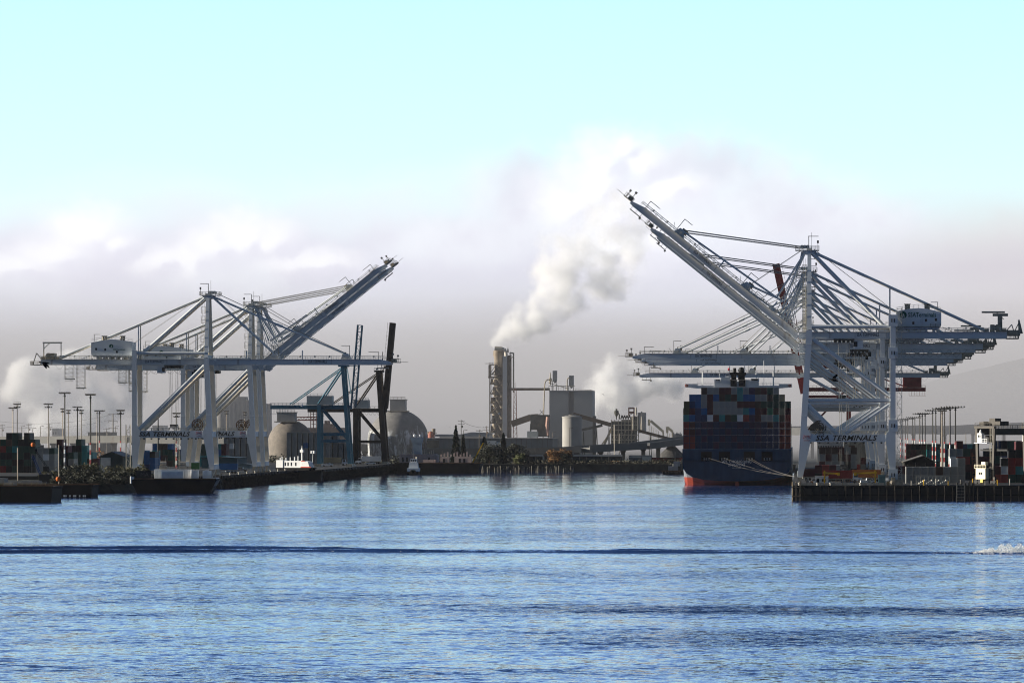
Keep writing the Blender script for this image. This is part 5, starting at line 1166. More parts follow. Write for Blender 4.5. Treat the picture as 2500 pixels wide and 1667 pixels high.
def tractor(px_, Y, col, rz, label):
    t = empty('yard_tractor', (X_(px_, Y), Y, 5.0), label, 'truck', rz=rz)
    mb = MB(); mb.prism([(4.2, .6), (7.4, .6), (7.4, 1.6), (6.1, 1.8), (5.9, 3.2), (4.3, 3.2)], -1.2, 1.2); mb.build('cab', M_SW, t)
    mb = MB(); mb.prism([(5.98, 1.9), (5.82, 3.0), (4.6, 3.0), (4.6, 1.9)], -1.22, 1.22); mb.build('window', M_GLASS, t)
    mb = MB(); mb.box(-6.2, 4.6, -1.1, 1.1, 1.15, 1.42); mb.box(-6.2, -5.9, -1.2, 1.2, .8, 1.6); mb.build('chassis', M_GEAR, t)
    mb = MB(); mb.box(-6.1, 6.1 - 2.1, -1.22, 1.22, 1.46, 4.2)
    for k in range(18): mb.box(-5.9 + k * .56, -5.7 + k * .56, -1.27, -1.221, 1.6, 4.05)
    mb.build('container', mat('container_' + col, CC[col]), t)
    for xx in (-5.0, -3.7, 4.9, 6.6): mb = MB(); mb.tube((xx, -1.2, .52), (xx, 1.2, .52), .52, n=12); mb.build('wheel', M_FUN, t)
for q in ((2052, 1690, 'red', 0, 'yard tractor hauling a red box under the nearest right portal'), (2108, 1720, 'orange', R(180), 'yard tractor hauling an orange box behind the yellow davit'), (2002, 1760, 'maroon', R(4), 'yard tractor hauling a maroon box behind the waterside leg'),
          (545, 2050, 'blue', R(180), 'yard tractor hauling a blue box beside the teal warehouse'), (815, 2500, 'tan', 0, 'yard tractor hauling a tan box under the blue crane'), (902, 2620, 'white', R(180), 'yard tractor hauling a white box under the brown crane')): tractor(*q)
M_BAR = mat('worn_concrete', (.34, .32, .28), .85, .2, .6, dirt=.2)
for k in range(14):
    px_ = 1962 + k * 14.6; x = X_(px_, 1601.5); mb = MB(); mb.prism([(x - .95, 5), (x + .95, 5), (x + .95, 5.25), (x + .9, 5.9), (x - .9, 5.9), (x - .95, 5.25)], 1601.2, 1601.7)
    tag(mb.build('concrete_barrier', M_BAR), f'low concrete barrier on the pier edge, {ORD[k]} from the left', 'barrier', 'concrete barriers along the pier edge')
for k in range(9):
    px_ = 2225 + k * 30; x = X_(px_, 1600.5); mb = MB(); mb.tube((x, 1600.5, 5), (x, 1600.5, 6.3 + .4 * (k % 3)), .16, .14, n=8); mb.lathe((x, 1600.5, 6.3 + .4 * (k % 3)), [(.2, 0), (.2, .12), (0, .2)], 8)
    tag(mb.build('guard_post', M_YEL if k % 2 else M_BOLL), f'{"yellow" if k % 2 else "pale"} guard post on the right pier edge, {ORD[k]} from the left', 'post', 'guard posts along the right pier')
mb = MB()
for k in range(6): mb.box(X_(2180, 1606), X_(2180, 1606) + 3.2, 1606, 1608.4, 5 + k * .34, 5.26 + k * .34)
tag(mb.build('hatch_cover_pile', M_GEAR), 'pile of tan steel plates on the pier right of the landside leg', 'plate pile')
mb = MB(); a = X_(1990, 1630)
mb.box(a, a + 4.4, 1630, 1632.4, 5, 7.6); mb.box(a - .1, a + 4.5, 1629.9, 1632.5, 7.6, 7.75); hb_ = mb.build('site_hut', M_HUT); tag(hb_, 'small white site hut behind the left yellow davit', 'hut')
mb = MB(); mb.box(a + .5, a + 1.4, 1629.94, 1629.995, 5.1, 7.1); mb.build('door', M_FUN, hb_)
mb = MB(); mb.box(a + 2.2, a + 3.5, 1629.94, 1629.995, 6.0, 6.9); mb.build('window', M_GLASS, hb_)
for k in range(10):
    x = -230.4; y = 1945 + k * 30; mb = MB(); mb.lathe((0, 0, 0), [(0, 0), (.45, 0), (.35, .3), (.3, .6), (.55, .75), (.5, .95), (0, 1.0)], 12)
    o = mb.build('bollard', M_BOLL, None, (x + .4, y, 5.0), smooth=True); tag(o, f'pale bollard along the left quay edge, {ORD[k]} from the nearest', 'bollard', 'bollards along the left quay')
place_containers()
# ------------------------------------------------------------------ older lattice-boom cranes
def old_crane(name, sx0, sx1, base_y, Y, m, label, zg, zap, boom, lattice, zp, hs=(None, None), back=-30, sgn=1, z0=5.0, legw=1.9):
    """x positions of landside and waterside legs at the quay, girder height, apex height, boom end points"""
    xa, xb = sx0, sx1; root = empty(name, (xb, Y, z0), label, 'crane', 'container gantry cranes on the quays'); span = (xa - xb)
    yb = 12.0; dirn = 1 if span < 0 else -1      # water is towards dirn
    for y in (0.0, yb):
        mb = MB(); mb.frame((span, y, .4), (span, y, zg + 1), legw, 1.6, up=(0, 1, 0)); mb.build('leg', m, root)
        mb = MB(); mb.frame((0, y, .4), (dirn * -3.6, y, zap), legw, 1.6, legw * .85, 1.4, up=(0, 1, 0)); mb.build('leg', m, root)
        for zq in zp:
            mb = MB(); xr = dirn * -3.6 * zq / zap; mb.frame((span, y, zq), (xr, y, zq), 1.0, 1.5); mb.build('portal_beam', m, root)
        mb = MB(); mb.tube((span * .92, y, zg - 1), (dirn * -1.9, y, zp[0] + 1.2), .5, n=8); mb.build('brace', m, root)
        mb = MB(); mb.tube((dirn * -3.8, y, zap - .5), (span - dirn * .5, y, zg + 1.5), .42, n=8); mb.build('tower_diagonal', m, root)
        mb = MB(); mb.tube((dirn * -3.8, y, zap - .3), (dirn * (back + 10), y, zg + 1.2), .26, n=8); mb.build('backstay', m, root)
        mb = MB(); mb.prism([(span - 1.6, 0), (span + 1.6, 0), (span + 1.2, 1.2), (span - 1.2, 1.2)], y - 4, y + 4); mb.prism([(-1.6, 0), (1.6, 0), (1.2, 1.2), (-1.2, 1.2)], y - 4, y + 4); mb.build('bogie', M_GEAR, root)
    mb = MB()
    for y in (4.0, 8.0): mb.box(*sorted((dirn * back, dirn * .5)), y - .6, y + .6, zg - 1.1, zg + .9)
    mb.rail((dirn * back, 3.2, zg + .9), (0, 3.2, zg + .9), 1.1, 2.0, .07)
    for k in range(7): mb.frame((dirn * (back + .5 + k * 1.4), 3.0, zg - 1.1), (dirn * (back + .5 + k * 1.4), 3.0, zg - 3.4), .14, .14)
    mb.frame((dirn * back, 3.0, zg - 3.4), (dirn * (back + 9), 3.0, zg - 3.4), .16, .16)
    mb.build('girder', m, root)
    if hs[0] is not None:
        mb = MB(); mb.box(*sorted((hs[0], hs[1])), 1.5, 10.5, zg + 1.0, zg + hs[2]); mb.rail((hs[0], 1.6, zg + hs[2]), (hs[1], 1.6, zg + hs[2]), 1.1, 1.6, .06); mb.build('machine_house', hs[3], root)
    mb = MB(); mb.box(dirn * -3.6 - 2.2, dirn * -3.6 + 2.2, -.8, yb + .8, zap, zap + .9); mb.rail((dirn * -3.6 - 2.2, -.8, zap + .9), (dirn * -3.6 + 2.2, -.8, zap + .9), 1.2, 1.0, .07); mb.build('apex_head', m, root)
    (x0, zz0), (x1, zz1) = boom; mb = MB(); a = Vector((x0, 3.6, zz0)); e = Vector((x1, 3.6, zz1)); d = (e - a).normalized(); sd_ = Vector((d.z, 0, -d.x)) * lattice[0]
    if lattice[1]:
        for off in (Vector((0, 0, 0)), sd_):
            for dyq in (0, 4.8): mb.frame(a + off + Vector((0, dyq, 0)), e + off + Vector((0, dyq, 0)), .5, .5)
        n = 12
        for k in range(n + 1):
            q = a.lerp(e, k / n); mb.frame(q, q + sd_, .28, .28); mb.frame(q + Vector((0, 4.8, 0)), q + sd_ + Vector((0, 4.8, 0)), .24, .24); mb.frame(q, q + Vector((0, 4.8, 0)), .24, .24)
            if k < n: q2 = a.lerp(e, (k + 1) / n); mb.frame(q if k % 2 else q + sd_, q2 + sd_ if k % 2 else q2, .22, .22)
    else:
        up = Vector((d.z, 0, -d.x))
        mb.frame(a + sd_ * .5, e + sd_ * .5, 1.4, abs(lattice[0]), up=tuple(up)); mb.frame(a + sd_ * .5 + Vector((0, 4.6, 0)), e + sd_ * .5 + Vector((0, 4.6, 0)), 1.4, abs(lattice[0]), up=tuple(up))
        n = 22
        for k in range(n):
            q = a.lerp(e, (k + .5) / n) - sd_ * .12; mb.frame(q, q - sd_.normalized() * .9, .1, .1)
        mb.frame(a - sd_.normalized() * 1.0, e - sd_.normalized() * 1.0, .12, .12)
        q = a.lerp(e, .46); mb.frame(q - sd_ * .1, q - sd_.normalized() * 2.4 + d * 6, .4, .4); mb.frame(q - sd_.normalized() * 2.3 - d * 6, q - sd_.normalized() * 2.3 + d * 9, .3, .3)
    mb.build('boom', m, root)
    mb = MB(); t_ = a.lerp(e, .5)
    for y in (4.4, 7.6): mb.tube((dirn * -3.6 + dirn * 1.6, y, zap + .5), (t_.x, y, t_.z), .16, n=6); mb.tube((dirn * -3.6 + dirn * 1.6, y, zap), (a.x, y, a.z + 6), .12, n=6)
    mb.build('forestay', m, root)
    mb = MB()
    for k in range(8):
        prev = None
        for j in range(7):
            t = j / 6; q = Vector((dirn * (-20 + k * 2.2 + t * 2.0), 3.0, zg - 1.2 - 1.5 * math.sin(math.pi * t)))
            if prev is not None: mb.frame(prev, q, .09, .09)
            prev = q
    f = mb.build('festoon_cable', M_MACH, root)
    return root
M_BLUEC = mat('blue_crane_paint', (.045, .15, .215), .55, .12, .2, dirt=.15, dirtcol=(.05, .08, .09)); M_BRNC = mat('brown_crane_paint', (.045, .036, .028), .6, .2, .2, dirt=.2, dirtcol=(.09, .05, .03))
M_REDC = mat('dark_red_crane_paint', (.27, .05, .042), .6, .18, .2, dirt=.2, dirtcol=(.08, .03, .02)); M_GREYH = mat('grey_house_paint', (.36, .40, .40), .6, .1, .3, dirt=.15, streak=True)
Y = 2450; s = F / Y
def lz(py, Y, z0=5.0): return Z_(py, Y) - z0
xl, xw = X_(779, Y), X_(854, Y)
old_crane('gantry_crane', xl, xw, 1138, Y, M_BLUEC, 'blue gantry crane with near-vertical lattice boom, beside the domes', lz(993, Y), lz(895, Y), ((X_(855, Y) - xw, lz(992, Y)), (X_(871, Y) - xw, lz(793, Y))), (2.2, True), (lz(1076, Y), lz(1060, Y)), (X_(748, Y) - xw, X_(810, Y) - xw, lz(966, Y) - lz(993, Y), M_GREYH), back=-40)
Y = 2640; xl, xw = X_(869, Y), X_(940, Y)
old_crane('gantry_crane', xl, xw, 1130, Y, M_BRNC, 'dark brown gantry crane with solid near-vertical boom, right of the blue crane', lz(1001, Y), lz(908, Y), ((X_(931, Y) - xw, lz(996, Y)), (X_(950, Y) - xw, lz(787, Y))), (3.0, False), (lz(1078, Y),), (X_(862, Y) - xw, X_(899, Y) - xw, lz(976, Y) - lz(1001, Y), M_GREYH), back=-42, legw=3.0)
Y = 2610; xw, xl = X_(1957, Y), X_(2072, Y)
old_crane('gantry_crane', xl, xw, 1130, Y, M_REDC, 'dark red gantry crane with solid near-vertical boom, farthest on the right quay', lz(950, Y), lz(860, Y), ((X_(1972, Y) - xw, lz(958, Y)), (X_(1903, Y) - xw, lz(642, Y))), (-3.9, False), (lz(1062, Y), lz(968, Y)), (X_(2205, Y) - xw, X_(2250, Y) - xw, 7.0, M_REDC), back=-66, legw=2.4)
# ------------------------------------------------------------------ wooded hills behind the port
def hill(pts, Y, label, m, amp=6.0, depth=1800):
    mb = MB(); n = 120; rows = 16; x0, x1 = pts[0][0], pts[-1][0]
    def top(px_):
        for (a, ya), (c_, yc_) in zip(pts, pts[1:]):
            if a <= px_ <= c_: return ya + (yc_ - ya) * (px_ - a) / (c_ - a)
        return pts[-1][1]
    for i in range(n + 1):
        px_ = x0 + (x1 - x0) * i / n; H_ = max(5.0, Z_(top(px_), Y + depth * .6)); x = X_(px_, Y)
        for j in range(rows + 1):
            t = j / rows; z = 2 + (H_ - 2) * (math.sin(min(1, t / .6) * math.pi / 2) if t < .6 else 1 - .3 * (t - .6)) + amp * t * mnoise.fractal(Vector((x * .006, t * 3, Y)), 1.0, 2.0, 4)
            mb.v.append((x * (1 + depth * t / Y), Y + depth * t, z))
    for i in range(n):
        for j in range(rows): mb.f.append((i * (rows + 1) + j, (i + 1) * (rows + 1) + j, (i + 1) * (rows + 1) + j + 1, i * (rows + 1) + j + 1)); mb.mi.append(0)
    o = mb.build(label, m, smooth=True); tag(o, kind='structure'); return o
M_HILL = bpy.data.materials.new('wooded_slope'); M_HILL.use_nodes = True; g = NB(M_HILL.node_tree); p = M_HILL.node_tree.nodes['Principled BSDF']
gp = g.n('ShaderNodeNewGeometry').outputs['Position']
vor = g.n('ShaderNodeTexVoronoi'); g.put(vor.inputs['Vector'], gp); vor.inputs['Scale'].default_value = .075
nh = g.noise(gp, .02, 5, .65); col = g.ramp(g.m('ADD', g.m('MULTIPLY', vor.outputs['Distance'], .5), g.m('MULTIPLY', nh, .6)), [(.25, (.010, .012, .008)), (.5, (.026, .027, .015)), (.75, (.055, .042, .022))])
g.put(p.inputs['Base Color'], col); p.inputs['Roughness'].default_value = 1.0
bn = g.n('ShaderNodeBump'); bn.inputs['Distance'].default_value = 6.0; bn.inputs['Strength'].default_value = 1.0; g.put(bn.inputs['Height'], g.m('SUBTRACT', 1.0, vor.outputs['Distance'])); g.put(p.inputs['Normal'], bn.outputs[0])
hill([(1500, 1046), (1750, 1015), (2000, 990), (2200, 955), (2350, 915), (2520, 875), (2800, 850)], 5200, 'hill', M_HILL, 10)
hill([(-300, 1035), (0, 1040), (300, 1036), (700, 1030), (1000, 1034), (1300, 1040), (1700, 1044), (2600, 1044)], 6200, 'far_hill', M_HILL, 5)
# ------------------------------------------------------------------ cement works
M_CONC = mat('pale_concrete', (.36, .35, .33), .85, .12, .08, dirt=.18, dirtcol=(.2, .18, .15), streak=True)
M_SILO = mat('silo_grey', (.30, .31, .31), .85, .08, .05, dirt=.12, dirtcol=(.2, .2, .19), streak=True)
M_TANS = mat('tan_steel', (.24, .195, .145), .6, .2, .3, dirt=.2, dirtcol=(.2, .12, .06)); M_GALL = mat('brown_gallery', (.12, .085, .055), .75, .2, .3)
M_DKP = mat('dark_plant_steel', (.075, .080, .070), .8, .3, .25, dirt=.2, dirtcol=(.14, .11, .08)); M_REDL = mat('red_lattice', (.30, .10, .07), .6, .2, .5)
M_DUCT = mat('bright_duct', (.55, .50, .42), .45, .1, .3)
Y = 2950
def zx(x, y_, o=(1000, 820), k=4.356): return o[0] + x / k, o[1] + y_ / k
def bxp(mb, x0, y0, x1, y1, Y, d, o=(1000, 820), k=4.356, z0=None):
    """box whose front fills a photo rectangle (zoom pixels) at a distance"""
    a = zx(x0, y0, o, k); c_ = zx(x1, y1, o, k); mb.box(X_(a[0], Y), X_(c_[0], Y), Y, Y + d, Z_(c_[1], Y) if z0 is None else z0, Z_(a[1], Y)); return mb
def ptz(x, y_, Y, o=(1000, 820), k=4.356): a = zx(x, y_, o, k); return Vector((X_(a[0], Y), Y, Z_(a[1], Y)))
tw = empty('preheater_tower', (X_(1225, Y), Y, 4.0), 'tall steel cement tower with lattice frame and tilted duct on top', 'industrial tower')
def rel(o, root):
    o.location = -Vector(root.location); o.parent = root; return o
mb = MB(); c_ = ptz(940, 300, Y); r_ = 54 / 4.356 / (F / Y)
mb.lathe((c_.x, Y + 6, 0), [(0, 4), (r_ * .8, 4), (r_ * .8, 40), (r_ * .86, c_.z), (r_ * .86, ptz(0, 240, Y).z), (r_ * 1.06, ptz(0, 205, Y).z), (r_ * 1.06, ptz(0, 160, Y).z), (r_ * .9, ptz(0, 150, Y).z), (0, ptz(0, 150, Y).z)], 22)
rel(mb.build('drum', M_TANS, smooth=True), tw)
mb = MB()
for k in range(7):
    zq = 10 + k * 6.6; mb.lathe((c_.x - 2.0, Y + 2.0, zq), [(0, 0), (.5, 0), (1.5, 2.2), (1.5, 3.8), (0, 4.0)], 16); mb.tube((c_.x + 2.0, Y + 1, zq), (c_.x - 1.2, Y + 1, zq + 5.5), .5, n=8)
rel(mb.build('cyclone', mat('warm_duct', (.36, .30, .22), .45, .15, .4), smooth=True), tw)
mb = MB(); xa, xb = ptz(853, 0, Y).x, ptz(985, 0, Y).x; zt = ptz(0, 305, Y).z
for x in (xa, (xa + xb) / 2, xb):
    for y in (Y - 1, Y + 11): mb.frame((x, y, 4), (x, y, zt), .5, .5)
n = 10
for k in range(n + 1):
    z = 4 + (zt - 4) * k / n
    for y in (Y - 1, Y + 11): mb.frame((xa, y, z), (xb, y, z), .4, .5)
    mb.rail((xa, Y - 1.2, z), (xb, Y - 1.2, z), 1.2, 1.5, .09)
    if k < n:
        z2 = 4 + (zt - 4) * (k + 1) / n; xm = (xa + xb) / 2
        mb.frame((xa, Y - 1, z), (xm, Y - 1, z2), .28, .28); mb.frame((xb, Y - 1, z), (xm, Y - 1, z2), .28, .28)
mb.box(ptz(840, 0, Y).x, xa + .4, Y - 1.6, Y + 2, ptz(0, 435, Y).z, ptz(0, 310, Y).z)
mb.frame(ptz(800, 293, Y), ptz(880, 293, Y), .35, .35); mb.frame(ptz(835, 440, Y), ptz(975, 440, Y), .5, 1.0)
rel(mb.build('lattice_frame', M_TANS), tw)
rt_ = random.Random(4); M_INN = mat('tower_machinery', (.15, .12, .09), .7, .3, .3, dirt=.25, dirtcol=(.26, .17, .09))
mb = MB()
for k in range(n):
    z = 4 + (zt - 4) * k / n; hq = (zt - 4) / n
    mb.box(xa + .3, xb - .3, Y + .2, Y + 10.5, z - .15, z + .15)
    for j in range(4):
        x = xa + .5 + rt_.random() * (xb - xa - 2.6); w_ = rt_.uniform(.7, 1.9); mb.box(x, x + w_, Y + rt_.uniform(.6, 3), Y + 9, z + .2, z + hq * rt_.uniform(.45, .95))
    mb.tube((xa + 1.2, Y + 1, z), (xb - 1.5, Y + 1.4, z + hq), .35, n=8)
rel(mb.build('tower_machinery', M_INN), tw)
mb = MB(); bxp(mb, 990, 215, 1036, 1070, Y - 1.5, 8); rel(mb.build('elevator_shaft', mat('shaft_cladding', (.42, .44, .46), .6, .06, .2)), tw)
mb = MB(); a = ptz(1058, 0, Y)
mb.lathe((a.x, Y + 4, 0), [(0, 4), (1.0, 4), (1.0, ptz(0, 205, Y).z), (0, ptz(0, 205, Y).z)], 14)
for q in (1040, 1080): mb.frame((ptz(q, 0, Y).x, Y, 4), (ptz(q, 0, Y).x, Y, ptz(0, 200, Y).z), .45, .45)
for k in range(14):
    z = 6 + k * 4.6; mb.frame((ptz(1038, 0, Y).x, Y - .4, z), (ptz(1082, 0, Y).x, Y - .4, z), .3, .7); mb.frame((ptz(1040, 0, Y).x, Y - .2, z), (ptz(1080, 0, Y).x, Y - .2, z + 4.6), .2, .2)
rel(mb.build('side_column', mat('dark_column_steel', (.16, .13, .10), .6, .3, .3)), tw)
mb = MB(); mb.tube(ptz(1105, 600, Y), ptz(1105, 180, Y), .45, n=8); mb.tube(ptz(1105, 182, Y), ptz(1062, 182, Y), .45, n=8); mb.frame(ptz(1070, 250, Y), ptz(1108, 208, Y), .3, .3); mb.frame(ptz(1072, 185, Y), ptz(1072, 250, Y), .3, .3); mb.lathe(ptz(1046, 180, Y), [(0, 0), (.45, .2), (.45, 1.8), (.12, 3.0), (.06, 4.0), (0, 4.2)], 10)
rel(mb.build('vent_pipe', M_GEAR), tw)
mb = MB(); mb.tube(ptz(905, 132, Y), ptz(985, 138, Y), 23 / 4.356 / (F / Y), n=18); pr = ptz(985, 138, Y)
for (xx, yy_) in ((1005, 142), (1018, 158), (1026, 185), (1028, 220)):
    q = ptz(xx, yy_, Y); mb.tube(pr, q, 1.0, n=14); pr = q
rel(mb.build('top_duct', M_DUCT, smooth=True), tw)
# red lattice mast beside the tower
mb = MB(); z1 = ptz(0, 560, Y).z
for k in range(16):
    z = 4 + (z1 - 4) * k / 15; w_ = 1.4 - .8 * k / 15; xm = ptz(1125, 0, Y).x
    for sx_ in (-1, 1):
        for y in (-1.2, 1.2):
            if k < 15: z2 = 4 + (z1 - 4) * (k + 1) / 15; w2 = 1.4 - .8 * (k + 1) / 15; mb.frame((xm + sx_ * w_, Y - 3 + y, z), (xm + sx_ * w2, Y - 3 + y, z2), .28, .28)
    mb.frame((xm - w_, Y - 4.2, z), (xm + w_, Y - 4.2, z), .22, .22)
    if k < 15: mb.frame((xm - w_, Y - 4.2, z), (xm + w_, Y - 4.2, z + (z1 - 4) / 15), .18, .18)
mb.frame((xm, Y - 3, z1), (xm, Y - 3, z1 + 3.6), .25, .25); o = mb.build('lattice_mast', M_REDL); tag(o, 'reddish lattice mast just right of the cement tower', 'mast')
# conveyor galleries
def gallery(pts, h, Y, m, label, legs=(), o=(1000, 820), k=4.356, w_=3.0):
    mb = MB(); ps = [ptz(x, y_, Y, o, k) for x, y_ in pts]
    for a, c_ in zip(ps, ps[1:]): mb.frame(a, c_, w_, h)
    ob = mb.build('conveyor_gallery', m); tag(ob, label, 'conveyor')
    if legs:
        mb = MB()
        for x, y_ in legs:
            q = ptz(x, y_, Y, o, k); mb.frame((q.x - .8, Y, 4), (q.x, Y, q.z - h / 2), .4, .4); mb.frame((q.x + .8, Y, 4), (q.x, Y, q.z - h / 2), .4, .4)
        mb.build('trestle', M_DKP, ob)
    return ob
gallery([(1085, 566), (1490, 566)], 1.5, 2956, M_GALL, 'level brown conveyor gallery between the cement tower and the grey silo block')
gallery([(1085, 935), (1290, 865), (1370, 862)], 3.8, 2940, M_GALL, 'thick brown inclined gallery rising right from the foot of the cement tower', ((1285, 900),))
gallery([(1740, 833), (2160, 950)], 2.4, 2890, M_GALL, 'brown inclined gallery falling right from the small silo to the dark plant', ((1970, 900), (2120, 940)))
gallery([(1800, 1005), (2050, 950)], 1.5, 2885, M_DKP, 'lower dark gallery crossing in front of the silo block', ((1850, 1000), (1990, 960)))
gallery([(830, 975), (1190, 1070)], 1.7, 2860, M_GALL, 'brown gallery sloping down right of the dark plant toward the ship', ((960, 1010),), (1380, 840), 4.6125)
Y = 2900
bd = empty('transfer_house', (X_(1318, Y), Y, 4), 'dark transfer house on stilts left of the silo block', 'industrial building')
mb = MB(); bxp(mb, 1285, 838, 1478, 1000, Y, 12); rel(mb.build('wall', M_DKP), bd)
mb = MB(); bxp(mb, 1365, 850, 1478, 1070, Y - .3, 8); 
for x in (1290, 1360, 1420, 1475): mb.frame(ptz(x, 1000, Y), ptz(x, 1140, Y), .5, .5)
mb.frame(ptz(1375, 840, Y), ptz(1430, 785, Y), .3, .3); mb.frame(ptz(1430, 840, Y), ptz(1385, 785, Y), .3, .3)
rel(mb.build('stilt', M_DKP), bd)
mb = MB(); bxp(mb, 1250, 1012, 1360, 1078, Y - 20, 8); o = mb.build('pale_shed_box', mat('pale_cladding', (.38, .41, .40), .6, .06, .2)); tag(o, 'small pale box building under the brown gallery', 'industrial building')
mb = MB(); bxp(mb, 1455, 940, 1478, 1060, Y - 6, 3); mb.tube(ptz(1470, 860, Y - 6), ptz(1462, 960, Y - 6), 1.0, n=10); mb.tube(ptz(1462, 960, Y - 6), ptz(1474, 1060, Y - 6), .8, n=10); o = mb.build('dust_pipe', mat('pinkish_pipe', (.5, .3, .24), .5, .15, .4)); tag(o, 'pinkish upright duct against the left side of the silo block', 'duct')
# silo block: two flat grey halves with a darker joint, roof filters and a down pipe
Y = 2930; sb = empty('silo_block', (X_(1394, Y), Y, 4), 'large flat grey silo block with two filter housings on its roof', 'silo')
mb = MB(); bxp(mb, 1486, 585, 1690, 1300, Y, 34, z0=4); bxp(mb, 1748, 585, 1945, 1300, Y, 34, z0=4); bxp(mb, 1690.5, 590, 1747.5, 1300, Y + 4, 28, z0=4); bxp(mb, 1484, 580, 1947, 588, Y - .6, 35); rel(mb.build('wall', M_SILO), sb)
mb = MB(); bxp(mb, 1945.5, 850, 1972, 1290, Y + 1, 16, z0=4); rel(mb.build('side_annex', M_DKP), sb)
mb = MB()
for x0, x1, y0, y1 in ((1518, 1562, 368, 470), (1692, 1740, 420, 525)):
    a, c_ = ptz(x0, y0, Y), ptz(x1, y1, Y); mb.box(a.x, c_.x, Y + 3, Y + 9, c_.z, a.z); xm = (a.x + c_.x) / 2
    mb.add([(a.x, Y + 3, c_.z), (c_.x, Y + 3, c_.z), (c_.x, Y + 9, c_.z), (a.x, Y + 9, c_.z), (xm - .3, Y + 5.5, c_.z - 1.8), (xm + .3, Y + 5.5, c_.z - 1.8), (xm + .3, Y + 6.5, c_.z - 1.8), (xm - .3, Y + 6.5, c_.z - 1.8)], [(0, 3, 2, 1), (4, 5, 6, 7), (0, 1, 5, 4), (1, 2, 6, 5), (2, 3, 7, 6), (3, 0, 4, 7)])
    for x in (a.x, c_.x): mb.frame((x, Y + 3, c_.z), (x, Y + 3, ptz(0, 582, Y).z), .35, .35)
rel(mb.build('filter_housing', M_SILO), sb)
mb = MB(); a = ptz(1492, 470, Y); mb.lathe((a.x, Y + 4, a.z), [(0, -3), (.2, -3), (1.0, 0), (1.0, .8), (.35, 1.6), (.3, 4.5), (0, 4.5)], 12)
pr = None
for xx, yy_ in ((1424, 850), (1436, 520), (1442, 490), (1456, 470), (1476, 462), (1492, 470)):
    q = ptz(xx, yy_, Y - 1)
    if pr is not None: mb.tube(pr, q, .36, n=8)
    pr = q
pr = None
for xx, yy_ in ((1676, 582), (1676, 470), (1682, 452), (1700, 446)):
    q = ptz(xx, yy_, Y + 2)
    if pr is not None: mb.tube(pr, q, .34, n=8)
    pr = q
for x in range(1480, 1940, 26): mb.frame(ptz(x, 582, Y + 1), ptz(x, 582 - (50 if x < 1760 else 12), Y + 1), .2, .2)
mb.frame(ptz(1480, 500, Y + 1), ptz(1690, 560, Y + 1), .4, .4); mb.frame(ptz(1480, 532, Y + 1), ptz(1760, 532, Y + 1), .3, .3); mb.frame(ptz(1760, 568, Y + 1), ptz(1940, 574, Y + 1), .25, .25)
rel(mb.build('roof_pipework', M_GEAR), sb)
# small round silo in front of it
Y = 2800; a, c_ = ptz(1619, 858, Y), ptz(1826, 1200, Y); r_ = (c_.x - a.x) / 2
mb = MB(); mb.lathe(((a.x + c_.x) / 2, Y + r_, 4), [(0, 0), (r_, 0), (r_, a.z - 4.6), (r_ + .25, a.z - 4.5), (r_ + .25, a.z - 4), (0, a.z - 2.6)], 48); so_ = mb.build('round_silo', M_CONC, smooth=True); tag(so_, 'round concrete silo with a lit left flank in front of the silo block', 'silo')
mb = MB(); mb.frame(ptz(1722, 856, Y + 4), ptz(1722, 822, Y + 4), 1.2, 1.2); mb.rail((a.x + 1, Y + 2, a.z), (c_.x - 1, Y + 2, a.z), 1.2, 2, .08); mb.build('roof_hatch', M_GEAR, so_)
# dark plant right of the silos
O7, K7 = (1380, 840), 4.6125; Y = 2860
pl = empty('crushing_plant', (X_(1526, Y), Y, 4), 'cluttered dark steel plant right of the silo block, reddish frame on top', 'industrial building')
mb = MB()
for r4 in ((520, 868, 640, 1140), (640, 850, 750, 1140), (680, 975, 800, 1125), (750, 810, 820, 975)): bxp(mb, *r4, Y + random.uniform(0, 3), 14, O7, K7)
rel(mb.build('wall', M_DKP), pl)
mb = MB()
for k in range(9): x = 520 + k * 38; mb.frame(ptz(x, 850 if k < 6 else 815, Y - 1, O7, K7), ptz(x, 1150, Y - 1, O7, K7), .45, .45)
for y_ in (870, 910, 965, 1020, 1080): mb.frame(ptz(520, y_, Y - 1.1, O7, K7), ptz(825, y_, Y - 1.1, O7, K7), .35, .5)
for k in range(7): x = 524 + k * 40; mb.frame(ptz(x, 1080, Y - 1.2, O7, K7), ptz(x + 40, 970 if k % 2 else 1020, Y - 1.2, O7, K7), .3, .3)
mb.frame(ptz(440, 1130, Y, O7, K7), ptz(530, 930, Y, O7, K7), 1.6, 1.3); mb.frame(ptz(405, 1140, Y, O7, K7), ptz(500, 1000, Y, O7, K7), .6, .6)
rel(mb.build('steel_frame', M_GEAR), pl)
mb = MB(); a = ptz(575, 850, Y, O7, K7); mb.lathe((a.x, Y + 2, a.z), [(0, 0), (.25, 0), (.3, 1.5), (1.35, 3.6), (1.35, 5.0), (.5, 5.6), (.5, 6.4), (0, 6.4)], 14); mb.tube(ptz(592, 775, Y, O7, K7), ptz(608, 790, Y, O7, K7), .45, n=8); mb.tube(ptz(608, 790, Y, O7, K7), ptz(608, 845, Y, O7, K7), .4, n=8)
for k in range(4): mb.tube(ptz(625 + k * 28, 845, Y, O7, K7), ptz(640 + k * 28, 800, Y, O7, K7), .35, n=8); mb.tube(ptz(640 + k * 28, 800, Y, O7, K7), ptz(655 + k * 28, 845, Y, O7, K7), .35, n=8)
rel(mb.build('cyclone', M_DKP, smooth=True), pl)
mb = MB()
for x in (716, 774): mb.frame(ptz(x, 810, Y, O7, K7), ptz(x, 716, Y, O7, K7), .7, .7)
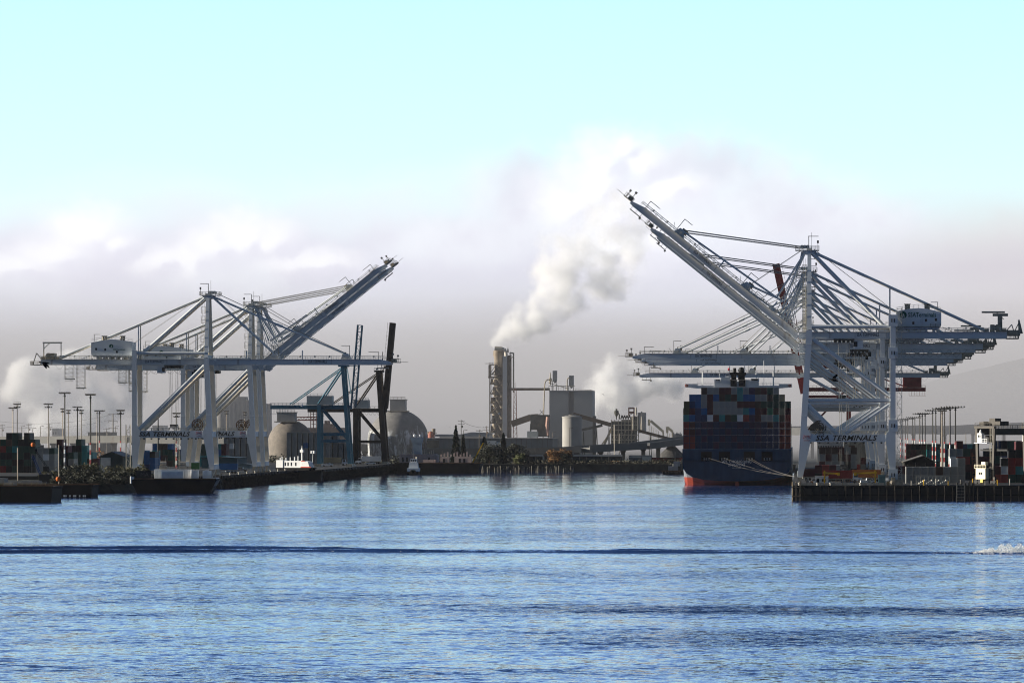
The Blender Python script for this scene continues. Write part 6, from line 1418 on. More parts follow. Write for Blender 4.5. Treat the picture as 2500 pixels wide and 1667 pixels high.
mb.frame(ptz(712, 720, Y, O7, K7), ptz(778, 720, Y, O7, K7), .6, 1.0); mb.frame(ptz(712, 768, Y, O7, K7), ptz(778, 768, Y, O7, K7), .6, 1.2); mb.frame(ptz(716, 800, Y, O7, K7), ptz(774, 770, Y, O7, K7), .4, .4)
rel(mb.build('hoist_frame', mat('reddish_steel', (.22, .10, .07), .7, .2, .4)), pl)
mb = MB()
for x in (765, 812): mb.tube(ptz(x, 965, Y - 1.5, O7, K7), ptz(x, 808, Y - 1.5, O7, K7), .3, n=10)
mb.tube(ptz(860, 1000, Y, O7, K7), ptz(860, 760, Y, O7, K7), .5, n=8); mb.tube(ptz(798, 800, Y, O7, K7), ptz(798, 712, Y, O7, K7), .6, n=8); mb.tube(ptz(553, 1140, Y - 60, O7, K7), ptz(553, 905, Y - 60, O7, K7), .3, n=8)
rel(mb.build('pipe', M_DUCT), pl)
mb = MB(); bxp(mb, 815, 770, 900, 1000, Y + 40, 20, O7, K7); o = mb.build('pale_plant_block', M_SILO); tag(o, 'pale grey block behind the dark plant', 'industrial building')
for lab, r4, p4 in (('cream conveyor spout lit by the sun, sloping down right behind the dark plant', (935, 845, 972, 1040), ((960, 862), (1105, 985))), ('smaller cream conveyor nearer the ship, sloping down right', (1140, 930, 1165, 1060), ((1150, 935), (1210, 985)))):
    mb = MB(); mb.frame(ptz(*p4[0], Y + 30, O7, K7), ptz(*p4[1], Y + 30, O7, K7), 2.0, 1.5); mb.frame(ptz(p4[1][0] - 3, p4[1][1], Y + 30, O7, K7), ptz(p4[1][0] - 2, p4[1][1] + 60, Y + 30, O7, K7), .9, .9)
    mb.frame(ptz(r4[0] + 8, r4[1], Y + 30, O7, K7), ptz(r4[0] + 8, r4[1] + 70, Y + 30, O7, K7), 1.4, 1.6)
    for k in range(5): mb.frame(ptz(r4[0] + 10 + k * 26, r4[1] + 60 + k * 18, Y + 30, O7, K7), ptz(r4[0] + 10 + k * 26, 1110, Y + 30, O7, K7), .3, .3)
    o = mb.build('cream_conveyor', mat('cream_cladding', (.62, .55, .40), .6, .1, .3)); tag(o, lab, 'conveyor')
for k in range(3):
    mb = MB(); bxp(mb, 1210 + k * 36, 1010 - 8 * (k % 2), 1240 + k * 36, 1120, Y + 20 + k * 6, 12, O7, K7); bxp(mb, 1216 + k * 36, 990, 1226 + k * 36, 1012, Y + 22 + k * 6, 4, O7, K7)
    o = mb.build('yard_block', M_CONC); tag(o, f'pale low plant block left of the ship, {ORD[k]} from the left', 'industrial building')
# long warehouse with low-pitched roofs
Y = 2850; wh = empty('long_warehouse', (X_(1195, Y), Y, 4), 'long blue-grey warehouse with pale roofs below the cement tower', 'warehouse')
M_WALLW = mat('bluegrey_sheet', (.12, .15, .165), .7, .1, .2, dirt=.1); M_ROOFW = mat('pale_roof_sheet', (.42, .40, .37), .6, .1, .2)
mb = MB(); bxp(mb, 182, 1090, 1520, 1300, Y, 60, z0=4); rel(mb.build('wall', M_WALLW), wh)
mb = MB(); bxp(mb, 180, 1083, 1522, 1089.5, Y - .6, 61); bxp(mb, 318, 1070, 850, 1083, Y + 10, 30); bxp(mb, 270, 1045, 850, 1070, Y + 45, 30)
q = [ptz(540, 1045, Y + 50), ptz(660, 1022, Y + 50), ptz(860, 1030, Y + 50), ptz(860, 1046, Y + 50)]; mb.prism([(v.x, v.z) for v in q][::-1], Y + 50, Y + 70)
rel(mb.build('roof', M_ROOFW), wh)
mb = MB()
for k in range(24): x = 200 + k * 55; mb.frame(ptz(x, 1092, Y - .1), ptz(x, 1190, Y - .1), .2, .2)
rel(mb.build('downpipe', M_DKP), wh)
mb = MB(); bxp(mb, 183, 1110, 310, 1190, Y - 1, 1.2); rel(mb.build('dark_bay', M_DKP), wh)
rs = empty('rooftop_stack', (X_(1053, Y), Y, 4), 'reddish tank with chimney standing at the left end of the warehouse', 'tank')
mb = MB(); a, c_ = ptz(194, 1045, Y + 30), ptz(268, 1105, Y + 30); r_ = (c_.x - a.x) / 2; mb.lathe(((a.x + c_.x) / 2, Y + 30, 4), [(0, 0), (r_, 0), (r_, a.z - 4), (r_ * .7, a.z - 2.6), (0, a.z - 2.4)], 20); rel(mb.build('tank', M_REDL, smooth=True), rs)
mb = MB()
for x, t in ((205, 1018), (222, 1012), (255, 985)): mb.tube(ptz(x, 1046, Y + 30), ptz(x, t, Y + 30), 1.1 if x > 240 else .8, n=10)
mb.frame(ptz(200, 1030, Y + 30), ptz(290, 1030, Y + 30), .3, .3); rel(mb.build('chimney', M_TANS), rs)
# ------------------------------------------------------------------ storage domes
O5, K5 = (600, 760), 3.6457
def dome(cx, rpx, ytop, ybase, Y, m, label, cap, capm, mscale=1.0):
    root = empty('storage_dome', (X_(cx, Y), Y + rpx * Y / F, 4), label, 'dome'); r_ = rpx * Y / F; h_ = Z_(ytop, Y) - 4; prof = [(r_ * .985, 0)]
    zmid = max(0.0, h_ - r_)
    prof += [(r_ * math.cos(t * math.pi / 40), zmid + (h_ - zmid) * math.sin(t * math.pi / 40)) for t in range(0, 20)] + [(.01, h_)]
    mb = MB(); mb.lathe((0, 0, 0), prof, 64); mb.build('shell', m, root, smooth=True)
    if cap:
        x0, x1, y0, y1 = cap; mb = MB(); lo = Vector(root.location); mb.box(X_(x0, Y) - lo.x, X_(x1, Y) - lo.x, -6, 6, Z_(y1, Y) - 4, Z_(y0, Y) - 4); mb.box(X_(x0, Y) - lo.x - .4, X_(x1, Y) - lo.x + .4, -6.4, 6.4, Z_(y0, Y) - 4.01, Z_(y0, Y) - 3.5); ch = mb.build('head_house', capm, root)
        mb = MB(); mb.rail((X_(x0, Y) - lo.x, -6.2, Z_(y0, Y) - 3.5), (X_(x1, Y) - lo.x, -6.2, Z_(y0, Y) - 3.5), 1.3, 2, .09); mb.box(X_(x0, Y) - lo.x - 1.5, X_(x1, Y) - lo.x + 1.5, -6.8, 6.8, Z_(y1, Y) - 4.6, Z_(y1, Y) - 4.02); mb.build('gallery', M_GEAR, ch)
    return root
def dome_mat(name, base, frost, zsplit, warm):
    m = bpy.data.materials.new(name); m.use_nodes = True; g = NB(m.node_tree); p = m.node_tree.nodes['Principled BSDF']; v = g.n('ShaderNodeTexCoord').outputs['Object']; x, y, z = g.sep(v)
    st = g.noise(g.xyz(g.m('MULTIPLY', x, 1.0), g.m('MULTIPLY', y, 1.0), g.m('MULTIPLY', z, .18)), .55, 6, .7); bl = g.noise(v, .35, 6, .7)
    c = g.mix(g.sm(bl, .35, .7), (*base, 1), (*warm, 1))
    if frost:
        edge = g.m('ADD', z, g.m('MULTIPLY', g.m('SUBTRACT', bl, .5), 7.0)); f = g.m('SUBTRACT', 1.0, g.sm(edge, zsplit - 1.0, zsplit + 1.0))
        wt = g.mix(g.sm(g.m('ADD', st, g.m('MULTIPLY', bl, .4)), .58, .74), (.60, .62, .64, 1), (.16, .16, .15, 1)); c = g.mix(f, c, wt)
        grid = g.m('LESS_THAN', g.m('FRACT', g.m('MULTIPLY', g.m('ARCTAN2', y, x), 11.0)), .06); c = g.mix(g.m('MULTIPLY', grid, .45), c, (.10, .10, .10, 1))
    g.put(p.inputs['Base Color'], c); p.inputs['Roughness'].default_value = .8
    return m
dome(704, 56, 1026, 1112, 2800, dome_mat('tan_dome', (.135, .118, .10), False, 0, (.20, .17, .14)), 'brownish dome with a pale head house, left of the blue crane', (673, 716.5, 1007.5, 1028), M_CONC)
dome(966, 75, 1000, 1095, 2880, dome_mat('frosted_dome', (.15, .147, .14), True, 18.5, (.21, .20, .19)), 'large grey dome frosted white on its lower half, behind the brown crane', (948, 985, 976, 1002), M_CONC)
# tank farm: red tower, gallery and low grain building behind the domes
mb = MB()
for k in range(6): bxp(mb, 575 + k * 2, 890 + k * 22, 632 - k * 2, 894 + k * 22, 2830, 6, O5, K5)
for x in (578, 602, 628): mb.frame(ptz(x, 890, 2830, O5, K5), ptz(x, 1040, 2830, O5, K5), .4, .4)
o = mb.build('red_tower', M_REDL); tag(o, 'small red stacked platform tower between the two domes', 'industrial tower')
mb = MB(); mb.frame(ptz(430, 940, 2835, O5, K5), ptz(640, 940, 2835, O5, K5), .3, .5); mb.frame(ptz(430, 968, 2835, O5, K5), ptz(640, 968, 2835, O5, K5), .4, .6)
for k in range(14): mb.frame(ptz(430 + k * 15, 940 + 28 * (k % 2), 2835, O5, K5), ptz(445 + k * 15, 968 - 28 * (k % 2), 2835, O5, K5), .25, .25)
o = mb.build('conveyor_bridge', M_REDL); tag(o, 'reddish lattice conveyor bridge running from the brownish dome', 'conveyor')
mb = MB(); bxp(mb, 550, 1035, 860, 1200, 2860, 30, O5, K5, z0=4); bxp(mb, 690, 1000, 770, 1035.5, 2862, 18, O5, K5); bxp(mb, 700, 972, 716, 1000, 2866, 5, O5, K5); bxp(mb, 724, 972, 744, 1000, 2866, 5, O5, K5)
o = mb.build('pinkish_warehouse', mat('pinkish_wall', (.26, .20, .17), .8, .12, .2)); tag(o, 'low pinkish warehouse between the domes behind the blue crane', 'warehouse')
# grain elevator and chimney behind the left cranes
O4, K4 = (300, 900), 4.9; Y = 3050
ge = empty('grain_elevator', (X_(570, Y), Y, 4), 'large dim grain elevator behind the left cranes', 'industrial building')
mb = MB()
for k in range(7): a = ptz(1172 + k * 52, 0, Y, O4, K4); mb.lathe((a.x, Y + 8, 4), [(0, 0), (7, 0), (7, Z_(900 + 390 / 4.9, Y) - 4), (0, Z_(900 + 390 / 4.9, Y) - 3)], 24)
rel(mb.build('silo_bank', M_CONC, smooth=True), ge)
mb = MB(); bxp(mb, 1180, 372, 1510, 392, Y + 1, 14, O4, K4); bxp(mb, 1310, 250, 1376, 372, Y + 3, 10, O4, K4); bxp(mb, 1376, 335, 1480, 372, Y + 4, 8, O4, K4); rel(mb.build('head_house', M_CONC), ge)
mb = MB(); a = ptz(1708, 425, 2990, O4, K4); mb.tube((a.x, 2990, 4), (a.x, 2990, a.z), 4.3, 3.6, n=20); mb.tube((a.x, 2990, a.z), (a.x, 2990, a.z + .3), 3.9, n=20); o = mb.build('chimney', mat('pale_chimney', (.50, .46, .42), .7, .08, .2), smooth=True); tag(o, 'pale round chimney left of the brownish dome', 'chimney')
# ------------------------------------------------------------------ elevated roads
M_VIA = mat('viaduct_concrete', (.17, .17, .16), .9, .12, .06, dirt=.15)
def viaduct(pts, Y, label, thick, npier, z0=4.0, w_=14, name='viaduct'):
    ps = [Vector((X_(a, Y + dy_), Y + dy_, Z_(c_, Y + dy_))) for a, c_, dy_ in pts]; mb = MB()
    for a, c_ in zip(ps, ps[1:]):
        d = (c_ - a); nrm = Vector((-d.y, d.x, 0)).normalized() * w_ / 2
        for (dz0, dz1, k) in ((-thick, 0, 1.0), (0.0, 1.0, None)):
            if k: mb.add([a - nrm + Vector((0, 0, dz0)), c_ - nrm + Vector((0, 0, dz0)), c_ + nrm + Vector((0, 0, dz0)), a + nrm + Vector((0, 0, dz0)), a - nrm, c_ - nrm, c_ + nrm, a + nrm], [(0, 3, 2, 1), (4, 5, 6, 7), (0, 1, 5, 4), (1, 2, 6, 5), (2, 3, 7, 6), (3, 0, 4, 7)])
            else:
                for sgn_ in (-1, 1): mb.frame(a + nrm * sgn_ * .97 + Vector((0, 0, .5)), c_ + nrm * sgn_ * .97 + Vector((0, 0, .5)), .35, 1.0)
    root = mb.build(name, M_VIA); tag(root, label, 'viaduct')
    tot = sum((c_ - a).length for a, c_ in zip(ps, ps[1:]))
    for k in range(npier):
        t = (k + .5) / npier * tot; q = ps[-1]
        for a, c_ in zip(ps, ps[1:]):
            l = (c_ - a).length
            if t <= l: q = a.lerp(c_, t / l); break
            t -= l
        if q.z - thick < z0 + 1: continue
        mb = MB(); mb.box(q.x - 1.1, q.x + 1.1, q.y - 1.1, q.y + 1.1, z0, q.z - thick - 1.2); mb.box(q.x - 1.4, q.x + 1.4, q.y - 5, q.y + 5, q.z - thick - 1.2, q.z - thick + .01); mb.build('pier', M_VIA, root)
    return root
viaduct([(-250, 1069.5, 120), (60, 1069, 60), (330, 1067, 0), (560, 1072, -30), (780, 1082, -60), (1000, 1093, -60)], 3000, 'long grey elevated road behind the left-hand yard', 3.4, 22)
viaduct([(1000, 1099, 0), (1300, 1098, 0), (1420, 1093, 0), (1560, 1085, 30), (1680, 1070, 80), (1800, 1050, 150)], 2740, 'dark elevated road crossing below the silos toward the ship', 2.6, 16)
viaduct([(1940, 1044, -200), (2220, 1041.5, -60), (2330, 1043, 0), (2420, 1038, 60), (2700, 1026, 160)], 3500, 'high grey road bridge behind the striped masts on the right', 5.0, 9, name='road_bridge')
# vehicles on the elevated road and quay -----------------------------------
def truck(px_, py, Y, colr, label):
    x, z = X_(px_, Y), Z_(py, Y); t = empty('truck', (x, Y, z), label, 'truck')
    mb = MB(); mb.box(-5, 2.4, -1.2, 1.2, .9, 3.8); mb.build('trailer', mat('container_' + colr, CC[colr]), t)
    mb = MB(); mb.prism([(2.6, .7), (5.0, .7), (5.0, 1.9), (4.2, 3.1), (2.6, 3.2)], -1.15, 1.15); mb.build('cab', M_SW, t)
    for x_ in (-4, -2.8, 3.6):
        mb = MB(); mb.tube((x_, -1.2, .5), (x_, 1.2, .5), .5, n=12); mb.build('wheel', M_FUN, t)
truck(1201, 1092.5, 2742, 'white', 'white lorry on the dark elevated road below the cement tower')
for k, (px_, c_) in enumerate(((1613, 'red'), (1634, 'red'), (1648, 'white'), (1660, 'red'))):
    q = at(px_, 1136, 2735); truck(px_, Z_(0, 1) and 1050 + (23 - 4.02) * F / 2735, 2735, c_, f'{c_} lorry parked on the far shore left of the ship, {ORD[k]} from the left')
for k, (px0, px1) in enumerate(((1252, 1324), (1395, 1518))):
    a, e = X_(px0, 2724), X_(px1, 2724); zt = Z_(1110, 2724); mb = MB(); mb.box(a, e, 2724, 2732, zt - .9, zt)
    sf = mb.build('dock_shed', mat('pale_fascia', (.50, .48, .44), .6, .08, .4)); tag(sf, ['low shoreline shed with a pale roof edge left of the autumn trees', 'long low shoreline shed with a pale roof edge right of the autumn trees'][k], 'shed')
    mb = MB(); mb.box(a + .3, e - .3, 2725, 2732, 4, zt - .9); mb.build('wall', M_DKP, sf)
    mb = MB()
    for j in range(int((e - a) / 4)): mb.frame((a + .5 + j * 4, 2724.2, 4), (a + .5 + j * 4, 2724.2, zt - .9), .25, .25)
    mb.build('post', M_GEAR, sf)
q0 = X_(1535, 2726); e0 = X_(1590, 2726); mb = MB(); mb.box(q0, e0, 2726, 2740, 4, Z_(1111, 2726)); of = mb.build('dock_office', mat('office_grey', (.13, .14, .14), .8, .15, .4)); tag(of, 'low dark office with a pale panel on the far shore, left of the ship', 'building')
mb = MB(); mb.box(X_(1568, 2726), X_(1589, 2726), 2725.8, 2725.98, Z_(1127, 2726), Z_(1113, 2726)); mb.box(X_(1536, 2726), X_(1566, 2726), 2725.8, 2725.98, Z_(1117, 2726), Z_(1113, 2726)); mb.build('panel', mat('pale_panel', (.30, .34, .35), .6, .1, .4), of)
mb = MB()
for k in range(3): mb.lathe((X_(1640 + 0, 2800) + k * 0, 2800, 4), [(0, 0), (11, 0), (7, 5), (2.5, 9.5), (0, 10.5)], 20)
o = mb.build('gravel_heap', mat('grey_gravel', (.17, .17, .17), .95, .2, .6), smooth=True); tag(o, 'grey conical gravel heap under the elevated road, left of the ship', 'gravel heap')
# far shore wall and old piles
M_SW2 = mat('dark_shore_wall', (.028, .029, .026), .95, .4, .2, dirt=.2)
o = MB().box(X_(1040, 2700), X_(1662, 2700), 2700, 2719.9, -3, 4.4).build('shore_wall', M_SW2); tag(o, 'dark wall along the far shore at the head of the channel', 'sea wall')
mb = MB(); rnd = random.Random(5)
for k in range(95): x = X_(rnd.uniform(1175, 1400), 2694); mb.tube((x, 2694 + rnd.uniform(-3, 2), -2), (x, 2694 + rnd.uniform(-3, 2) * 0, rnd.uniform(1.2, 3.6)), .2, n=6)
o = mb.build('old_piles', mat('pale_old_pile', (.22, .20, .16), .9, .4, .5)); tag(o, 'broken pale piles standing along the far shore left of the autumn trees', 'piles', kind='stuff')
# ------------------------------------------------------------------ poles, pylons, wires
def pole(px_, ptop, s, label, kind='utility', zb=4.0, r=.2, m=None, group='utility poles'):
    Y = F / s; x = X_(px_, Y); H_ = Z_(ptop, Y) - zb; root = empty('utility_pole', (x, Y, zb), label, 'pole', group); m = m or M_DKP
    mb = MB(); mb.tube((0, 0, 0), (0, 0, H_), r * 1.2, r * .8, n=8); mb.build('pole', m, root)
    mb = MB()
    if kind == 'utility':
        for dz in (-.8, -2.4): mb.frame((-1.9, 0, H_ + dz), (1.9, 0, H_ + dz), .18, .22)
        for a in (-1.7, -.7, .7, 1.7): mb.frame((a, 0, H_ - .8), (a, 0, H_ - .2), .14, .14)
        mb.tube((.6, 0, H_ - 4.4), (.6, 0, H_ - 3.2), .4, n=8)
    elif kind == 'pylon':
        for dz, w_ in ((-.6, 3.4), (-5.2, 3.0), (-9.8, 3.2)): mb.frame((-w_, 0, H_ + dz), (w_, 0, H_ + dz), .3, .4)
        for dz, w_ in ((-.6, 3.4), (-5.2, 3.0), (-9.8, 3.2)):
            for a in (-w_, w_): mb.frame((a, 0, H_ + dz), (a, 0, H_ + dz - 1.0), .2, .2)
    else:
        mb.frame((0, 0, H_), (1.6, 0, H_ + .15), .16, .16); mb.box(1.2, 2.1, -.2, .2, H_ - .05, H_ + .2)
    if mb.v: mb.build('crossarm', m, root)
    return root
M_WPOLE = mat('weathered_pole', (.20, .18, .15), .8, .2, .5)
for k, (px_, pt, s, kd, m_) in enumerate(((1126, 1025, 4.25, 'utility', M_DKP), (1132, 1050, 4.3, 'lamp', M_DKP), (1170, 1048, 4.3, 'utility', M_WPOLE), (1188, 1040, 4.2, 'utility', M_GALL), (1389.5, 1045, 4.35, 'lamp', M_WPOLE), (1306, 1095, 4.4, 'lamp', M_WPOLE), (1500, 1037, 4.4, 'lamp', M_DUCT), (1349, 1055, 4.1, 'lamp', M_WPOLE), (1222, 1070, 4.3, 'lamp', M_WPOLE), (1512, 1058, 4.2, 'lamp', M_DUCT))):
    pole(px_, pt, s, f'upright pole on the far shore, {ORD[k]} of the row listed from the tall crossarmed one rightward' if False else f'{"crossarmed utility pole" if kd == "utility" else "plain lamp pole"} on the far shore near the {["tallest cypress, dark and tall", "tallest cypress, short and dark", "yellow jib, weathered", "cement tower foot, brown", "autumn trees right edge", "pale roofed shed", "dark plant, bright and tall", "silo block left edge", "middle of the warehouse", "dark plant, bright and short"][k]}', kd, m=m_)
for k, (px_, pt, s, kd) in enumerate(((5, 1035, 3.9, 'utility'), (53, 1040, 3.9, 'lamp'), (70, 1034, 3.8, 'utility'), (80, 1045, 3.8, 'lamp'), (99, 1040, 3.9, 'lamp'), (121, 1033, 3.8, 'utility'), (260, 1045, 3.9, 'utility'), (276, 1009, 3.7, 'pylon'), (308, 1055, 3.9, 'lamp'), (282, 1040, 3.8, 'lamp'), (2358, 1056, 4.0, 'lamp'), (2280, 1056, 4.0, 'lamp'))):
    pole(px_, pt, s, f'{dict(utility="crossarmed utility pole", lamp="thin lamp pole", pylon="steel power pylon with three arms")[kd]} ' + (f'rising behind the left yard, {ORD[k]} from left' if k < 10 else ['behind the right masts, right of the tallest', 'behind the right masts, among them'][k - 10]), kd, r=.5 if kd == 'pylon' else .22, m=M_WPOLE)
def wire(p0, p1, sag, label, n=14, r=.06):
    p0, p1 = Vector(p0), Vector(p1); mb = MB(); prev = None
    for j in range(n + 1):
        t = j / n; q = p0.lerp(p1, t) - Vector((0, 0, sag * 4 * t * (1 - t)))
        if prev is not None: mb.frame(prev, q, r * 2, r * 2)
        prev = q
    o = mb.build('power_line', M_DKP); tag(o, label, 'cable')
Yp = F / 4.25
wire(at(1127, 1028, Yp), at(1188, 1043, F / 4.2), 1.2, 'power line from the tall dark pole down to the cement tower foot')
wire(at(-20, 1026, 3200), at(276, 1011, F / 3.7), 4.0, 'upper power line leading to the steel pylon behind the left yard')
wire(at(-20, 1037, 3200), at(276, 1023, F / 3.7), 4.0, 'middle power line leading to the steel pylon behind the left yard')
# low far buildings behind the left yard
for x0, x1, y0, Yq, m_, lab in ((215, 272, 1056.5, 3120, M_DKP, 'dim flat-roofed building on the elevated road skyline at left'), (127, 143, 1048, 3400, M_CONC, 'small square block beside the left steam cloud'), (1995, 2100, 1080, 2800, M_CONC, 'pale building seen between the right crane legs'), (372, 398, 1040, 3300, M_CONC, 'dim block behind the near left crane portal beam')):
    mb = MB(); mb.box(X_(x0, Yq), X_(x1, Yq), Yq, Yq + 25, 4, Z_(y0, Yq)); mb.box(X_(x0, Yq) - .3, X_(x1, Yq) + .3, Yq - .3, Yq + 25.3, Z_(y0, Yq), Z_(y0, Yq) + .5)
    o = mb.build('far_building', m_); tag(o, lab, 'building')
    n = int((x1 - x0) / 6)
    for k in range(n): xx = X_(x0 + 2 + k * 6, Yq); mb = MB(); mb.box(xx, xx + .8, Yq - .05, Yq + .02, Z_(y0, Yq) - 3.4, Z_(y0, Yq) - 1.8); mb.build('window', M_GLASS, o)
# ------------------------------------------------------------------ vegetation
def leaf_mat(name, c1, c2):
    if name in MATS: return MATS[name]
    m = bpy.data.materials.new(name); m.use_nodes = True; g = NB(m.node_tree); p = m.node_tree.nodes['Principled BSDF']
    oi = g.n('ShaderNodeNewGeometry').outputs['Random Per Island']; nz_ = g.noise(g.n('ShaderNodeTexCoord').outputs['Object'], .5, 3, .6)
    g.put(p.inputs['Base Color'], g.mix(g.m('ADD', g.m('MULTIPLY', oi, .6), g.m('MULTIPLY', nz_, .5), clamp=True), (*c1, 1), (*c2, 1))); p.inputs['Roughness'].default_value = .7
    MATS[name] = m; return m
L_DARK = leaf_mat('dark_leaves', (.009, .012, .006), (.030, .033, .013)); L_OLIVE = leaf_mat('olive_leaves', (.018, .020, .007), (.085, .078, .020)); L_CYP = leaf_mat('cypress_leaves', (.014, .024, .014), (.032, .042, .022))
L_AUT = leaf_mat('autumn_leaves', (.11, .055, .016), (.30, .15, .04)); L_GRN = leaf_mat('yellow_green_leaves', (.05, .07, .02), (.14, .15, .04)); L_BUSH = leaf_mat('shore_scrub', (.022, .024, .014), (.06, .05, .022))
M_BARK = mat('bark', (.06, .045, .035), .9, .3, .8)
def tree_meshes(kind, h_, w_, seed, n, ls, m):
    rnd = random.Random(seed); mb = MB(); blobs = []
    if kind == 'cone':
        for k in range(n):
            t = rnd.random() ** .75; z = h_ * (.06 + .94 * (1 - t)); r_ = w_ * .5 * (t ** .8) * rnd.uniform(.55, 1.06) * (1 + .18 * math.sin(z * 1.7 + seed)); a = rnd.uniform(0, 6.283)
            blobs.append(((r_ * math.cos(a), r_ * math.sin(a), z), a))
    else:
        cl = [(rnd.uniform(-.33, .33) * w_, rnd.uniform(-.33, .33) * w_, h_ * rnd.uniform(.42, .86), rnd.uniform(.16, .27) * w_) for _ in range(11)] + [(rnd.uniform(-.3, .3) * w_, rnd.uniform(-.3, .3) * w_, h_ * .3, .24 * w_) for _ in range(4)]
        for k in range(n):
            c = cl[k % len(cl)]; v = Vector((rnd.gauss(0, 1), rnd.gauss(0, 1), rnd.gauss(0, 1))).normalized() * c[3] * rnd.uniform(.55, 1.12); z = c[2] + v.z * .8
            if z < .1: continue
            blobs.append(((c[0] + v.x, c[1] + v.y, z), rnd.uniform(0, 6.283)))
    for (x, y, z), a in blobs:
        s = ls * rnd.uniform(.6, 1.4); d1 = Vector((math.cos(a), math.sin(a), rnd.uniform(-.7, .5))).normalized() * s; d2 = Vector((rnd.uniform(-1, 1), rnd.uniform(-1, 1), rnd.uniform(.1, 1))).normalized() * s * .8; c = Vector((x, y, z))
        mb.add([c - d1 * .5, c + d2 * .5, c + d1 * .5, c - d2 * .5], [(0, 1, 2, 3)])
    cm = bpy.data.meshes.new('crown'); cm.from_pydata(mb.v, [], mb.f); cm.materials.append(m); cm.update()
    tb = MB(); tb.tube((0, 0, -.3), (0, 0, h_ * (.85 if kind == 'cone' else .5)), .035 * h_, .012 * h_, n=8)
    for k in range(5):
        a = k * 1.3 + seed; z = h_ * (.28 + .09 * k); tb.tube((0, 0, z), (w_ * .25 * math.cos(a), w_ * .25 * math.sin(a), z + h_ * .18), .014 * h_, .005 * h_, n=6)
    return cm, tb.mesh('trunk', M_BARK)
TREES = {}
def tree(kind, px_, pbase, ptop, Y, wpx, m, label, seed=1, n=900, ls=.8, group=None, name='tree', z0=None, cat='tree'):
    zb = Z_(pbase, Y) if z0 is None else z0; h_ = Z_(ptop, Y) - zb; w_ = wpx * Y / F
    cm, tm = tree_meshes(kind, h_, w_, seed, n, ls, m); root = empty(name, (X_(px_, Y), Y, zb), label, cat, group)
    for nm, me in (('crown', cm), ('trunk', tm)):
        o = bpy.data.objects.new(nm, me); COL.objects.link(o); o.parent = root
    return root
GT = 'dark conifers on the far shore'
for k, (px_, pt, w_, sd_, lab, Y) in enumerate(((1113, 1038, 24, 3, 'tall pointed dark cypress left of the cement tower', 2722), (1131, 1061, 15, 4, 'narrow dark cypress beside the crossarmed pole', 2726), (1182, 1066, 32, 5, 'broad dark conifer behind the yellow jib', 2723), (1229, 1057, 22, 6, 'pointed dark conifer directly below the cement tower', 2724))):
    tree('cone', px_, 1135, pt, Y, w_, L_CYP, lab, sd_, 2600, 1.0, GT, 'conifer', z0=4.0)
for k, (px_, pt, w_, m_, nm, lab, n, sd_, Y) in enumerate((
    (1195, 1080, 60, L_DARK, 'broadleaf_tree', 'spreading dark tree between the conifer and the cement tower', 2200, 11, 2715), (1262, 1078, 62, L_DARK, 'broadleaf_tree', 'spreading dark tree right of the cement tower foot', 2200, 12, 2716),
    (1269, 1108, 30, L_GRN, 'broadleaf_tree', 'rounded yellow-green tree by the shoreline', 1300, 13, 2708), (1358, 1098, 52, L_AUT, 'autumn_tree', 'orange autumn tree, left of the pair', 2400, 14, 2712), (1382, 1096, 30, L_AUT, 'autumn_tree', 'orange autumn tree, right of the pair', 1500, 15, 2714),
    (1352, 1122, 28, L_AUT, 'autumn_tree', 'low rusty autumn tree in front of the pair', 900, 16, 2706), (1502, 1128, 24, L_AUT, 'autumn_tree', 'small rusty tree under the bright lamp pole', 700, 17, 2708), (1385, 1108, 42, L_DARK, 'broadleaf_tree', 'dark tree right of the autumn trees', 1500, 18, 2710))):
    tree('round', px_, 1138, pt, Y, w_, m_, lab, sd_, n, .8, None, nm, z0=4.0)
rnd = random.Random(21)
def scrub(name, pts, n, ls, m, label):
    mb = MB()
    for k in range(n):
        x, y, z, r_ = pts[k % len(pts)]; v = Vector((rnd.gauss(0, 1), rnd.gauss(0, 1), abs(rnd.gauss(0, 1)))).normalized() * r_ * rnd.uniform(.5, 1.1); c = Vector((x + v.x * 1.6, y + v.y, z + v.z))
        a = rnd.uniform(0, 6.28); s = ls * rnd.uniform(.6, 1.4); d1 = Vector((math.cos(a), math.sin(a), rnd.uniform(-.6, .6))) * s; d2 = Vector((rnd.uniform(-1, 1), rnd.uniform(-1, 1), 1)).normalized() * s * .8
        mb.add([c - d1 * .5, c + d2 * .5, c + d1 * .5, c - d2 * .5], [(0, 1, 2, 3)])
    o = mb.build(name, m); tag(o, label, 'undergrowth', kind='stuff'); return o
scrub('shore_scrub', [(X_(rnd.uniform(1260, 1660), 2708), 2706 + rnd.uniform(-2, 10), 3.6, rnd.uniform(1.2, 3.6)) for _ in range(120)], 9000, .8, L_BUSH, 'dark scrub along the far shore at the head of the channel')
scrub('far_green_belt', [(X_(rnd.uniform(640, 1250), 2790), 2760 + rnd.uniform(-8, 60), 4, rnd.uniform(2.0, 5.5)) for _ in range(160)], 11000, 1.0, L_DARK, 'dark belt of trees at the foot of the domes and warehouse')
scrub('left_green_belt', [(X_(rnd.uniform(-20, 330), 2600), 2600 + rnd.uniform(-20, 60), 5, rnd.uniform(2.0, 4.5)) for _ in range(70)], 5000, 1.0, L_BUSH, 'brown scrub behind the left-hand yard')
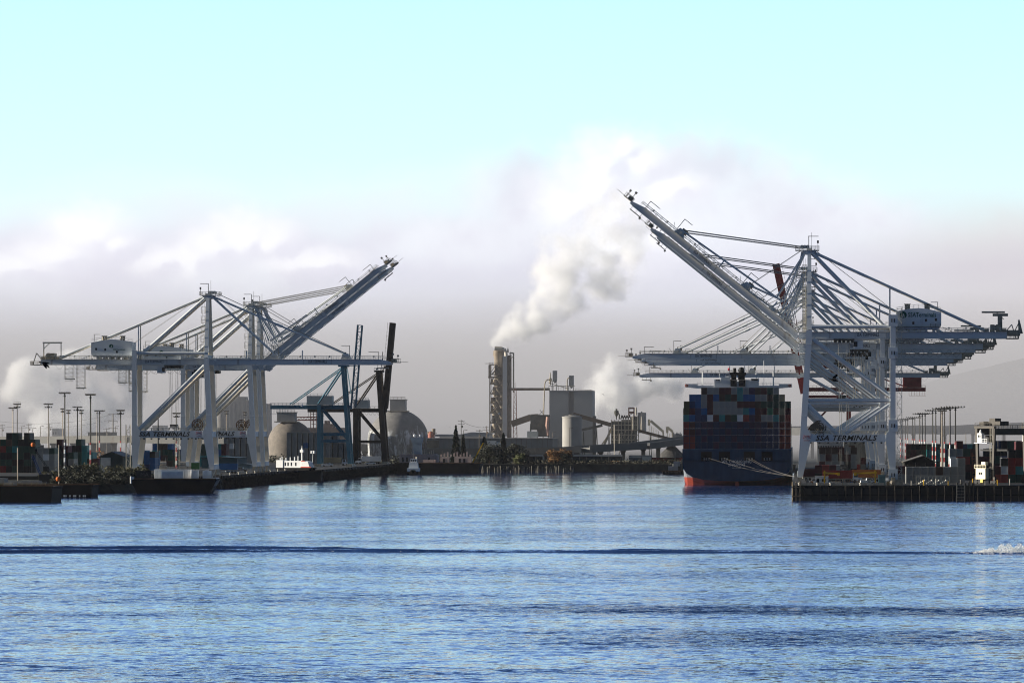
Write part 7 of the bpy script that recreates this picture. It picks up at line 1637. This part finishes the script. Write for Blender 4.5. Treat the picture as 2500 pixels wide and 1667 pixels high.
# bushes on the left bank
GBU = 'bushes on the left bank'
for k, (px_, pt, w_, m_, Y) in enumerate(((118, 1152, 52, L_OLIVE, 1815), (150, 1142, 58, L_DARK, 1822), (172, 1134, 70, L_DARK, 1845), (208, 1146, 54, L_DARK, 1800), (232, 1132, 66, L_OLIVE, 1850), (258, 1146, 56, L_DARK, 1806), (280, 1136, 60, L_OLIVE, 1858), (301, 1150, 50, L_DARK, 1812), (322, 1140, 52, L_OLIVE, 1850), (346, 1136, 48, L_OLIVE, 1872), (352, 1154, 44, L_DARK, 1826), (138, 1166, 40, L_DARK, 1796), (188, 1164, 56, L_DARK, 1792), (238, 1166, 52, L_DARK, 1790), (284, 1168, 50, L_DARK, 1795), (325, 1168, 44, L_DARK, 1808))):
    tree('round', px_, 1190, pt, Y, w_, m_, f'{"olive tinged" if m_ is L_OLIVE else "dark"} bush on the left bank, {ORD[k]} counting along the bank' if False else f'{"olive-tipped" if m_ is L_OLIVE else "dark"} bush on the left bank, {["beside the crawler crane", "right of the crawler crane", "tallest, below the blue striped mast", "low in front of the red striped mast", "wide, below the red striped mast", "in front of the teal shed", "below the teal shed roof", "left of the near crane foot, low", "left of the near crane foot, high", "at the near crane foot", "right of the near crane foot", "nearest to the second barge deck", "overhanging the second barge end", "at the waterline below the red mast", "at the waterline below the teal shed", "at the waterline left of the deck barge"][k]}', 40 + k, 1500, .62, GBU, 'bush', z0=3.3, cat='bush')
# warm autumn hedge behind the left masts
tree('round', 222, 1140, 1096, 2180, 60, L_AUT, 'rusty autumn hedge behind the red striped mast at left', 77, 1500, .8, None, 'autumn_tree', z0=5.0)
# ------------------------------------------------------------------ birds
M_BIRD = mat('black_plumage', (.010, .009, .009), .7, .2, 4.0); M_GULL = mat('white_plumage', (.75, .75, .73), .7, .1, 4.0); M_BILL = mat('yellow_bill', (.55, .32, .06), .5)
def bird(name, loc, yaw, pitch, wing, label, m, span=1.3, cat='bird'):
    """body along +x with head, tail and two raised or drooping wings (angles in degrees, left and right)"""
    root = empty(name, loc, label, cat); L_ = .85 * span / 1.3; mb = MB(); prof = [(-.50, .015, 0), (-.42, .05, 0), (-.25, .09, 0), (0, .115, -.005), (.2, .095, 0), (.33, .05, .015), (.46, .034, .04), (.56, .042, .055), (.63, .032, .055), (.66, .012, .05)]
    n = 10; R_ = Matrix.Rotation(yaw, 4, 'Z') @ Matrix.Rotation(-pitch, 4, 'Y')
    for x, r_, dz in prof:
        for k in range(n): t = 2 * math.pi * k / n; mb.v.append(tuple(R_ @ Vector((x * L_ * 1.1, r_ * L_ * 1.25 * math.cos(t), dz * L_ + r_ * L_ * 1.25 * math.sin(t)))))
    for i in range(len(prof) - 1):
        for k in range(n): mb.f.append((i * n + k, i * n + (k + 1) % n, (i + 1) * n + (k + 1) % n, (i + 1) * n + k)); mb.mi.append(0)
    mb.f += [tuple(range(n - 1, -1, -1)), tuple(range((len(prof) - 1) * n, len(prof) * n))]; mb.mi += [0, 0]
    mb.add([tuple(R_ @ Vector(q)) for q in ((-.42 * L_, -.05, .02), (-.42 * L_, .05, .02), (-.82 * L_, .10, .0), (-.82 * L_, -.10, .0), (-.42 * L_, -.05, -.01), (-.42 * L_, .05, -.01), (-.82 * L_, .10, -.012), (-.82 * L_, -.10, -.012))], [(0, 1, 2, 3), (7, 6, 5, 4), (0, 4, 5, 1), (1, 5, 6, 2), (2, 6, 7, 3), (3, 7, 4, 0)])
    mb.build('body', m, root, smooth=True)
    mb = MB(); mb.tube(R_ @ Vector((.70 * L_, 0, .05 * L_)), R_ @ Vector((.82 * L_, 0, .03 * L_)), .018, .006, n=6); mb.build('bill', M_BILL, root)
    for sg, (a1, a2, sw) in zip((-1, 1), wing):
        mb = MB(); p0 = Vector((.18 * L_, 0, .04)); s1 = span * .22; s2 = span * .30
        e1 = Vector((.05, sg * s1 * math.cos(R(a1)), s1 * math.sin(R(a1)))); e2 = e1 + Vector((-sw, sg * s2 * math.cos(R(a2)), s2 * math.sin(R(a2))))
        st = [(Vector((.20 * L_, sg * .05, .05)), Vector((-.22 * L_, sg * .05, .03))), (e1 + Vector((.16, 0, 0)), e1 + Vector((-.22, 0, -.01))), (e1.lerp(e2, .55) + Vector((.10, 0, 0)), e1.lerp(e2, .55) + Vector((-.20, 0, -.01))), (e2 + Vector((.01, 0, 0)), e2 + Vector((-.12, 0, 0)))]
        for f, r_ in st:
            for q in (f + Vector((0, 0, .012)), r_ + Vector((0, 0, .004)), r_ - Vector((0, 0, .004)), f - Vector((0, 0, .012))): mb.v.append(tuple(R_ @ q))
        for i in range(3):
            for k in range(4): mb.f.append((i * 4 + k, i * 4 + (k + 1) % 4, (i + 1) * 4 + (k + 1) % 4, (i + 1) * 4 + k)); mb.mi.append(0)
        mb.f += [(3, 2, 1, 0), (12, 13, 14, 15)]; mb.mi += [0, 0]
        mb.build('wing', m, root)
    return root
bird('cormorant', at(110, 886, 560), R(200), R(4), ((-38, -62, .30), (-20, -64, .42)), 'black cormorant with drooping wings in front of the left crane back end', M_BIRD, 1.5)
bird('cormorant', at(2036, 928, 560), R(188), R(14), ((66, 78, .22), (22, 10, .30)), 'black cormorant with one raised wing in front of the right crane braces', M_BIRD, 1.5)
for k, (px_, py, Y, lab) in enumerate(((738, 991, 1500, 'white gull against the blue crane girder'), (1099, 1044, 1500, 'white gull above the tall pointed cypress'), (1472, 963, 1500, 'white gull in front of the right-hand steam cloud'), (1218, 1010, 1900, 'small white gull left of the cement tower conveyor'))):
    bird('gull', at(px_, py, Y), R(20 + 70 * k), R(8), ((30, 48, .1), (34, 52, .1)), lab, M_GULL, 1.3)
# ------------------------------------------------------------------ steam
def steam(name, label, Y, blobs, dens, nscale, amp=3.0, edge=(0.0, 1.0), grow=None):
    """blobs: (photo x, photo y, photo radius[, depth shift]) -> one closed hull filled with billowing vapour"""
    o_ = at(blobs[0][0], blobs[0][1], Y); k = Y / F; cs = []
    bmq = bmesh.new()
    for q in blobs:
        c = at(q[0], q[1], Y) - o_ + Vector((0, q[3] if len(q) > 3 else 0, 0)); r = q[2] * k * 1.3; cs.append(((c.x, c.y, c.z), (r, r * .9, r)))
        bmesh.ops.create_icosphere(bmq, subdivisions=3, radius=r * 1.12, matrix=Matrix.Translation(c))
    me = bpy.data.meshes.new(name); bmq.to_mesh(me); bmq.free()
    t = bpy.data.objects.new(name, me); COL.objects.link(t); md = t.modifiers.new('hull', 'REMESH'); md.mode = 'VOXEL'; md.voxel_size = max(1.2, min(q[2] for q in blobs) * k * .35)
    bpy.context.view_layer.update()
    m2 = bpy.data.meshes.new_from_object(t.evaluated_get(bpy.context.evaluated_depsgraph_get())); bpy.data.objects.remove(t)
    m = bpy.data.materials.new(name); m.use_nodes = True; nt_ = m.node_tree; nt_.nodes.clear(); g = NB(nt_)
    v = g.n('ShaderNodeTexCoord').outputs['Object']; x, y, z = g.sep(v)
    wn_ = g.n('ShaderNodeTexNoise'); g.put(wn_.inputs['Vector'], v); wn_.inputs['Scale'].default_value = nscale * .5; wn_.inputs['Detail'].default_value = 3
    wx, wy, wz = g.sep(wn_.outputs['Color']); rr = sum(q[2] for q in blobs) / len(blobs) * k * 1.0
    xw = g.m('ADD', x, g.m('MULTIPLY', g.m('SUBTRACT', wx, .5), rr)); zw = g.m('ADD', z, g.m('MULTIPLY', g.m('SUBTRACT', wz, .5), rr))
    G_ = g.blobs(cs, [xw, y, zw], .6); n_ = g.noise(v, nscale, 6, .62)
    f = g.sm(g.m('ADD', G_, g.m('MULTIPLY', g.m('SUBTRACT', n_, .5), amp)), *edge)
    pv = g.n('ShaderNodeVolumePrincipled'); pv.inputs['Color'].default_value = (.995, .995, .995, 1); pv.inputs['Anisotropy'].default_value = 0.0
    g.put(pv.inputs['Density'], g.m('MULTIPLY', f, dens) if not grow else g.m('MULTIPLY', g.m('MULTIPLY', f, dens), g.m('SUBTRACT', 1.0, g.m('MULTIPLY', g.sm(z, *map(float, grow)), .72)))); ou = g.n('ShaderNodeOutputMaterial'); nt_.links.new(pv.outputs[0], ou.inputs['Volume'])
    m.cycles.volume_step_rate = .22
    m2.materials.clear(); m2.materials.append(m); o = bpy.data.objects.new(name, m2); COL.objects.link(o); o.location = o_
    return tag(o, label, 'steam')
steam('steam_plume', 'dense white steam plume drifting right from the top of the cement tower', 2962,
    [(1214, 828, 17), (1234, 815, 27), (1264, 796, 37), (1298, 768, 44, 6), (1320, 800, 30, 6), (1338, 740, 42, 10), (1360, 700, 46, 12), (1345, 655, 46, 14), (1340, 610, 40, 14), (1385, 600, 44, 18), (1410, 640, 46, 22), (1440, 690, 42, 26), (1480, 640, 42, 30), (1400, 740, 34, 16), (1500, 690, 40, 36), (1530, 620, 40, 44), (1330, 660, 40, 20), (1420, 590, 38, 24), (1480, 560, 50, 34), (1440, 520, 46, 30), (1540, 560, 46, 40), (1500, 480, 44, 40)], .16, .085, grow=(8, 75))
steam('steam_cloud', 'white steam cloud rising between the silo block and the ship', 3150,
    [(1446, 1000, 22), (1458, 960, 30), (1462, 918, 30), (1500, 905, 34), (1490, 950, 38), (1530, 950, 36), (1570, 940, 34, 10), (1610, 935, 32, 14), (1545, 900, 30), (1640, 950, 26, 16), (1500, 1000, 24)], .20, .06)
steam('steam_cloud', 'pale steam cloud glowing behind the left-hand light masts', 3500,
    [(85, 1060, 26), (92, 1030, 30), (110, 1000, 36), (80, 960, 46), (60, 910, 40), (130, 930, 44), (150, 1020, 30), (190, 985, 40), (230, 960, 44), (250, 1040, 24), (240, 1010, 34), (300, 920, 40), (180, 900, 40), (110, 1050, 34), (160, 1060, 30), (210, 1055, 30), (270, 990, 40), (320, 970, 34), (40, 960, 36), (210, 1010, 44)], .12, .045)
# ------------------------------------------------------------------ air
HAZE = 6.0e-6
mb = MB(); mb.box(-9600, 6800, -600, 15000, -8, 240); hm = bpy.data.materials.new('haze_air'); hm.use_nodes = True; nt_ = hm.node_tree; nt_.nodes.clear()
pv = nt_.nodes.new('ShaderNodeVolumePrincipled'); pv.inputs['Color'].default_value = (.93, .95, 1.0, 1); pv.inputs['Density'].default_value = HAZE; pv.inputs['Anisotropy'].default_value = 0.0
ou = nt_.nodes.new('ShaderNodeOutputMaterial'); nt_.links.new(pv.outputs[0], ou.inputs['Volume']); hm.cycles.homogeneous_volume = True
tag(mb.build('haze', hm), kind='stuff')

# low mist lying over the cement works and the hills behind
mb = MB(); mb.box(-3800, 3400, 2640, 9000, -7, 200); fm_ = bpy.data.materials.new('mist'); fm_.use_nodes = True; nt_ = fm_.node_tree; nt_.nodes.clear(); g = NB(nt_)
v = g.n('ShaderNodeNewGeometry').outputs['Position']; x, y, z = g.sep(v)
nf = g.noise(g.xyz(g.m('MULTIPLY', x, .004), g.m('MULTIPLY', y, .003), g.m('MULTIPLY', z, .012)), 1.0, 3, .55)
f = g.m('MULTIPLY', g.sm(y, 2650.0, 2900.0), g.m('SUBTRACT', 1.0, g.sm(g.m('ADD', z, g.m('MULTIPLY', nf, -70.0)), 0.0, 120.0)))
f = g.m('ADD', f, g.m('MULTIPLY', g.m('MULTIPLY', g.sm(y, 3600.0, 5200.0), 1.3), g.m('SUBTRACT', 1.0, g.sm(g.m('ADD', z, g.m('MULTIPLY', nf, -120.0)), 0.0, 150.0))))
pv = g.n('ShaderNodeVolumePrincipled'); pv.inputs['Color'].default_value = (.63, .63, .67, 1); g.put(pv.inputs['Density'], g.m('MULTIPLY', f, 5.0e-4))
ou = g.n('ShaderNodeOutputMaterial'); nt_.links.new(pv.outputs[0], ou.inputs['Volume']); fm_.cycles.volume_step_rate = .35
tag(mb.build('mist_bank', fm_), 'thin grey mist lying over the cement works and hills', 'mist', kind='stuff')
# spray thrown up where the boat has just left the frame
rnd = random.Random(9); mb = MB(); q0 = at(2478, 1357, 908)
for k in range(12000):
    t = rnd.random(); x = q0.x - 7.5 + 13 * t; hh = (.2 + 1.5 * max(0.0, math.sin(t * 2.6)) ** 1.5) * (0.6 + .8 * mnoise.noise(Vector((x * .9, 2.0, 0))) + .3); z = max(0.0, hh) * rnd.random() ** 1.4; c = Vector((x, 918 + rnd.gauss(0, 2.2), z + .05)); s_ = rnd.uniform(.035, .10)
    d = [Vector((rnd.gauss(0, 1), rnd.gauss(0, 1), rnd.gauss(0, 1))).normalized() * s_ for _ in range(4)]; mb.add([c + q for q in d], [(0, 1, 2), (0, 2, 3), (0, 3, 1), (1, 3, 2)])
tag(mb.build('boat_spray', mat('white_foam', (.80, .82, .82), .7, .05, 2.0)), 'white boat spray at the right end of the wake', 'spray', kind='stuff')
